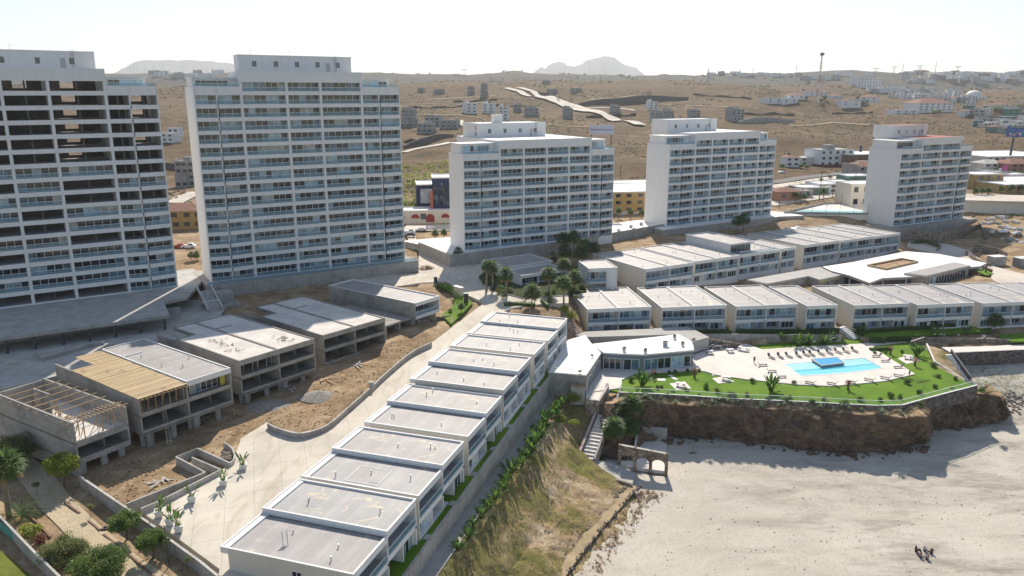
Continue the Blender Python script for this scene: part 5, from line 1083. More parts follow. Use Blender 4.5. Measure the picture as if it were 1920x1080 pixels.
# wall behind the pool, barbecue corner
walls('retaining_wall', pl([(1288,627,-9.7),(1340,626,-9.7),(1400,626,-9.7),(1470,627,-9.8),(1545,628,-9.8),(1578,628,-9.8)]), .35, 2.4, m_wallc, 'long grey retaining wall between the pool lawn and the white houses', drop=1)
walls('barbecue_wall', pl([(1302,632,-9.0),(1345,637,-9.8),(1388,644,-10.6)]), .4, 3, m_stone, 'sloping brown stone wall behind the barbecue counters', drop=1)
for k, (u, v, l_) in enumerate(((1336,655,4.2),(1352,652,3.4))):
    q = P(u, v, DZ); mb = MB(); t = thing('barbecue_counter', q, ('longer pale barbecue counter against the stone wall', 'shorter pale barbecue counter nearer the pool against the stone wall')[k], 'counter', None, R(8)); mb.box(-l_/2, l_/2, -.4, .4, .82, .95); mb.build('counter_top', m_conc_l, t)
    for x in (-l_/2+.2, 0, l_/2-.2): b = MB(); b.box(x-.15, x+.15, -.35, .35, 0, .82); b.build('leg', m_conc_l, t)
    g = MB(); g.box(-.5, .4, -.3, .3, .95, 1.25); g.build('grill', m_dark, t)
def table(u, v, z, rot, label, group, L=2.2):
    t = thing('picnic_table', P(u, v, z), label, 'picnic table', group, rot); mb = MB(); mb.box(-L/2, L/2, -.45, .45, .7, .8); mb.build('table_top', m_coping, t)
    for s in (-1, 1):
        b = MB(); b.box(-L/2, L/2, s*.95-.2, s*.95+.2, .4, .48); 
        for x in (-L/2+.3, L/2-.3): b.box(x-.08, x+.08, s*.95-.14, s*.95+.14, 0, .4)
        b.build('bench', m_coping, t); l_ = MB(); l_.box(s*L*.3-.12, s*L*.3+.12, -.3, .3, 0, .7); l_.build('leg', m_conc_l, t)
pt = 'white concrete picnic tables'
table(1331,663,DZ, R(5), 'white picnic table in the shade beside the clubhouse corner', pt, 1.6); table(1369,660,DZ, R(5), 'white picnic table in the shade in front of the barbecue counters', pt, 1.6); table(1394,657,DZ, R(-35), 'sunlit long white picnic table at the edge of the barbecue shade', pt, 2.6)
for (u, v, lab, pd) in ((1276,724,'white picnic table on the pad nearest the clifftop fence', ((1255,719),(1284,715),(1296,728),(1268,731))), (1361,712,'white picnic table on the lawn pad next to the pool deck edge', ((1335,709),(1353,706),(1379,715),(1347,719))), (1702,672,'white picnic table on the lawn right of the pool', ((1683,672),(1706,665),(1728,676),(1700,682)))):
    sheet('table_pad', pl([(x, y, -11.94) for x, y in pd]), m_deck, .2, 3, False, None, lab.replace('white picnic table', 'concrete pad under the picnic table').replace(' on the pad', '').replace('on the lawn pad ', '')[:90], 'paving pad'); table(u, v, -11.94, R(-20), lab, pt, 2.0)
for k, (u, v) in enumerate(((1257,704),(1260,706),(1263,709),(1267,711),(1330,696),(1333,698.5),(1336,700.5),(1339,703),(1240,712))):
    mb = MB(); s = .45 if k < 8 else .9; mb.box(-s, s, -s*.7, s*.7, 0, .05); tag(mb.build('stepping_stone', m_coping, None, P(u, v, -12)), 'pale stepping stone in the lawn near the clubhouse, {o}', 'stepping stone', 'stepping stones in the lawn')
# ------------------------------------------------------------------ pool
pool = pl([(u, v, DZ) for u, v in ((1469,682.5),(1620,671),(1656,690),(1630,694.5),(1600,698),(1550,702.5),(1500,704.5))])
t = thing('swimming_pool', P(1560,690,DZ), 'turquoise swimming pool sunk into the pale deck', 'pool'); o_ = t.location
loc2 = lambda ps: [(p.x-o_.x, p.y-o_.y) for p in ps]
mb = MB(); pc = loc2(pool); mb.prism(pc, .008, .012, 0); mb.build('water', m_pool, t)
mb = MB(); mb.wall(pc+[pc[0]], .45, .0, .05, 0); mb.build('pool_coping', m_coping, t)
mb = MB(); mb.wall([(x, y-.25) for x, y in (pc[0], pc[1])], .28, .0, .03); mb.wall([(x-.2, y) for x, y in (pc[1], pc[2])], .25, .0, .03); mb.build('shaded_tile_strip', m_tile, t)  # flat dark strip paints the shaded tile edge at the pool's back
sh_ = loc2(pl([(u, v, DZ) for u, v in ((1471,683),(1619,672.5),(1637,681),(1585,686.5),(1488,694.5))])); mb = MB(); mb.prism(sh_, .016, .02); mb.build('shallow_shelf', m_pool2, t)
st_ = loc2(pl([(u, v, DZ) for u, v in ((1488,694.3),(1585,686.3),(1637,680.8),(1640,683),(1590,689.5),(1492,697.3))])); mb = MB(); mb.prism(st_, .014, .018); mb.build('pool_step', waterm('deep_water', (.12, .52, .62)), t)
jz = DZ+.02; jp = pl([(1522,677.5,jz),(1569,674,jz),(1582,684.5,jz),(1540,689.5,jz)]); t = thing('whirlpool', jp[0], 'raised square whirlpool with deep blue water in the swimming pool', 'whirlpool'); o_ = t.location
jl = loc2(jp); mb = MB(); mb.prism(jl, 0, .55); mb.build('basin', m_tile, t); mb = MB(); mb.wall(jl+[jl[0]], .45, .5, .62); mb.build('rim', m_conc_l, t); c = Vector((sum(x for x, y in jl)/4, sum(y for x, y in jl)/4)); mb = MB(); mb.prism([tuple(Vector(q).lerp(c, .07)) for q in jl], .5, .58); mb.build('water', m_jac, t)
LG = {}
def lounger_meshes():
    m_sl = plain('grey_sling', (.13, .12, .125), .8, .2, .1); m_fr = plain('bronze_frame', (.30, .28, .26), .5, .4)
    f = MB()
    for y in (-.32, .32):
        f.bar((-.55, y, .34), (1.35, y, .34), .05, .05); f.bar((-.55, y, .34), (-1.0, y, .95), .05, .05)
    f.bar((1.35, -.32, .34), (1.35, .32, .34), .05, .05); f.bar((-1.0, -.32, .95), (-1.0, .32, .95), .05, .05); LG['frame'] = f.mesh('frame', m_fr)
    s = MB(); s.box(-.55, 1.33, -.3, .3, .345, .375); LG['seat'] = s.mesh('seat', m_sl)
    b = MB(); b.prism([(-.55,-.3),(-.52,-.3),(-.52,.3),(-.55,.3)], .36, .37); b.face(((-.54,-.3,.36),(-.54,.3,.36),(-1.0,.3,.96),(-1.0,-.3,.96))); b.face(((-.57,-.3,.36),(-1.03,-.3,.96),(-1.03,.3,.96),(-.57,.3,.36))); LG['backrest'] = b.mesh('backrest', m_sl)
    l = MB(); l.bar((0, -.32, 0), (0, -.32, .34), .05, .05); l.bar((0, .32, 0), (0, .32, .34), .05, .05); l.bar((0, -.32, .05), (0, .32, .05), .04, .04); LG['leg'] = l.mesh('leg', m_fr)
lounger_meshes()
def lounger(u, v, dirv, label):
    t = thing('sun_lounger', P(u, v, DZ), label, 'lounger', 'sun loungers around the pool', math.atan2(dirv[1], dirv[0]))
    for n_ in ('frame', 'seat', 'backrest'): inst(n_, LG[n_], t)
    inst('leg', LG['leg'], t, (-.45, 0, 0)); inst('leg', LG['leg'], t, (1.1, 0, 0))
for u, v in ((1445,671),(1462,670),(1478,669),(1496,668),(1510,666),(1521,665.5),(1538,664),(1554,662.5),(1570,661),(1585,660),(1601,658.5)): lounger(u, v, (.35+vr.uniform(-.15, .15), -1), 'grey sling lounger in the long row behind the pool, {o}')
for u, v in ((1428,686),(1445,697.5),(1463,708)): lounger(u, v, (1, .1), 'grey sling lounger on the deck left of the pool, {o}')
for u, v in ((1521,719.5),(1562,721),(1599,718),(1632,714),(1662,710.5),(1687,706)): lounger(u, v, (-.85, .55), 'grey sling lounger along the curved deck edge in front of the pool, {o}')
for u, v in ((1645,669),(1662,678),(1686,689.5)): lounger(u, v, (-1, -.1), 'grey sling lounger on the deck right of the pool, {o}')
# clipped bushes, cordylines, big paddle plants on the lawn
for k, (u, v, s) in enumerate(((1254,700,.6),(1266,698.5,.6),(1290,697,.6),(1311,696,.6),(1184,716,.95),(1324,729,.95),(1411,717,.85),(1488,720,.7),(1701,720,1.0),(1668,745,1.0),(1228,703,.6),(1233,729,.7))): bush(P(u, v, -12), s, 'clipped round bush on the clubhouse lawn, {o}', 'bush', 'clipped bushes on the lawn', sz=s*1.35)
for k, (u, v) in enumerate(((1224,709),(1302,707),(1590,731),(1669,664),(1715,686))):
    q = P(u, v, -12); t = thing('cordyline', q, 'reddish cordyline with a dark stem on the lawn, {o}', 'plant', 'cordylines on the lawn'); mb = MB(); mb.tube((0, 0, -.1), (0, 0, 1.0), .3, .22, 7); mb.build('stem', m_trunk, t); inst('crown', RED, t, (0, 0, .8), (0, 0, k), .85)
for (u, v, s, lab) in ((1204,722,1.5,'big paddle leaved clump at the lawn corner by the beach stair'),(1446,733,1.6,'big paddle leaved clump in the middle of the front lawn edge'),(1718,667,1.4,'paddle leaved clump behind the right picnic table'),(1463,642,1.3,'paddle leaved clump against the retaining wall behind the left loungers'),(1497,650,1.6,'larger paddle leaved clump in the shaded lawn behind the loungers'),(1515,648,1.5,'paddle leaved clump next to the larger one in the shaded lawn'),(1545,648,1.5,'paddle leaved clump behind the middle of the lounger row'),(1560,642,1.4,'paddle leaved clump by the foot of the garden steps, left side'),(1616,630,1.4,'paddle leaved clump by the garden steps, right side'),(1745,627,1.4,'tall strelitzia in front of the wide roofed house pair'),(1812,630,1.3,'strelitzia among white flowers along the right stone wall')): paddle(P(u, v, -12 if v > 640 else -11), s, lab, None, PADD[0] if 'strelitzia' in lab else None)
for k, (u, v, s) in enumerate(((1240,727,.6),(1288,733,.7),(1345,736,.9),(1400,742,.8),(1480,747,.7),(1545,751,.8),(1612,752,.9),(1650,752,.8),(1688,748,.8),(1722,738,.9),(1752,727,.8),(1790,712,.8),(1640,664,.7),(1725,655,.9),(1690,661,.7),(1660,662,.6))): bush(P(u, v, -12), s, 'small dark shrub planted along the lawn edge, {o}', 'shrub', 'shrubs along the lawn edge', vr.choice((m_leaf, m_leafo)), s*1.2)
bush(P(1757,707,-12), 1.0, 'dark shrub near the right tip of the lawn', sz=.8); bush(P(1748,687,-12), 1.2, 'round dark bush beside the right garden wall'); bush(P(1370,741,-12), 1.3, 'wide dark shrub at the clifftop fence below the middle picnic pad', sz=.9)
q = P(1729,742,-12.2); t = thing('agave_bloom', q, 'tall agave flower stalk with dark tufts at the clifftop', 'plant'); mb = MB(); mb.tube((0, 0, 0), (.1, 0, 3.0), .05, .03, 5); mb.build('stem', m_trunk, t); mb = MB(); leaf_cloud(mb, [(x, 0, 3.0+.1*k, .32) for k, x in enumerate((-1.3, -.8, -.3, .3, .9))], 300, .16, vr); mb.build('tufts', m_trunk, t)
# clifftop fence, coping, ice plants and agaves
fr = pl([(1166,727,-12)]+[(u, v, -12) for u, v in FR]); t = thing('clifftop_fence', fr[0], 'glass fence with pale top rail along the clifftop lawn edge', 'fence'); o_ = t.location; fl_ = [(p.x-o_.x, p.y-o_.y) for p in fr]
mb = MB(); mb.wall(fl_, .02, .1, 1.0); mb.build('glass', m_fence, t); mb = MB(); mb.wall(fl_, .08, 1.0, 1.07); mb.build('rail', m_coping, t)
for k in range(1, len(fl_)):
    a, b = Vector(fl_[k-1]), Vector(fl_[k]); n_ = max(1, round((b-a).length/2.4))
    for j in range(n_): p = a.lerp(b, j/n_); c = MB(); c.box(p.x-.03, p.x+.03, p.y-.03, p.y+.03, 0, 1.0); c.build('post', m_conc_l, t)
walls('coping_wall', [p+Vector((0, -.35, .18)) for p in pl([(u, v, -12) for u, v in FR[:9]])], .35, .5, m_stone, 'low white capped stone wall along the clifftop', cap=m_coping, drop=1.0)
walls('stone_wall', [p+Vector((.0, -.35, .18)) for p in pl([(u, v, -12) for u, v in FR[8:]])], .45, 1.8, m_stone_d, 'dark stone retaining wall under the right end of the lawn', cap=m_coping, drop=1.5)
r = random.Random(12)
for k in range(46):
    f = r.random()*8; i = int(f); a = L0[2+i].lerp(L0[3+i], f-i); b = L1[2+i].lerp(L1[3+i], f-i); q = a.lerp(b, r.uniform(.05, .95))+Vector((0, 0, .12)); s = r.uniform(.8, 1.7)
    o = bpy.data.objects.new('agave', AGA[k % 2]); COL.objects.link(o); o.location = q; o.scale = (s, s, s); o.rotation_euler = (0, 0, r.random()*6); tag(o, 'grey green agave rooted on the ochre cliff lip, {o} along the lip', 'agave', 'agaves on the cliff lip')
for k, (u, v, s) in enumerate(((1262,739,.8),(1310,744,.7),(1372,749,1.4),(1440,753,1.0),(1475,756,1.2),(1523,758,1.1),(1580,761,1.2),(1727,762,1.0),(1785,732,.8),(1840,735,1.1))): bush(P(u, v, -12.5), s, 'low dark bush on the cliff lip under the fence, {o}', 'bush', 'bushes on the cliff lip', sz=s*1.1)
def lipw(r):
    f = r.random()*16; i = int(f); a = L0[1+i].lerp(L0[2+i], f-i); b = L1[1+i].lerp(L1[2+i], f-i); return a.lerp(b, r.uniform(.2, 1.1))+Vector((0, 0, .05))
scatter('cliff_weeds', 260, lipw, .4, m_leafo, 6)
def foot(r):
    f = r.random()*10; i = int(f); a = L2[1+i].lerp(L2[2+i], f-i); return Vector((a.x+r.gauss(0, .6), a.y-abs(r.gauss(0, 1.2)), -21.8))
mb = MB()
for k in range(170):
    q = foot(r); s = r.uniform(.1, .42)*(1 if r.random() < .85 else 2); q.z = shore(q.x, q.y); mb.prism([(q.x+s*math.cos(a)*r.uniform(.7, 1.2), q.y+s*math.sin(a)*r.uniform(.7, 1.2)) for a in (0, 1.1, 2.2, 3.3, 4.4, 5.4)], q.z-.3, q.z+s*.7)
struct(mb.build('fallen_rocks', m_cliff), 'stuff')
def clface(r):
    f = r.random()*17; i = int(f); t_ = r.random()**.7; a = L1[1+i].lerp(L1[2+i], f-i); b = L15[1+i].lerp(L15[2+i], f-i); c = L2[1+i].lerp(L2[2+i], f-i); q = a.lerp(b, t_*2) if t_ < .5 else b.lerp(c, t_*2-1); return q+Vector((0, -.25, 0))
scatter('cliff_scrub', 520, clface, .42, m_scrub, 15, .5); scatter('cliff_dry_tufts', 320, clface, .35, m_dry, 16, .5)
# hanging dark creeper on the cliff
mb = MB(); c0 = P(1337,768,-15); leaf_cloud(mb, [(c0.x, c0.y, -14.2, 1.6), (c0.x-.3, c0.y-.3, -16, 1.7), (c0.x-.6, c0.y-.2, -17.6, 1.2)], 900, .28, r); tag(mb.build('creeper', m_leaf), 'dark green creeper hanging down the cliff face', 'creeper')
# ------------------------------------------------------------------ right end: steps, walls, shore
t = stair('garden_stair', 'white treaded steps descending to the beach at the right end of the lawn', P(1778,664,-12.3), P(1811,714,-17), 1.8, 16, m_coping)
rail_wall(t, [P(1783,661,-12.2), P(1820,713,-17)], .4, .9, m_stone, m_conc_l); rail_wall(t, [P(1737,648,-12), P(1752,682,-12.2), P(1808,716,-14.5)], .35, .6, m_stone_p, m_coping)
walls('retaining_wall', pl([(1783,661,-12.1),(1850,658,-12.1),(1920,655,-12.1),(2000,651,-12.1)]), .5, 6, m_stone_d, 'tall dark stone retaining wall above the shore grass at the right edge', cap=m_conc_l)
sheet('shore_walk', pl([(1765,651,-12.15),(1850,649,-12.15),(2000,642,-12.15),(2000,651,-12.15),(1920,655,-12.15),(1783,661,-12.15)]), m_deck, .6, 1)
walls('stone_wall', pl([(1708,640,-10.9),(1732,632,-10.7),(1760,634,-10.8),(1860,634,-10.9),(1900,637,-11.2)]), .4, 1.2, m_stone, 'low brown stone wall with white flowers above the bare soil strip', cap=m_conc_l)
sheet('right_lawn', pl([(1866,628,-10.85),(1990,618,-10.85),(1990,640,-11.3),(1896,640,-11.3)]), m_lawn, .3, .5)
for k, (u, v) in enumerate(((1752,628),(1764,628),(1770,629),(1797,629),(1842,630),(1846,632))): bush(P(u, v, -10.7), .45, 'low bush of white flowers on the stone wall, {o}', 'flowers', 'white flower bushes on the stone wall', m_flower)
hedge(pl([(1632,641,-11.6),(1660,641,-11.6)]), 1.1, 1.0, 'clipped hedge block left of the path above the pool'); hedge(pl([(1664,640,-11.6),(1706,637,-11.6)]), 1.1, 1.0, 'clipped hedge block right of the path above the pool'); hedge(pl([(1631,658,-12),(1668,655,-12)]), 1.0, .8, 'low clipped hedge at the pool deck corner')
hedge(pl([(1100,630,-10.4),(1160,629,-10.4),(1225,627,-10.4)]), 1.0, 1.0, 'long dark hedge under the leftmost house pair above the pool'); hedge(pl([(1232,627,-10.4),(1300,625,-10.4),(1370,624,-10.4)]), 1.0, 1.0, 'long dark hedge behind the clubhouse roof'); hedge(pl([(1380,624,-10.4),(1480,624,-10.4),(1572,622,-10.4)]), 1.0, 1.0, 'long dark hedge above the retaining wall behind the loungers'); hedge(pl([(1605,624,-10.6),(1700,618,-10.6),(1790,613,-10.6)]), 1.0, .9, 'long dark hedge under the wide roofed houses at the right')
sheet('shade_lawn', pl([(1430,655,-11.9),(1600,646,-11.9),(1620,640,-11.6),(1600,632,-11.4),(1420,646,-11.9)]), m_lawn, .4, 1.5); sheet('house_lawn', pl([(1600,634,-11.2),(1740,628,-10.9),(1860,620,-10.8),(1860,612,-10.8),(1700,616,-10.7),(1600,626,-10.7)]), m_lawn, .4, .6)
stair('garden_stair', 'short pale garden steps between the houses behind the loungers', P(1578,612,-9.2), P(1606,634,-11.2), 2.2, 8, m_coping)
palm(P(1865,619,-10.8), 2.6, 2.1, 'fan palm in front of the houses at the right edge of the view', None)
def sg(lo, hi, x0, x1):
    def f(r): x = r.uniform(x0, x1); y = r.uniform(lo, hi); return Vector((x, y, shore(x, y)))
    return f
q0 = P(1815,705,-17.3); scatter('shore_grass', 2600, sg(171, 182, q0.x-1, 205), .5, m_leafy, 8, .5); scatter('shore_weeds', 500, sg(168, 180, q0.x-1, 205), .5, m_dry, 18, .5)
mb = MB()
for k in range(1500):
    x = r.uniform(q0.x, 200); y = r.gauss(167.5, 2.2); s = r.uniform(.12, .4); z = shore(x, y); mb.prism([(x+s*math.cos(a)*r.uniform(.7, 1.2), y+s*math.sin(a)*r.uniform(.7, 1.2)) for a in (0, 1.3, 2.6, 3.9, 5.1)], z-.2, z+s*.6, bottom=False)
struct(mb.build('shore_rocks', m_rock), 'stuff')
# seaweed and pebbles on the sand
# ------------------------------------------------------------------ road garden, small houses
pg = 'palms in the road garden'
for (u, v, cu, cv, cr, lab) in ((912,548,908,497,1.9,'fan palm at the left tip of the road garden'),(924,546,922,500,2.2,'fan palm second from the left tip of the road garden'),(950,557,949,514,2.3,'fan palm beside the side wall of the low cream house'),(997,573,996,547,2.5,'fan palm standing alone on the pavement in front of the low house'),(1029,551,1031,512,2.4,'fan palm in front of the right end of the low house'),(1057,569,1060,530,2.3,'brownish fan palm on the pavement right of the low house'),(1056,525,1055,495,2.2,'fan palm behind the right corner of the low house'),(1077,545,1077,520,2.3,'fan palm directly left of the white cube house')):
    q = P(u, v, -3.9); hh = max(1.5, (v-cv)*q.y/1460*1.02); palm(q, hh, cr, lab, pg)
for k, (u, v, cu, cv) in enumerate(((1056,478,1056,446),(1076,480,1075,445),(1095,492,1094,459),(1058,500,1057,470),(1090,503,1089,472),(1113,492,1112,465))):
    q = P(u, v, -3.2); palm(q, (v-cv)*q.y/1460, 2.5, 'fan palm in the tall group before the podium wall, {o}', 'palms before the podium wall')
palm(P(859,493,-3.2), 3.4, 1.8, 'single palm at the corner of the long podium', None)
for k, (u, v, cv) in enumerate(((1382,436,414),(1393,434,410))): q = P(u, v, -2.6); palm(q, (v-cv)*q.y/1460, 2.6, ('left palm of two before the middle ten storey tower', 'right palm of two before the middle ten storey tower')[k], None)
sheet('island_garden', pl([(896,519,-3.25),(930,500,-3.2),(1085,520,-3.5),(1100,545,-3.8),(1066,552,-3.85),(982,558,-3.75),(945,547,-3.4),(906,533,-3.35)]), plain('shaded_grass', (.045, .06, .022), .95, .1, .3, .6), .4, .5, True)  # shade among the palms is put into the dark grass colour
r = random.Random(77)
for k in range(26):
    u, v = r.choice(((915,530),(930,545),(945,552),(958,556),(925,520),(940,535),(1000,555),(1035,552),(1070,548),(1045,480),(1075,510),(1020,470),(1085,535))); bush(P(u+r.uniform(-12, 12), v+r.uniform(-7, 6), -3.6), r.uniform(.8, 1.7), 'low dense shrub filling the road garden, {o}', 'shrub', 'undergrowth shrubs in the road garden', r.choice((m_leaf, m_leaf, m_leafo)))
mb = MB(); kp = pl([(905,533,-3.15),(896,519,-3.1),(915,505,-3.1)])
walls('kerb', pl([(1066,553,-3.65),(980,559,-3.6),(945,548,-3.2),(905,533,-3.15),(896,519,-3.1),(915,503,-3.1)]), .25, .3, m_conc_l, 'pale kerb round the palm garden at the road junction', 'kerb', drop=.5)
for k, (u, v, s) in enumerate(((930,536,1.3),(938,530,1.5),(945,558,1.2),(958,548,1.2),(1020,500,1.5),(1040,490,1.8),(1068,505,1.8),(1090,540,1.3),(1005,545,.9),(1080,560,1.2),(1060,515,1.4),(1033,478,1.7))): bush(P(u, v, -3.6), s, 'dark green shrub in the road garden around the palms, {o}', 'shrub', 'shrubs in the road garden', m_leafo if k % 3 == 0 else m_leaf)
q0 = P(977,517,-.6); q = q0.copy(); q.z = -4.2
t = thing('low_house', q, 'low cream house with stepped flat roof among the road palms', 'house', None, R(90-57)); w, D = 16.5, 20; mb = MB()
mb.box(0, w, 2.2, D, -2, 3.2); mb.box(0, .3, 0, 2.2, -1, 3.2); mb.box(w-.3, w, 0, 2.2, -1, 3.2); mb.box(.3, w-.3, 0, .3, -1, .5); mb.box(.3, w-.3, 0, .3, 2.75, 3.6); mb.box(6, 6.3, 0, .3, .5, 2.75); mb.box(0, w, 8, D, 3.2, 4.3); mb.build('wall', m_white, t)
rf = MB(); rf.box(.2, w-.2, .3, 8, 3.2, 3.45); rf.box(-.2, w+.2, 7.8, D+.2, 4.3, 4.5); rf.build('roof', m_roof, t); window(t, .5, w-.5, .5, 2.8, 2.1, pw=1.3, dark=.85); railing(t, [(.3, .15), (w-.3, .15)], .4, .7)
cp = MB(); parapet(cp, -.1, w+.1, -.1, 8, 3.4, 3.7, .25); parapet(cp, -.3, w+.3, 7.7, D+.3, 4.45, 4.75, .25); cp.build('parapet', m_coping, t)
q = P(1104,505,.9); q.z = -6.6; t = thing('cube_house', q, 'small white cube house with glazed corner balcony left of the rear row', 'house', None, R(90-79)); w, D, h = 8.6, 11, 7.5; mb = MB()
mb.box(0, w, 2.6, D, -2, h); mb.box(w*.62, w, 0, 2.6, -1, h); mb.box(0, w*.62, 0, 2.6, 3.2, 3.6); mb.box(0, w*.62, 0, 2.6, 6.6, h); mb.box(0, w*.62, 1.8, 2.6, -1, 3.2); mb.build('wall', m_white, t)
window(t, .1, w*.6, 3.7, 6.5, 2.5, pw=1.4, dark=.35); railing(t, [(.1, 2.5), (.1, .1), (w*.6, .1)], 3.6, 1.0); window(t, w*.75, w*.9, 4.2, 5.8, -.02, pw=.7, dark=.9)
r_ = MB(); r_.box(.2, w-.2, .3, D-.2, h-.1, h+.02); r_.build('roof', m_roof, t); cp = MB(); parapet(cp, -.05, w+.05, -.05, D+.05, h, h+.25, .25); cp.build('parapet', m_coping, t)
g = MB(); g.box(.3, w*.6, 1.75, 1.8, -.5, 2.6); g.build('garage_door', m_conc_l, t)
# planted corner by the junction (hedge, beds)
hedge(pl([(946,573,-4.1),(968,571,-4.1),(1003,573,-4.1)]), 1.6, .7, 'low clipped hedge at the junction behind the farthest drive house'); hedge(pl([(1016,566,-4.1),(1027,577,-4.5)]), .9, 1.0, 'short clipped hedge beside the pavement steps'); bush(P(982,568,-4.1), .7, 'round clipped bush at the junction hedge'); bush(P(1033,567,-4), 1.6, 'dense shrub beside the pavement steps', mat=m_leafo); bush(P(1060,585,-5), 1.9, 'leafy green shrub left of the leftmost house pair, upper one', mat=m_leafy); bush(P(1072,596,-6), 2.0, 'leafy green shrub left of the leftmost house pair, lower one', mat=m_leafy)
stair('garden_stair', 'brown tiled steps between the farthest drive house and the leftmost house pair', P(1056,585,-5), P(1085,625,-8.3), 1.6, 14, m_stone_p)
# green strip, wall and sign by the finished end house
sheet('verge_lawn', pl([(836,530,-3.1),(872,552,-3.4),(886,568,-3.9),(846,608,-4.6),(828,590,-4.4),(852,572,-4.0),(852,548,-3.5),(815,535,-3.2)]), m_lawn, .6, .8)
walls('stone_base_wall', pl([(782,600,-3.9),(846,590,-4.2),(848,600,-4.4),(846,606,-4.6)]), .5, 3.2, m_stone, 'rubble stone retaining wall under the green strip by the finished end house', drop=1.5)
q = P(860,553,-3.5); t = thing('gate_wall', q, 'free standing white entrance wall with flat cap beside the drive', 'wall', None, R(90-140)); mb = MB(); mb.box(-1.6, 1.6, -.5, .5, -.5, 2.2); mb.build('wall', m_cream, t); mb = MB(); mb.box(-1.75, 1.75, -.65, .65, 2.2, 2.4); mb.build('cap', m_coping, t)
for k in range(8):
    u, v = 842+k*3.2, 545+k*3.4; q = P(u, v, -3.6); mb = MB(); leaf_cloud(mb, [(0, 0, .8, .45, 1.6), (0, 0, 1.7, .3, 1.6)], 120, .22, vr); tag(mb.build('conifer', m_leaf, None, q), 'slim columnar conifer in the row by the entrance wall, {o}', 'conifer', 'columnar conifers by the entrance wall')
hedge(pl([(820,536,-3.3),(834,545,-3.5)]), .9, .9, 'clipped hedge block on the verge by the entrance wall'); bush(P(845,585,-4.2), .9, 'spiky shrub on the verge beside the finished end house', mat=m_leafo); palm(P(865,586,-4.2), 1.6, 1.0, 'slim young palm on the verge lawn', None)
mb = MB(); q = P(817,530,-3.3); mb.box(-.5, .5, -.4, .4, 0, 1.7); mb.box(-.55, .55, -.45, .45, 1.7, 1.8); tag(mb.build('utility_box', m_dark, None, q), 'dark utility box at the road edge above the verge', 'utility box'); mb = MB(); q = P(874,566,-3.8); mb.box(-.6, .6, -.4, .4, 0, 2.2); mb.box(-.7, .7, -.5, .5, 2.2, 2.35); tag(mb.build('utility_box', m_dark, None, q), 'tall dark cabinet beside the columnar conifers', 'utility box')
r = random.Random(21); mb = MB(); c0 = P(797,505,-3.3)
leaf_cloud(mb, [(0, 0, .2, 2.0, .6), (1.5, .5, .2, 1.3, .6)], 500, .5, r); tag(mb.build('dirt_heap', m_lip, None, c0), 'heap of dry brush and soil beside the podium of the glazed tall tower', 'heap')
mb = MB(); mb.box(-.45, .45, -.4, .4, 0, 1.5); mb.box(-.5, .5, -.45, .45, 1.5, 1.7); q = P(697,731,-6.4); tag(mb.build('meter_box', m_conc_l, None, q), 'small meter box against the curved drive wall', 'meter box')
# rubble heaps and boards in the dirt yard
for k, (u, v, s) in enumerate(((505,762,4.6),(600,742,4.2))):
    q = hit(u, v); mb = MB(); N = 22; rings = []
    for j in range(6):
        f = j/5; row = []
        for a in range(N): t_ = 6.283*a/N; rr = s*(1-f)*(1+.18*noise.noise(Vector((math.cos(t_)*2+k*5, math.sin(t_)*2, f)))); row.append((rr*math.cos(t_), rr*.8*math.sin(t_), 1.1*f**.9-.25))
        rings.append(row)
    for a_, b_ in zip(rings[:-1], rings[1:]):
        for a in range(N): mb.face((a_[a], a_[(a+1) % N], b_[(a+1) % N], b_[a]))
    tag(mb.build('gravel_heap', plain('gravel', (.27, .25, .22), .95, .1, .3, 2), None, q), ('pale gravel heap in the shade of the dirt yard, nearer one', 'pale gravel heap in the shade of the dirt yard, farther one')[k], 'heap')
for k, (u, v) in enumerate(((375,790),(437,778),(543,732),(610,712),(675,686),(250,870),(300,905),(120,858),(290,690),(80,655),(60,672),(25,690),(150,640),(215,652))):
    q = hit(u, v); mb = MB()
    for j in range(7): a = Vector((r.uniform(-.9, .9), r.uniform(-.9, .9), .05+.05*j)); mb.bar(a, a+Vector((r.uniform(-1.9, 1.9), r.uniform(-1.9, 1.9), .02)), .3, .07)
    tag(mb.build('board_pile', m_wood if k % 2 else m_conc_l, None, q), 'small heap of loose boards on the building site, {o}', 'boards', 'heaps of boards on the building site')
walls('yard_low_wall', pl([(65,658,-2.9),(78,672,-2.9),(170,645,-2.9),(195,640,-2.9)]), .3, .7, m_wallc, 'low concrete kerb wall behind the roofless shell')
# ------------------------------------------------------------------ white deck and flat roofs before the rear row
dk = pl([(1542,500,-5.5),(1600,491,-5.5),(1699,471,-5.5),(1760,476,-5.5),(1850,493,-5.5),(1838,499,-5.5),(1775,504,-5.5),(1735,517,-5.5),(1700,519,-5.5),(1655,521,-5.5),(1630,530,-5.5),(1592,516,-5.5),(1560,508,-5.5)])
SHEETS.append(([tuple(p) for p in dk], 5)); t = thing('roof_deck', dk[10], 'broad white roof deck with a framed opening before the rear row', 'roof deck'); o_ = t.location; mb = MB(); lp = [(p.x-o_.x, p.y-o_.y) for p in dk]; mb.prism(lp, -.8, -.15, 0); mb.build('slab', m_wallc, t); mb = MB(); mb.prism(lp, -.15, 0); mb.build('deck', m_roofw, t)
c = Vector((sum(x for x, y in lp)/len(lp), sum(y for x, y in lp)/len(lp))); mb = MB(); mb.prism([tuple(Vector(q).lerp(c, .1)) for q in lp], -4.5, -.8); mb.build('under_deck_shade', m_dark, t)  # solid dark block stands in for the shade under the deck
for k in range(9):
    a = Vector(lp[(4+k) % len(lp)]).lerp(c, .02); b = MB(); b.box(a.x-.2, a.x+.2, a.y-.2, a.y+.2, -4.6, -.8); b.build('column', m_wallc, t)
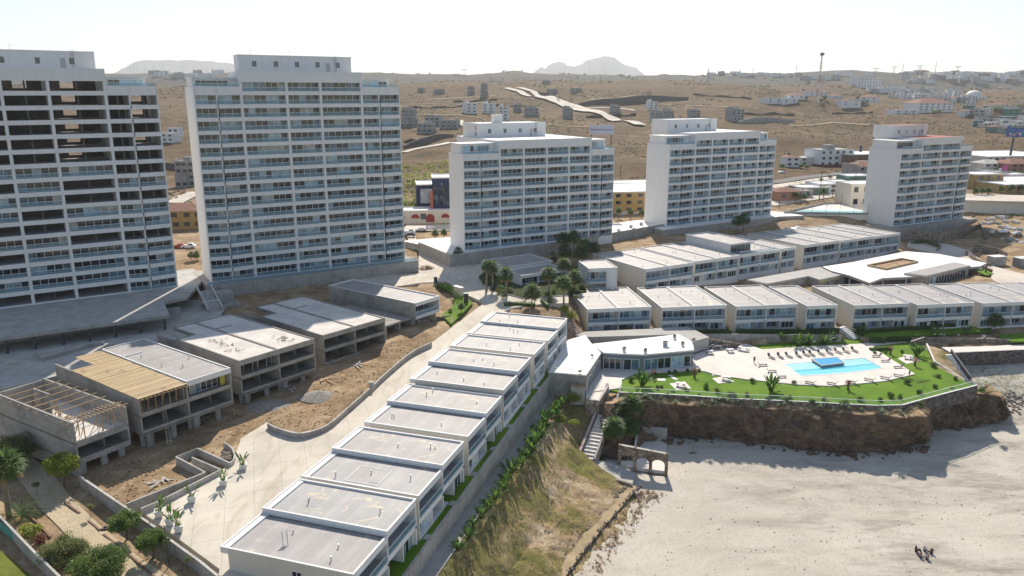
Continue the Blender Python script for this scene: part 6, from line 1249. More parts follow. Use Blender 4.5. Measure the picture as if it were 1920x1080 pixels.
op = pl([(1627,499,-5.45),(1690,486.5,-5.45),(1720,492,-5.45),(1660,506,-5.45)]); ol = [(p.x-o_.x, p.y-o_.y) for p in op]; mb = MB(); mb.wall(ol+[ol[0]], .6, 0, .6); mb.build('opening_frame', m_wood, t); mb = MB(); mb.prism(ol, .01, .05); mb.build('opening_floor', m_lip, t)
gr = pl([(1400,524,-6),(1438,532,-6),(1516,517.5,-6),(1537,524.5,-6),(1592,512.5,-6),(1537,500,-6)])
t = thing('flat_building', gr[1], 'grey flat roofed building with yellow fascia strip, right behind the front row', 'building'); o_ = t.location; gl_ = [(p.x-o_.x, p.y-o_.y) for p in gr]; mb = MB(); cc = Vector((sum(x for x, y in gl_)/6, sum(y for x, y in gl_)/6)); mb.prism([tuple(Vector(q).lerp(cc, .04)) for q in gl_], -5, -.6); mb.build('wall', m_conc, t); mb = MB(); mb.prism(gl_, -.6, -.08, 0); mb.build('roof_edge', m_conc_l, t); mb = MB(); mb.prism([tuple(Vector(q).lerp(cc, .03)) for q in gl_], -.08, .0); mb.build('roof', m_roof, t)
mb = MB(); mb.wall([gl_[3], gl_[4]], .08, -.95, -.62); mb.wall([gl_[2], gl_[3]], .08, -.95, -.62); mb.build('fascia', plain('yellow_fascia', (.50, .44, .16), .8), t)
for a, b in ((1, 2), (2, 3), (3, 4)):
    for f in (.3, .6, .85): p, q = gr[a].lerp(gr[b], f-.06), gr[a].lerp(gr[b], f+.04); on_wall(t, p, q, -9.2, -7.2, off=-.05 if a != 9 else 0, pw=.8, dark=.9)
g2_ = pl([(1695,512,-4.9),(1737,517.5,-4.9),(1820,498,-4.9),(1790,491.5,-4.9)]); t = thing('flat_building', g2_[1], 'grey raised roof wing with a window band on the broad white deck', 'building'); o_ = t.location; gl_ = [(p.x-o_.x, p.y-o_.y) for p in g2_]; mb = MB(); mb.prism(gl_, -.5, 0, 0); mb.build('roof_edge', m_conc_l, t); cc = Vector((sum(x for x, y in gl_)/4, sum(y for x, y in gl_)/4)); mb = MB(); mb.prism([tuple(Vector(q).lerp(cc, .04)) for q in gl_], 0, .06); mb.build('roof', m_roof, t); mb = MB(); mb.prism([tuple(Vector(q).lerp(cc, .05)) for q in gl_], -4.6, -.5); mb.build('wall', m_conc, t); on_wall(t, g2_[1].lerp(g2_[2], .1), g2_[1].lerp(g2_[2], .9), -8.6, -5.8, off=-.02, pw=1.6, dark=.9)
# right ramp and stone walls under the red roofed tower
sheet('ramp_road', pl([(1700,462,-8.3),(1705,450,-8.2),(1772,456,-8.4),(1818,470,-8.0),(1850,496,-7.2),(1925,515,-6.4),(2000,512,-6.2),(2000,545,-6.4),(1900,548,-6.8),(1858,522,-6.9),(1862,505,-7.0),(1810,486,-7.8),(1755,476,-8.2)]), m_road, .6, .8)
for lab, q, h_ in (('curved stone wall at the ramp foot, lower ring', ((1812,470,-6.6),(1822,478,-6.4),(1840,489,-6.1),(1858,494,-6.0)), 2.5), ('curved stone wall at the ramp foot, upper ring', ((1826,458,-5.2),(1850,462,-4.9),(1874,466,-4.9),(1888,474,-5.2)), 2.5), ('tall stone wall beside the ramp under the red roofed tower', ((1704,432,-3.9),(1766,434,-3.7),(1802,428,-3.6),(1838,420,-3.5),(1848,438,-4.6)), 6), ('low planter wall in the middle of the ramp', ((1708,452,-7.2),(1735,449,-7.0),(1764,460,-7.2),(1757,467,-7.4)), 1.5)): walls('stone_wall', pl(q), .5, h_, m_stone, lab, drop=1.5)
hedge(pl([(1715,453,-7.5),(1740,452,-7.4),(1758,461,-7.5)]), 1.5, .6, 'dark hedge in the planter on the ramp')
for lab, u, v, m in (('grey concrete cube by the ramp at the right', 1867, 497, m_conc_l), ('green grey container at the right edge by the ramp', 1916, 500, m_metal)):
    q = hit(u, v); mb = MB(); t = thing('container', q, lab, 'container', None, R(15)); mb.box(-2.6, 2.6, -1.6, 1.6, -.5, 3.0); mb.build('shell', m, t); mb = MB(); mb.box(-2.7, 2.7, -1.7, 1.7, 3.0, 3.15); mb.build('lid', m_coping, t)
mb = MB(); q = P(1848,512,-7); mb.tube((0, 0, -.3), (0, 0, 2.6), .25, n=8); tag(mb.build('column', m_dark, None, q), 'single dark column at the right tip of the white deck', 'column'); sheet('corner_lawn', pl([(1828,507,-6.75),(1845,504,-6.75),(1863,513,-6.75),(1850,516,-6.75)]), m_lawn, .4, .4)
for k, (u, v) in enumerate(((1855,412),(1868,420),(1882,428),(1895,418),(1905,432),(1876,410),(1860,436),(1890,450),(1910,456),(1845,420))):
    q = hit(u, v, 200); mb = MB()
    for j in range(9): a = Vector((r.uniform(-2.4, 2.4), r.uniform(-2, 2), .1)); s = r.uniform(.3, 1.0); mb.box(a.x-s, a.x+s, a.y-s*.6, a.y+s*.6, -.2, s*r.uniform(.5, 1.3), j % 3)
    tag(mb.build('site_clutter', [m_conc_l, m_metal, m_coping], None, q), 'heap of building clutter on the bare lot at the right, {o}', 'clutter', 'clutter on the right lot')
# loose clods and stones on the bare yard, flecks on the sand
yd = [(p.x, p.y) for p in pl([(160,895,-8),(235,945,-8),(385,885,-8),(430,835,-7.6),(500,800,-7.4),(600,810,-7.2),(690,730,-6.6),(800,640,-5.4),(760,630,-5.6),(600,715,-7),(440,765,-7.6),(250,850,-8.1)])]
xs_ = [p[0] for p in yd]; ys_ = [p[1] for p in yd]; rr = np.random.RandomState(4); X_ = rr.uniform(min(xs_), max(xs_), 5200); Y_ = rr.uniform(min(ys_), max(ys_), 5200); kk = inpoly(X_, Y_, yd); X_, Y_ = X_[kk], Y_[kk]; Z_ = hgtv(X_, Y_); mb = MB(); r = random.Random(8)
for x, y, z in zip(X_.tolist(), Y_.tolist(), Z_.tolist()):
    s = .05+.16*r.random()**3; mb.prism([(x+s*math.cos(a)*r.uniform(.7, 1.3), y+s*math.sin(a)*r.uniform(.7, 1.3)) for a in (0, 1.5, 3, 4.5)], z-.1, z+s*.8, bottom=False)
struct(mb.build('dirt_clods', m_lip), 'stuff')
mb = MB()
for k in range(1500):
    x = r.uniform(18, 130); y = r.uniform(70, 148)+0; s = .04+.11*r.random()**4; z = shore(x, y); mb.prism([(x+s*math.cos(a)*r.uniform(.6, 1.8), y+s*math.sin(a)*r.uniform(.6, 1.4)) for a in (0, 1.5, 3, 4.5)], z-.05, z+.05, bottom=False)
struct(mb.build('sand_debris', m_rock), 'stuff')
# ------------------------------------------------------------------ beyond the towers: roads, town, hills
m_trk = plain('pale_track', (.36, .28, .18), .95, .1, .2, .05); m_bank = plain('dark_bank', (.085, .065, .042), .95, .1, .4, .3, 0, .6)
hp_ = lambda *q: [hit(u, v, 300) for u, v in q]
def off_road(name, q, w, m, off=.25, st=8): return ribbon(name, q, w, m, off, st)
off_road('highway', hp_((1440,345),(1530,331),(1600,322),(1680,312)), 9, m_asph, .4); off_road('highway', hp_((1440,353),(1530,339),(1620,328),(1700,318)), 9, m_road, .4)
off_road('street', hp_((1440,385),(1520,372),(1580,365),(1660,358)), 9, m_road, .35); off_road('street', hp_((1155,404),(1185,401),(1215,400)), 8, m_road, .35); off_road('street', hp_((760,440),(800,432),(845,428)), 12, m_road, .35); off_road('street', hp_((325,382),(345,372),(370,362)), 9, m_road, .4); off_road('street', hp_((335,420),(352,412),(380,409)), 6, m_road, .3); off_road('street', hp_((335,505),(360,495),(385,492)), 9, m_road, .3)
off_road('hill_road', hp_((950,167),(975,173),(1010,183),(1050,196),(1100,211),(1150,225),(1200,238)), 11, m_road, 1.8, 10); off_road('hill_road', hp_((972,166),(1000,175),(1040,188),(1080,201),(1130,215),(1180,230)), 9, m_road, 1.8, 10)
off_road('hill_road', hp_((757,287),(800,277),(845,268)), 6, m_road, .5, 8); off_road('hill_road', hp_((860,227),(885,240),(905,250)), 8, m_road, .5, 8); off_road('hill_road', hp_((1055,205),(1100,204),(1150,203),(1190,208)), 5, m_road, .5, 8)
def stone_bank(lab, q, h, m=None):
    pts = []
    for a, b in zip(q[:-1], q[1:]):
        for k in range(6):
            x = a.lerp(b, k/6); x.z = hgt(x.x, x.y); pts.append(x)
    pts.append(q[-1]); mb = MB(); mb.wall([(p.x, p.y) for p in pts], 1.2, [p.z-3 for p in pts], [p.z+h*(.35+.65*math.sin(math.pi*(k+.5)/len(pts))) for k, p in enumerate(pts)]); return tag(mb.build('stone_bank', m or m_stone_d), lab, 'retaining wall')
stone_bank('long dark stone bank right of the pale hill road', hp_((1085,200),(1150,198),(1215,192),(1290,188)), 9); stone_bank('dark stone bank left of the upper hill road', hp_((1010,176),(1030,182),(1048,192)), 5); stone_bank('dark stone bank behind the white tower with letters on its roof', hp_((757,280),(800,271),(850,258)), 5); stone_bank('grey masonry wall below the unfinished hill houses at the right', hp_((1385,232),(1420,231),(1490,229)), 5, m_block)
stone_bank('dark stone bank in the gap between the two tall towers', hp_((300,312),(330,318),(360,322)), 3)
HW = {'grey': m_block, 'white': m_white, 'cream': m_cream, 'ochre': plain('ochre_paint', (.40, .27, .11), .85), 'salmon': plain('salmon_paint', (.38, .19, .13), .85), 'brown': plain('brown_paint', (.22, .12, .08), .85), 'teal': plain('green_paint', (.10, .22, .18), .8), 'navy': plain('navy_paint', (.02, .028, .085), .6)}
m_tile2 = plain('weathered_tile', (.25, .135, .10), .85, .15, .25, .6)
def house(u, v, w, h, label, style='grey', group=None, d=None, storeys=None, roof=None, rot=None, wins=2, tower_=False, cat='house', gmin=300):
    if group and 'hillside' in group: w *= .85; h *= .9; wins = 3
    q = hit(u, v, gmin); d = d or w*.8; rot = vr.uniform(-.5, .5) if rot is None else rot; t = thing('house', q, label, cat, group, rot); mb = MB(); fl = storeys or max(1, round(h/3))
    mb.box(-w/2, w/2, -d/2, d/2, -3, h)
    if tower_: mb.box(-w/2+.2, -w/2+w*.35, -d*.2, d*.25, h, h+2.6)
    if style == 'grey':
        mb.box(-w/2, w*.1, -d/2-2, -d/2, -3, h*.55); mb.box(w*.12, w*.5+1.5, -d*.1, d*.3, -3, h*.45); mb.box(-w*.1, w*.3, 0, d*.4, h, h+2.2 if h > 7 else h+.5); [mb.box(q-.12, q+.12, -d/2+.1, -d/2+.34, h, h+1.5) for q in (-w*.3, 0, w*.3)]; mb.box(-w/2, -w/2+.4, -d/2, d/2, h, h+1.3); mb.box(w*.1, w/2, d/2-.4, d/2, h, h+1)
    mb.build('wall', HW[style], t)
    r_ = MB(); 
    if roof == 'hip':
        e = .5; z = h+w*.14
        a, b = (-w/2-e, -d/2-e, h), (w/2+e, -d/2-e, h); c, dd = (w/2+e, d/2+e, h), (-w/2-e, d/2+e, h); p, q2 = (-w*.2, 0, z), (w*.2, 0, z)
        r_.face((a, b, q2, p)); r_.face((c, dd, p, q2)); r_.face((b, c, q2)); r_.face((dd, a, p)); r_.face((dd, c, b, a)); r_.build('roof', m_tile2 if style != 'cream' else m_conc_l, t)
    else: parapet(r_, -w/2-.1, w/2+.1, -d/2-.1, d/2+.1, h-.05, h+.45, .3); r_.box(-w/2+.2, w/2-.2, -d/2+.2, d/2-.2, h, h+.1); r_.build('roof', {'grey': m_conc_l}.get(style, m_coping) if roof is None else roof, t)
    for f in range(fl):
        for k in range(wins):
            b = MB(); x = -w/2+w*(k+.5)/wins+vr.uniform(-.3, .3); z = h*(f+.35)/fl; ww = min(1.1, w/wins*.32); y = -d/2-(2 if style == 'grey' and x < w*.1-.6 and f == 0 else 0); b.box(x-ww, x+ww, y-.06, y+.1, z, z+h/fl*.45); b.build('window', m_gd, t)
    return t
gh = 'unfinished grey houses on the hillside'
for (u, v, w, h, lab, tw) in ((768,238,13,16,'tall unfinished grey block house right of the glazed tall tower on the hill',1),(800,250,15,8,'unfinished grey block house left of a terrace group on the lower hill',0),(815,238,16,9,'unfinished grey block house with raised back in the lower hill group',1),(845,240,17,7,'long unfinished grey block house at the right of the lower hill group',0),(908,182,9,18,'very tall narrow grey house high on the hill',1),(883,176,9,10,'narrow grey house left of the very tall narrow one',0),(824,176,14,6,'small dark roofed grey house high on the hill, far left',0),(790,172,10,5,'tiny grey house high on the hill near the glazed tall tower',0),(996,219,16,9,'unfinished grey house with small turret above the lettered tower',1),(970,209,9,8,'small grey house left of the turreted grey house',0),(1064,222,10,11,'narrow grey house beside the pale hill road',1),(1153,214,12,9,'grey house just right of the pale hill road',1),(1230,228,15,10,'grey turreted house left of the middle tower roof',1),(1252,222,13,8,'grey house right behind the middle tower roof room',1),(1300,222,13,9,'grey block house behind the right side of the middle tower',0),(1377,226,17,12,'big unfinished grey house right of the middle tower roof',1),(1024,158,15,5,'long low grey house on the crest above the pale hill road',0),(1035,173,15,4,'low grey foundation house under the hill crest',0),(1080,172,17,5,'low long grey house right under the crest',0),(352,350,11,15,'grey block house in the gap between the two tall towers',0)): house(u, v, w, h, lab, 'grey', gh, tower_=bool(tw))
for (u, v, w, h, lab) in ((881,213,13,10,'white two storey hill house with twin blocks, left of a pair'),(917,213,13,10,'white two storey hill house with twin blocks, right of a pair'),(945,226,9,13,'white turret house rising behind the lettered tower roof'),(1222,205,11,8,'white stepped house above the middle tower')): house(u, v, w, h, lab, 'white', None, tower_=True)
house(322,266,11,6,'white modern villa with terrace in the gap between the two tall towers, upper', 'white'); house(330,258,9,7,'white cubic villa in the gap between the two tall towers, behind the terrace villa', 'white')
house(352,472,17,7,'yellow house with hipped roof between the two tall towers','ochre',None,roof='hip',rot=.2,wins=4)
for k, q in enumerate((((760,196),(850,197),(905,192)),((905,205),(960,203),(1020,207)),((760,215),(860,217),(905,222)),((1095,190),(1180,182),(1260,183)),((1210,208),(1290,203),(1340,207)),((1000,232),(1060,238),(1110,240)),((1240,196),(1330,200),(1400,208)),((1480,236),(1560,232),(1630,236)),((930,180),(860,184),(800,187)))):
    off_road('dirt_track', hp_(*q), 4.5, m_trk, .45, 8)
for k, q in enumerate((((765,203),(830,203),(890,201)),((925,198),(975,200),(1010,203)),((1100,222),(1160,218),(1200,216)),((1390,215),(1450,214),(1500,218)),((760,268),(800,262),(840,256)),((1300,178),(1360,182),(1420,188)),((1560,215),(1620,214),(1640,212)),((850,192),(900,190),(940,188)))):
    pts = [x for a, b in zip(hp_(*q)[:-1], hp_(*q)[1:]) for x in [a.lerp(b, j/5) for j in range(5)]]
    for x in pts: x.z = hgt(x.x, x.y)
    mb = MB(); mb.wall([(x.x, x.y) for x in pts], 2.5, [x.z-3 for x in pts], [x.z+1.6+.9*math.sin(j*1.7) for j, x in enumerate(pts)]); struct(mb.build('earth_bank', m_bank))
# hillside town, right
def row(lab, grp, v0, v1, u0, u1, n, w, h, styles, hips=.15):
    for k in range(n):
        u = u0+(u1-u0)*(k+.5)/n+vr.uniform(-.3, .3)*(u1-u0)/n; v = v0+(v1-v0)*vr.random(); st = vr.choice(styles)
        house(u, v, w*vr.uniform(.7, 1.4), h*vr.uniform(.75, 1.35), lab+', {o}', st, grp, roof='hip' if vr.random() < hips and st != 'grey' else None, rot=vr.uniform(-.6, .6))
WG = ['white', 'white', 'white', 'cream', 'grey']
row('small hazy house on the ridge between the tall towers', 'houses on the far left ridge', 139, 150, 285, 415, 14, 22, 9, WG)
row('hazy house, top row of the far right ridge', 'houses in the top row of the far ridge', 139, 146, 1690, 1920, 20, 22, 9, WG+['brown']); row('hazy house, second row of the far right ridge', 'houses in the second row of the far ridge', 147, 158, 1690, 1920, 24, 20, 9, WG+['brown', 'grey'])
row('house in the upper row of the white estate', 'upper row of the white estate', 168, 176, 1630, 1760, 18, 13, 6, ['white', 'white', 'white', 'grey']); row('house in the middle row of the white estate', 'middle row of the white estate', 177, 186, 1670, 1800, 18, 12, 6, ['white', 'white', 'cream']); row('house in the lower row of the white estate', 'lower row of the white estate', 188, 198, 1725, 1830, 14, 11, 6, ['white', 'white', 'grey'])
row('small hazy house on the far ridge behind the lattice mast', 'houses on the far middle ridge', 141, 152, 1330, 1640, 22, 20, 8, WG); row('house on the valley floor at the right edge', 'houses on the right valley floor', 205, 222, 1800, 1925, 10, 14, 6, WG+['brown', 'teal']); row('low house along the right hill foot', 'houses at the right hill foot', 226, 240, 1825, 1925, 11, 12, 5, ['white', 'teal', 'grey', 'cream']); row('low house, second row at the right hill foot', 'houses in the second row at the right hill foot', 242, 250, 1860, 1930, 6, 11, 4.5, ['white', 'teal', 'grey'])
row('low white house below the lattice mast', 'low houses below the lattice mast', 176, 200, 1435, 1640, 9, 20, 5, ['white', 'white', 'grey'], .3)
t = house(1620,163,44,15,'long white apartment block far behind the lattice mast','white',None,storeys=4,wins=8,rot=.1); t = house(1787,179,14,12,'white cubic house left of the white dome','white',None,rot=.1); house(1738,209,40,9,'red roofed long house with raised dark end in the valley','white',None,roof='hip',wins=6,rot=.05); house(1790,155,30,8,'brown barn like house on the far right hillside','brown',None,rot=0); house(1690,215,26,5,'white shed under the valley trees','white',None,wins=3,rot=0)
q = hit(1825,184,300); t = thing('dome', q, 'big white dome on the right hillside', 'dome'); mb = MB(); N, Rr = 20, 11.5
for i in range(6):
    for j in range(N):
        f = lambda a, b: (Rr*math.cos(a*math.pi/12)*math.cos(b*6.2832/N), Rr*math.cos(a*math.pi/12)*math.sin(b*6.2832/N), 3+Rr*.75*math.sin(a*math.pi/12)); mb.face((f(i, j), f(i, j+1), f(i+1, j+1), f(i+1, j)) if i < 5 else (f(i, j), f(i, j+1), f(6, 0)))
mb.tube((0, 0, -2), (0, 0, 3), Rr, Rr, 20); mb.build('shell', m_coping, t); mb = MB(); mb.box(-14, 14, -13, -10.5, -2, 2.5); mb.build('wing', m_white, t)
# town by the highway
t = house(1552,311,26,11,'white three storey building with dark red base by the highway','white',None,d=18,storeys=3,wins=5,rot=.25,roof=m_conc_l); mb = MB(); mb.box(-13.3, 13.3, -9.4, 9.3, -1, 1.6); mb.build('red_base', plain('dark_red_paint', (.22, .03, .04), .7), t); mb = MB(); mb.box(-4, 2, -3, 3, 11.1, 14); mb.build('plant_room', m_block, t)
rowl = [(1469,373,12,4,'salmon','red roofed salmon house beside the middle tower','hip'),(1495,369,11,3,'grey','long grey shed along the street behind the middle tower',None),(1515,363,15,3.5,'teal','green grey workshop shed on the street',None),(1548,360,16,4.5,'white','white fronted workshop with dark openings on the street',None),(1575,357,14,4.5,'brown','brown workshop right of the white fronted one',None),(1600,352,14,6.5,'teal','dark green two storey shop with blue top on the street',None),(1617,341,18,9,'grey','grey gabled warehouse next to the red roofed tower','hip'),(1508,309,14,5,'cream','small cream house left of the white three storey building',None),(1480,312,10,6,'white','white garden wall house by the highway','hip'),(1610,303,36,5,'brown','long low dark building right of the white three storey building',None),
 (1186,390,40,9,'ochre','ochre hotel with arches between the two middle towers',None),(1180,366,28,6,'salmon','salmon coloured upper block behind the ochre hotel',None),(1850,322,15,5,'cream','cream house with red roof at the right town edge','hip'),(1900,322,20,5,'salmon','long red tiled house at the right town edge','hip'),(1870,297,60,3,'cream','long pale wall like building under the billboard',None),(1834,330,16,3,'brown','open market shed full of stalls at the right',None),(1850,338,18,5,'grey','grey workshop with posts right of the red roofed tower',None),(1895,342,13,4.5,'white','white curved shop at the right street',None),(1832,350,18,7,'ochre','orange fronted house directly right of the red roofed tower',None),(1900,354,44,4,'ochre','long ochre wall building behind the car park at the right',None)]
for u, v, w, h, st, lab, rf in rowl: house(u, v, w, h, lab, st, None, roof=rf, rot=.2, wins=max(2, int(w/5)))
t = house(1606,388,16,11,'beige windowless hall beside the tennis court','cream',None,d=12,storeys=2,wins=3,rot=.2)
t = house(812,400,14,13,'navy blue shop block with white roof beside the glazed tall tower','navy',None,d=16,rot=.15,wins=1,roof=m_coping); mb = MB(); mb.box(-5.5, 3.0, -8.3, -8.02, 5.5, 11.5); mb.build('picture_panel', plain('pale_picture', (.55, .57, .60), .6, .3, .35, .35), t)
t = house(836,408,11,17,'navy blue tower shop with a row of small windows beside the lettered tower','navy',None,d=14,rot=.1,wins=4,storeys=1,roof=m_coping); mb = MB(); mb.box(-6.3, -5.2, -7.4, -7.05, 0, 12); mb.build('brick_pier', m_redroof, t); text(t, '1', 1.6, (-1.5, -7.08, 14.6), (R(90), 0, 0), m_coping)
t = house(793,416,24,5,'low white building with red arched openings beside the navy shop','cream',None,d=10,rot=.12,wins=1,storeys=1)
for k, x in enumerate((-9, -3, 3, 9)):
    mb = MB(); n = 10; c = [(x+1.7*math.cos(math.pi*j/n), -5.12, 2.2+1.7*math.sin(math.pi*j/n)) for j in range(n+1)]; mb.face([(p[0], p[1], p[2]) for p in reversed(c)]); mb.box(x-1.7, x+1.7, -5.14, -5.02, .6, 2.2) if k == 2 else None; mb.build('red_arch', plain('red_awning', (.30, .045, .04), .8), t)
# big roof hall right, car park
q = hit(1880,395,260); t = thing('hall', q, 'wide flat beige roof hall right of the red roofed tower', 'hall', None, R(-12)); mb = MB(); mb.box(-32, 40, -9, 14, -2, 5); mb.build('wall', m_cream, t); mb = MB(); mb.box(-33, 41, -10, 15, 5, 5.5); mb.build('roof', m_road, t)
def car(u, v, c, label, rot, group=None, g=260, z=None, van=False):
    q = hit(u, v, g) if z is None else P(u, v, z); t = thing('parked_car', q, label, 'car', group, rot); L, W = 4.4, 1.75; mb = MB(); pr = [(-2.2,.35),(-2.2,.8),(-1.9,.95),(-1.1,1.0),(-.6,1.45),(.9,1.48),(1.5,1.0),(2.1,.85),(2.2,.35)] if not van else [(-2.4,.35),(-2.4,1.1),(-2.0,1.15),(-.1,1.15),(.1,1.75),(1.3,1.75),(1.8,1.15),(2.4,1.0),(2.4,.35)]
    n = len(pr); i = len(mb.v); mb.v += [(x, -W/2*(1 if z_ < 1.1 else .85), z_) for x, z_ in pr]+[(x, W/2*(1 if z_ < 1.1 else .85), z_) for x, z_ in pr]; mb.f += [tuple(i+k for k in range(n)), tuple(i+2*n-1-k for k in range(n))]+[(i+(k+1) % n, i+k, i+n+k, i+n+(k+1) % n) for k in range(n)]; mb.m += [0]*(n+2); mb.build('body', c, t)
    g_ = MB()
    for s in (-1, 1): y = s*W/2*.95; xs = ((-.9, 1.05), (-.5, 1.38), (.85, 1.4), (1.3, 1.05)) if not van else ((.15, 1.2), (.2, 1.65), (1.25, 1.65), (1.65, 1.2)); p_ = [(x, y*(1 if k in (0, 3) else .92), z_) for k, (x, z_) in enumerate(xs)]; g_.face(p_ if s > 0 else p_[::-1])
    g_.build('window', m_gd, t)
    for x in (-1.4, 1.4):
        for s in (-1, 1): w_ = MB(); w_.tube((x, s*W/2-.12, .33), (x, s*W/2+.03, .33), .33, n=10); w_.build('wheel', m_dark, t)
    return t
cw_, cs_, cb_, cr_ = cpaint('white_car_paint', (.75, .75, .76)), cpaint('silver_car_paint', (.45, .46, .47)), cpaint('black_car_paint', (.02, .02, .025)), cpaint('red_car_paint', (.35, .03, .03))
car(789,434,cs_,'silver saloon car parked in front of the red arched building',.2); car(767,439,cw_,'white pickup parked left of the silver saloon',.2,van=True); car(768,444,cb_,'black car parked in front of the white pickup',.2); car(806,431,cw_,'white car half hidden by the street palm, near the navy shop',.2)
car(1178,437,cw_,'white pickup on the parking edge above the rear row',R(80),van=True,z=-2.4); car(1168,441,cw_,'white car beside the pickup above the rear row',R(80),z=-2.4); car(1494,431,cw_,'white car behind the roofs of the rear row',R(30),z=-2.8); car(1476,434,cs_,'silver car behind the roofs of the rear row',R(30),z=-2.8)
car(1483,368,cs_,'silver car parked in the street beside the middle tower',.2); car(1532,362,cw_,'white car parked in the street in front of the workshop',.2); car(1547,360,cb_,'dark car parked beside the white one in the street',.2); car(1600,352,cw_,'white car in the street near the beige hall',.2)
for k, (u, v, c) in enumerate(((1843,383,cw_),(1857,380,cs_),(1864,377,cb_),(1876,375,cw_),(1888,374,cs_),(1810,383,cb_),(1170,403,cs_),(1195,397,cb_),(1466,325,cw_))): car(u, v, c, ('big white pickup at the front of the right car park','silver car behind the white pickup in the car park','dark car in the middle of the right car park','white car at the back of the right car park','silver car at the far end of the right car park','black car beside the red roofed tower','silver car by the ochre hotel palms','dark car in front of the ochre hotel','white truck like car on the highway left of the banner')[k], .15, van=k == 0)
car(355,474,cw_,'white canopied van below the yellow house',.1,van=True); car(343,507,cr_,'red car in the gap at the foot of the tall towers',.1)
car(1905,443,cs_,'silver car on the bare lot at the right edge',.4); car(1882,437,cw_,'white car on the bare lot at the right edge',.4)
# tennis court
cq = hp_((1470,403),(1545,386),(1640,393),(1625,416)); zc = max(p.z for p in cq)+.3; t = thing('tennis_court', cq[0], 'tennis court with teal surface and tall mesh fence posts', 'tennis court'); o_ = t.location; cl_ = [(p.x-o_.x, p.y-o_.y) for p in cq]; mb = MB(); mb.prism(cl_, -2, .3); mb.build('surface', m_deck, t); mb = MB(); c = Vector((sum(x for x, y in cl_)/4, sum(y for x, y in cl_)/4)); mb.prism([tuple(Vector(cl_[0]).lerp(c, .15)), tuple(Vector(cl_[0]).lerp(Vector(cl_[1]), .35).lerp(c, .12)), tuple(Vector(cl_[3]).lerp(Vector(cl_[2]), .3).lerp(c, .1)), tuple(Vector(cl_[3]).lerp(c, .12))], .3, .31); mb.build('playing_area', plain('teal_court', (.16, .42, .44), .8), t)
for k in range(4):
    a, b = Vector(cl_[k]), Vector(cl_[(k+1) % 4])
    for j in range(6): p = a.lerp(b, j/6); m = MB(); m.tube((p.x, p.y, .2), (p.x, p.y, 5), .09, n=5); m.build('post', m_metal, t)
mb = MB(); mb.wall(cl_+[cl_[0]], .4, .3, 1.2); mb.build('kerb', m_block, t)
# signs, masts, poles
q = PG(1128,243,345); t = thing('hotel_sign', q, 'pale billboard with blue hotel lettering behind the lettered tower', 'sign', None, R(-4)); mb = MB(); mb.box(-5.3, 5.3, -.15, .15, -2.0, 2.0); mb.build('panel', plain('pale_blue_panel', (.42, .44, .52), .6), t); text(t, 'Bellafer Hotel Boutique', .98, (0, -.2, 0), (R(90), 0, 0), plain('blue_lettering', (.06, .10, .22), .6)); zg = hgt(q.x, q.y)-q.z
for x in (-4.2, 4.2): m = MB(); m.tube((x, .1, zg-1), (x, .1, -1.8), .22, n=6); m.build('post', m_dark, t)
q = hit(1893,300,300); t = thing('billboard', q, 'big colourful billboard on a tall dark pole at the right edge', 'billboard', None, R(-6)); mb = MB(); s_ = q.y/1460; hb = 60*s_; mb.tube((0, .3, -2), (.6, .3, hb-13*s_), .75, .65, 10); mb.build('post', m_dark, t); zb = hb-26*s_+13*s_; mb = MB(); wl_, wr_ = -13*s_, 40*s_; mb.box(wl_, wr_, -.4, .1, hb-18*s_, hb+2*s_); pan = mb.build('panel', plain('picture_blue', (.05, .13, .30), .6, .3, .5, .3), t)
r = random.Random(31); cols = [(.5, .06, .10), (.6, .6, .62), (.05, .35, .55), (.6, .45, .05), (.5, .15, .3), (.3, .3, .33)]
for k in range(16):
    m = MB(); x = wl_+1.5+(wr_-wl_-3)*k/16; z = hb-15*s_+r.uniform(0, 7)*s_; rr = r.uniform(1.0, 2.0)*s_; m.face([(x+rr*math.cos(a*.5236), -.44-.01*k, z+rr*1.3*math.sin(a*.5236)) for a in range(12)]); m.build('picture_patch', plain('patch_'+str(k), cols[k % 6], .6, .3, .3, .6), t)
m = MB(); m.box(wl_+2, wr_-9, -.46, -.42, hb-.5*s_, hb+1.0*s_); m.build('picture_band', plain('yellow_band', (.5, .42, .10), .6, .3, .3, .8), t)
q = hit(1878,338,300); s_ = q.y/1460; t = thing('shop_sign', q, 'curved white roadside sign with pink disc at the right', 'sign', None, 0); m = MB(); m.prism([(-7*s_, 0), (6*s_, 0), (6*s_, .5), (-7*s_, .5)], -1, 22*s_); m.build('panel', m_coping, t); m = MB(); m.face([(3*s_+6*s_*math.cos(a*.3927), -.08, 22*s_+6*s_*math.sin(a*.3927)) for a in range(16)]); m.face([(3*s_+6*s_*math.cos(-a*.3927), .1, 22*s_+6*s_*math.sin(-a*.3927)) for a in range(16)]); m.build('disc', plain('pink_disc', (.48, .09, .25), .6), t)
for k in range(2): m = MB(); m.box(-5*s_, 4*s_, -.12, -.02, (5+6*k)*s_, (9+6*k)*s_); m.build('sign_field', HW['brown'] if k == 0 else m_metal, t)
for lab, u, v, h in (('dark blue vertical banner sign left of the white three storey building', 1477, 311, 24), ('dark blue vertical banner sign right of the white three storey building', 1612, 296, 22)):
    q = hit(u, v, 300); s_ = q.y/1460; t = thing('banner_sign', q, lab, 'sign'); m = MB(); m.box(-2*s_, 2*s_, -.3, .3, 4*s_, (h-6)*s_+2); m.build('panel', HW['navy'], t); m = MB(); m.tube((0, 0, -1), (0, 0, 4*s_), .3, n=6); m.build('post', m_dark, t)
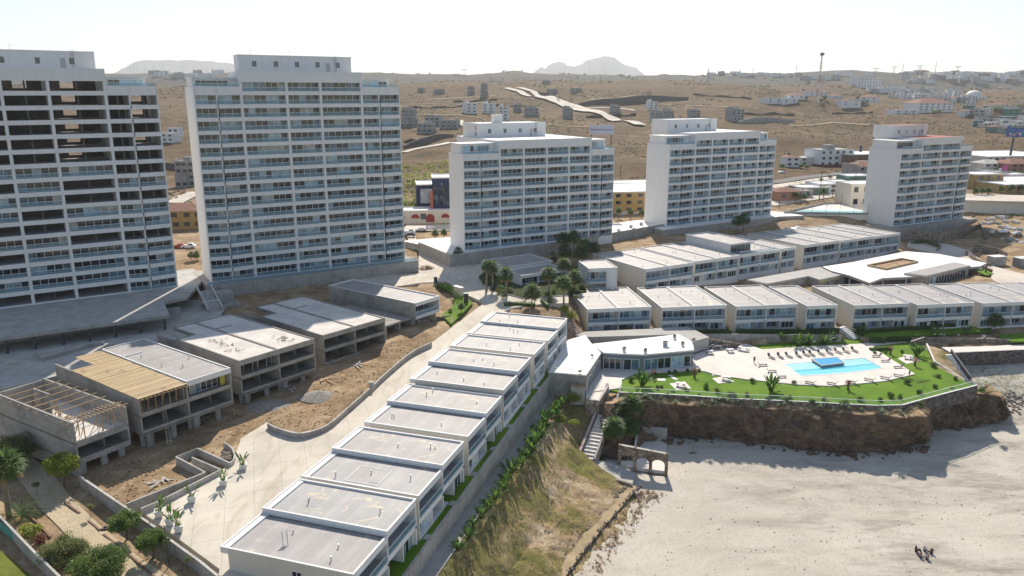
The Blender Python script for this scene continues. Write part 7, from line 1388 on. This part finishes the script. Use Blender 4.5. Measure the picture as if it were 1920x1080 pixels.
def pole(u, v, vt, label, group, arms=True, g=300):
    q = hit(u, v, g); h = (v-vt)*q.y/1460*1.0; mb = MB(); mb.tube((0, 0, -1), (0, 0, h), .2, .13, 6)
    if arms: mb.bar((-1.1, 0, h-.6), (1.1, 0, h-.6), .12, .12); mb.bar((-.8, 0, h-1.6), (.8, 0, h-1.6), .1, .1)
    return tag(mb.build('utility_pole', m_trunk, None, q), label, 'pole', group)
for u, v, vt in ((1163,330,310),(1461,392,372),(1470,300,284),(1536,378,320),(1580,335,300),(1583,292,275),(1602,356,318),(1560,372,348),(1524,352,338),(1840,355,330),(1852,355,330),(1861,275,262),(1572,360,340),(1648,346,330)): pole(u, v, vt, 'wooden utility pole in the town behind the towers, {o}', 'utility poles in the town')
q = hit(1533,194,500); H_ = (194-106)*q.y/1460; t = thing('lattice_mast', q, 'tall red and white lattice mast on the hill right of the middle tower', 'mast'); mb = MB(); m2 = [plain('mast_red', (.45, .12, .09), .6), m_coping]; nb_ = 22
for k in range(nb_):
    z0_, z1_ = H_*k/nb_, H_*(k+1)/nb_; w0 = 2.6*(1-.75*k/nb_); w1 = 2.6*(1-.75*(k+1)/nb_); cc = lambda w_: [(w_*math.cos(a), w_*math.sin(a)) for a in (0, 2.094, 4.188)]; A_, B_ = cc(w0), cc(w1)
    for j in range(3): i2 = (j+1) % 3; mm = 0 if (k//3) % 2 else 1; mb.bar((*A_[j], z0_), (*B_[j], z1_), .34, .34, mm); mb.bar((*A_[j], z0_), (*B_[i2], z1_), .2, .2, mm); mb.bar((*B_[j], z1_), (*B_[i2], z1_), .2, .2, mm)
mb.build('lattice', m2, t); mb = MB()
for a, z_ in ((0, .985), (2.1, .985), (4.2, .97)): x, y = 1.8*math.cos(a), 1.8*math.sin(a); mb.tube((x, y, H_*z_-2.4), (x, y, H_*z_+.8), 1.0, .8, 8)
mb.tube((0, 0, H_), (0, 0, H_+6), .18, .06, 5); mb.build('antenna', m_dark, t)
for k, (u, v, vt) in enumerate(((1491,152,124),(1327,156,132),(1752,147,119),(1690,152,122),(378,137,122),(1387,144,130),(1411,144,129))):
    q = hit(u, v, 600); h = max(12, (v-vt)*q.y/1460); mb = MB(); mb.tube((0, 0, -2), (0, 0, h), 1.0, .6, 5)
    for j in range(3): mb.bar((-2.2, 0, h*(.75+.1*j)), (2.2, 0, h*(.75+.1*j)), .5, .5)
    tag(mb.build('radio_mast', m_metal, None, q), 'thin hazy mast on the far ridge, {o} of seven', 'mast', 'masts on the far ridge')
for k, (u, v, vt) in enumerate(((871,142,132),(1675,145,128),(1723,144,125),(1795,137,126),(1642,138,131))):
    q = hit(u, v, 900); h = max(14, (v-vt)*q.y/1460); mb = MB()
    for sx in (-1, 1): mb.bar((sx*4, 0, -2), (sx*1.2, 0, h), .8, .8); mb.bar((sx*4, 0, 0), (-sx*2.4, 0, h*.5), .5, .5)
    mb.bar((-12, 0, h), (12, 0, h), .8, 1.2); mb.bar((-9, 0, h*.86), (9, 0, h*.86), .7, .8); tag(mb.build('power_pylon', m_metal, None, q), 'hazy wide armed pylon on the far ridge, {o}', 'pylon', 'pylons on the far ridge')
# trees of the town and the gully
def btree(u, v, s, label, group, mat=None, g=300, sz=None, name='tree'):
    q = hit(u, v, g); o = thing(name, q, label, 'tree', group, vr.random()*6.28); s = s*q.y/1460; k = vr.randrange(4); mt = mat or m_leaf; key = (k, mt.name)
    if key not in BM: BM[key] = BUSH[k].mesh('foliage', mt)
    inst('crown', BM[key], o, (0, 0, s*.35), (0, 0, 0), (s, s, sz*s if sz else s)); m = MB(); m.tube((0, 0, -1), (0, 0, s*.7), s*.06, s*.04, 5); m.build('trunk', m_trunk, o); return o
for k, (u, v, s) in enumerate(((770,396,15),(783,392,17),(795,390,17),(778,400,13),(765,402,13),(803,394,15),(815,388,14),(760,392,14),(788,400,12),(826,385,12))): btree(u, v, s, 'yellow green tree in the gully beside the navy shop, {o} of ten', 'trees in the gully', m_leafy if k % 2 else m_leafo)
for k, (u, v, s) in enumerate(((1500,365,7),(1512,364,8),(1520,362,7),(1555,336,6),(1590,338,8),(1600,332,9),(1612,330,8),(1575,345,6),(1540,343,7),(1466,318,8),(1503,317,7),(1511,318,6),(1613,312,10),(1623,314,7),(1635,322,8),(1640,310,8),(1862,340,8),(1885,335,9),(1900,335,10),(1915,332,9),(1825,345,6))): btree(u, v, s, 'dark town tree along the highway, {o}', 'town trees')
for k, (u, v, s) in enumerate(((1862,214,11),(1872,212,10),(1906,212,12),(1885,214,7),(1705,208,7),(1750,218,8),(1760,216,8),(1540,193,6),(1547,190,7),(1512,187,5),(1600,200,5),(1618,200,6),(1608,188,5),(1820,222,6))): btree(u, v, s, 'dark tree in the valley before the far ridge, {o}', 'valley trees', m_scrub if k > 6 else m_leafo, 400)
btree(350,412,9,'dark tree above the yellow house between the tall towers',None); btree(337,415,8,'darker left tree above the yellow house between the tall towers',None); btree(1190,378,9,'dark tree in front of the ochre hotel',None,sz=1.4)
for k, (u, v, vc) in enumerate(((816,452,438),(832,451,436),(1159,411,396),(1182,413,398),(1203,412,399),(1491,378,366),(1507,378,370),(1543,378,360),(1826,376,360),(1839,376,358),(1852,374,358),(1875,368,355),(1895,366,352),(1912,364,352),(360,490,478),(370,488,478),(345,405,390),(358,402,386))):
    q = hit(u, v, 200); s_ = q.y/1460; palm(q, (v-vc)*s_, 6.5*s_ if u > 1150 else 7.5*s_, 'street palm behind the towers, {o} of eighteen', 'street palms behind the towers')
# scrub on the hills
def hillscrub(n, seed, g0, g1, size, lo, name, mat):
    rr = np.random.RandomState(seed); a = np.radians(rr.uniform(-38, 38, n*4)); g = g0*np.exp(rr.rand(n*4)*math.log(g1/g0)); x, y = np.sin(a)*g, np.cos(a)*g; d = fbm(x/70+3, y/70, 4); k = d > lo; x, y, g = x[k][:n], y[k][:n], g[k][:n]; h = hgtv(x, y, False); mb = MB(); r = random.Random(seed)
    for X_, Y_, Z_, G0 in zip(x.tolist(), y.tolist(), h.tolist(), g.tolist()):
        s = size*r.uniform(.5, 1.5)*max(1, G0/650)
        for _ in range(9):
            c = Vector((X_+r.gauss(0, s*.55), Y_+r.gauss(0, s*.55), Z_+r.uniform(.05, .65)*s)); n_ = Vector((r.gauss(0, 1), r.gauss(0, 1), r.gauss(.5, 1))).normalized(); u_ = n_.orthogonal().normalized(); v_ = n_.cross(u_); l = s*r.uniform(.3, .6); mb.face((c-u_*l, c+v_*l*.8, c+u_*l, c-v_*l*.8))
    struct(mb.build(name, mat), 'stuff')
hillscrub(8500, 5, 400, 1400, .72, .02, 'hill_scrub', m_scrub); hillscrub(1500, 6, 1400, 2600, 1.3, .0, 'ridge_scrub', m_scrub)
def gully(r):
    q = hit(r.uniform(758, 842), r.uniform(310, 380), 300); return q+Vector((r.gauss(0, 4), r.gauss(0, 6), 0))
mb = MB(); r = random.Random(44)
for k in range(170):
    q = gully(r); leaf_cloud(mb, [(q.x, q.y, hgt(q.x, q.y)+.5, r.uniform(.8, 2.2))], 26, .9, r)
struct(mb.build('gully_scrub', m_leafy), 'stuff')
H = hgtv(X.ravel(), Y.ravel())
mb = MB(); mb.v = list(zip(X.ravel().tolist(), Y.ravel().tolist(), H.tolist())); n = len(ang); Hg = H.reshape(X.shape)
for i in range(len(rad)-1):
    for j in range(n-1):
        if max(Hg[i, j], Hg[i+1, j], Hg[i, j+1], Hg[i+1, j+1]) < -28: continue
        mb.f.append((i*n+j, (i+1)*n+j, (i+1)*n+j+1, i*n+j+1)); mb.m.append(0)
struct(mb.build('ground', m_ground, smooth=True))
# mountains on the horizon
def mountain(name, pts, g, foot):
    mb = MB(); fine = []
    for a, b in zip(pts[:-1], pts[1:]):
        for k in range(8): fine.append((a[0]+(b[0]-a[0])*k/8, a[1]+(b[1]-a[1])*k/8))
    fine.append(pts[-1]); rows = []
    for k, (u, v) in enumerate(fine):
        c = PG(u, v, g); c.z += 14*noise.fractal(Vector((k*.23, 3, g*.01)), 1, 2, 4)
        h = c.z-foot; rows.append([(c.x*(1-.22), g*(1-.22), foot), (c.x*(1-.09), g*(1-.09), foot+h*(.42+.12*noise.noise(Vector((k*.6, 1, 0))))), tuple(c), (c.x*1.1, g*1.1, foot+h*.5), (c.x*1.25, g*1.25, foot)])
    for r, s in zip(rows[:-1], rows[1:]):
        for j in range(4): mb.face((r[j], s[j], s[j+1], r[j+1]))
    return struct(mb.build(name, plain('mountain_rock', (.17, .15, .13), .95, .1, .2, .004)))
mountain('table_mountain', [(190,146),(215,137),(240,123),(258,114),(290,112.5),(350,113),(400,115),(440,120),(480,133),(520,148)], 9000, 40)
mountain('mountain_peaks', [(985,146),(1000,137),(1012,126),(1022,128),(1035,119),(1048,115),(1060,120),(1072,125),(1088,122),(1100,113),(1118,109),(1132,105),(1150,107),(1165,118),(1178,124),(1192,126),(1203,136),(1216,147)], 9400, 40)
# ------------------------------------------------------------------ air, light, camera
def build_haze():
    mb = MB(); mb.box(-12500, 12500, -60, 16500, -32, 900)
    o = mb.build('haze', None); o.data.materials.clear()
    m = bpy.data.materials.new('air'); m.use_nodes = True; nt = m.node_tree; nt.nodes.remove(nt.nodes['Principled BSDF'])
    v = nt.nodes.new('ShaderNodeVolumePrincipled'); v.inputs['Color'].default_value = (.90, .955, 1, 1); v.inputs['Density'].default_value = HAZE; v.inputs['Anisotropy'].default_value = .3
    nt.links.new(v.outputs[0], nt.nodes['Material Output'].inputs['Volume']); o.data.materials.append(m); o['kind'] = 'stuff'
HAZE = 8.5e-5
build_haze()
SUN_AZ, SUN_EL = 1.4, 39.5
w = bpy.data.worlds.new('World'); scene.world = w; w.use_nodes = True; nt = w.node_tree
sky = nt.nodes.new('ShaderNodeTexSky'); sky.sky_type = 'NISHITA'; sky.sun_disc = False; sky.sun_elevation = R(SUN_EL); sky.sun_rotation = R(SUN_AZ); sky.air_density = 1.0; sky.dust_density = .25; sky.ozone_density = 1.6
bg = nt.nodes['Background']; bg.inputs['Strength'].default_value = .096; tc = nt.nodes.new('ShaderNodeTexCoord'); mp = nt.nodes.new('ShaderNodeMapping'); mp.inputs['Scale'].default_value = (1.2, 1.2, 7); cn = nt.nodes.new('ShaderNodeTexNoise'); cn.inputs['Scale'].default_value = 2.2; cn.inputs['Detail'].default_value = 7; cn.inputs['Distortion'].default_value = .6
cr_ = nt.nodes.new('ShaderNodeValToRGB'); cr_.color_ramp.elements[0].position = .48; cr_.color_ramp.elements[1].position = .75; cr_.color_ramp.elements[1].color = (.45, .45, .45, 1); mxc = nt.nodes.new('ShaderNodeMix'); mxc.data_type = 'RGBA'; mxc.inputs['B'].default_value = (9, 9.3, 9.8, 1)
nt.links.new(tc.outputs['Generated'], mp.inputs[0]); nt.links.new(mp.outputs[0], cn.inputs['Vector']); nt.links.new(cn.outputs['Fac'], cr_.inputs[0]); nt.links.new(cr_.outputs[0], mxc.inputs['Factor']); nt.links.new(sky.outputs[0], mxc.inputs['A']); nt.links.new(mxc.outputs['Result'], bg.inputs['Color'])
sun = bpy.data.lights.new('sun', 'SUN'); sun.energy = 5.0; sun.angle = R(.53); sun.color = (1, .915, .79)
so = bpy.data.objects.new('sun', sun); COL.objects.link(so)
dv = Vector((math.sin(R(SUN_AZ))*math.cos(R(SUN_EL)), math.cos(R(SUN_AZ))*math.cos(R(SUN_EL)), math.sin(R(SUN_EL))))
so.rotation_euler = dv.to_track_quat('Z', 'Y').to_euler(); so.location = (0, 0, 300)
cam = bpy.data.cameras.new('camera'); co = bpy.data.objects.new('camera', cam); COL.objects.link(co); scene.camera = co
cam.sensor_width = 36; cam.lens = FPX/1920*36; cam.clip_start = .5; cam.clip_end = 30000
co.location = (0, 0, CZ); co.rotation_euler = (R(90)-PITCH, 0, 0)
vs = scene.view_settings; vs.view_transform = 'Standard'; vs.look = 'None'; vs.gamma = 1; vs.exposure = .44
scene.cycles.max_bounces = 6; scene.cycles.transparent_max_bounces = 12; scene.cycles.volume_bounces = 0; scene.cycles.use_denoising = True
finish_labels()
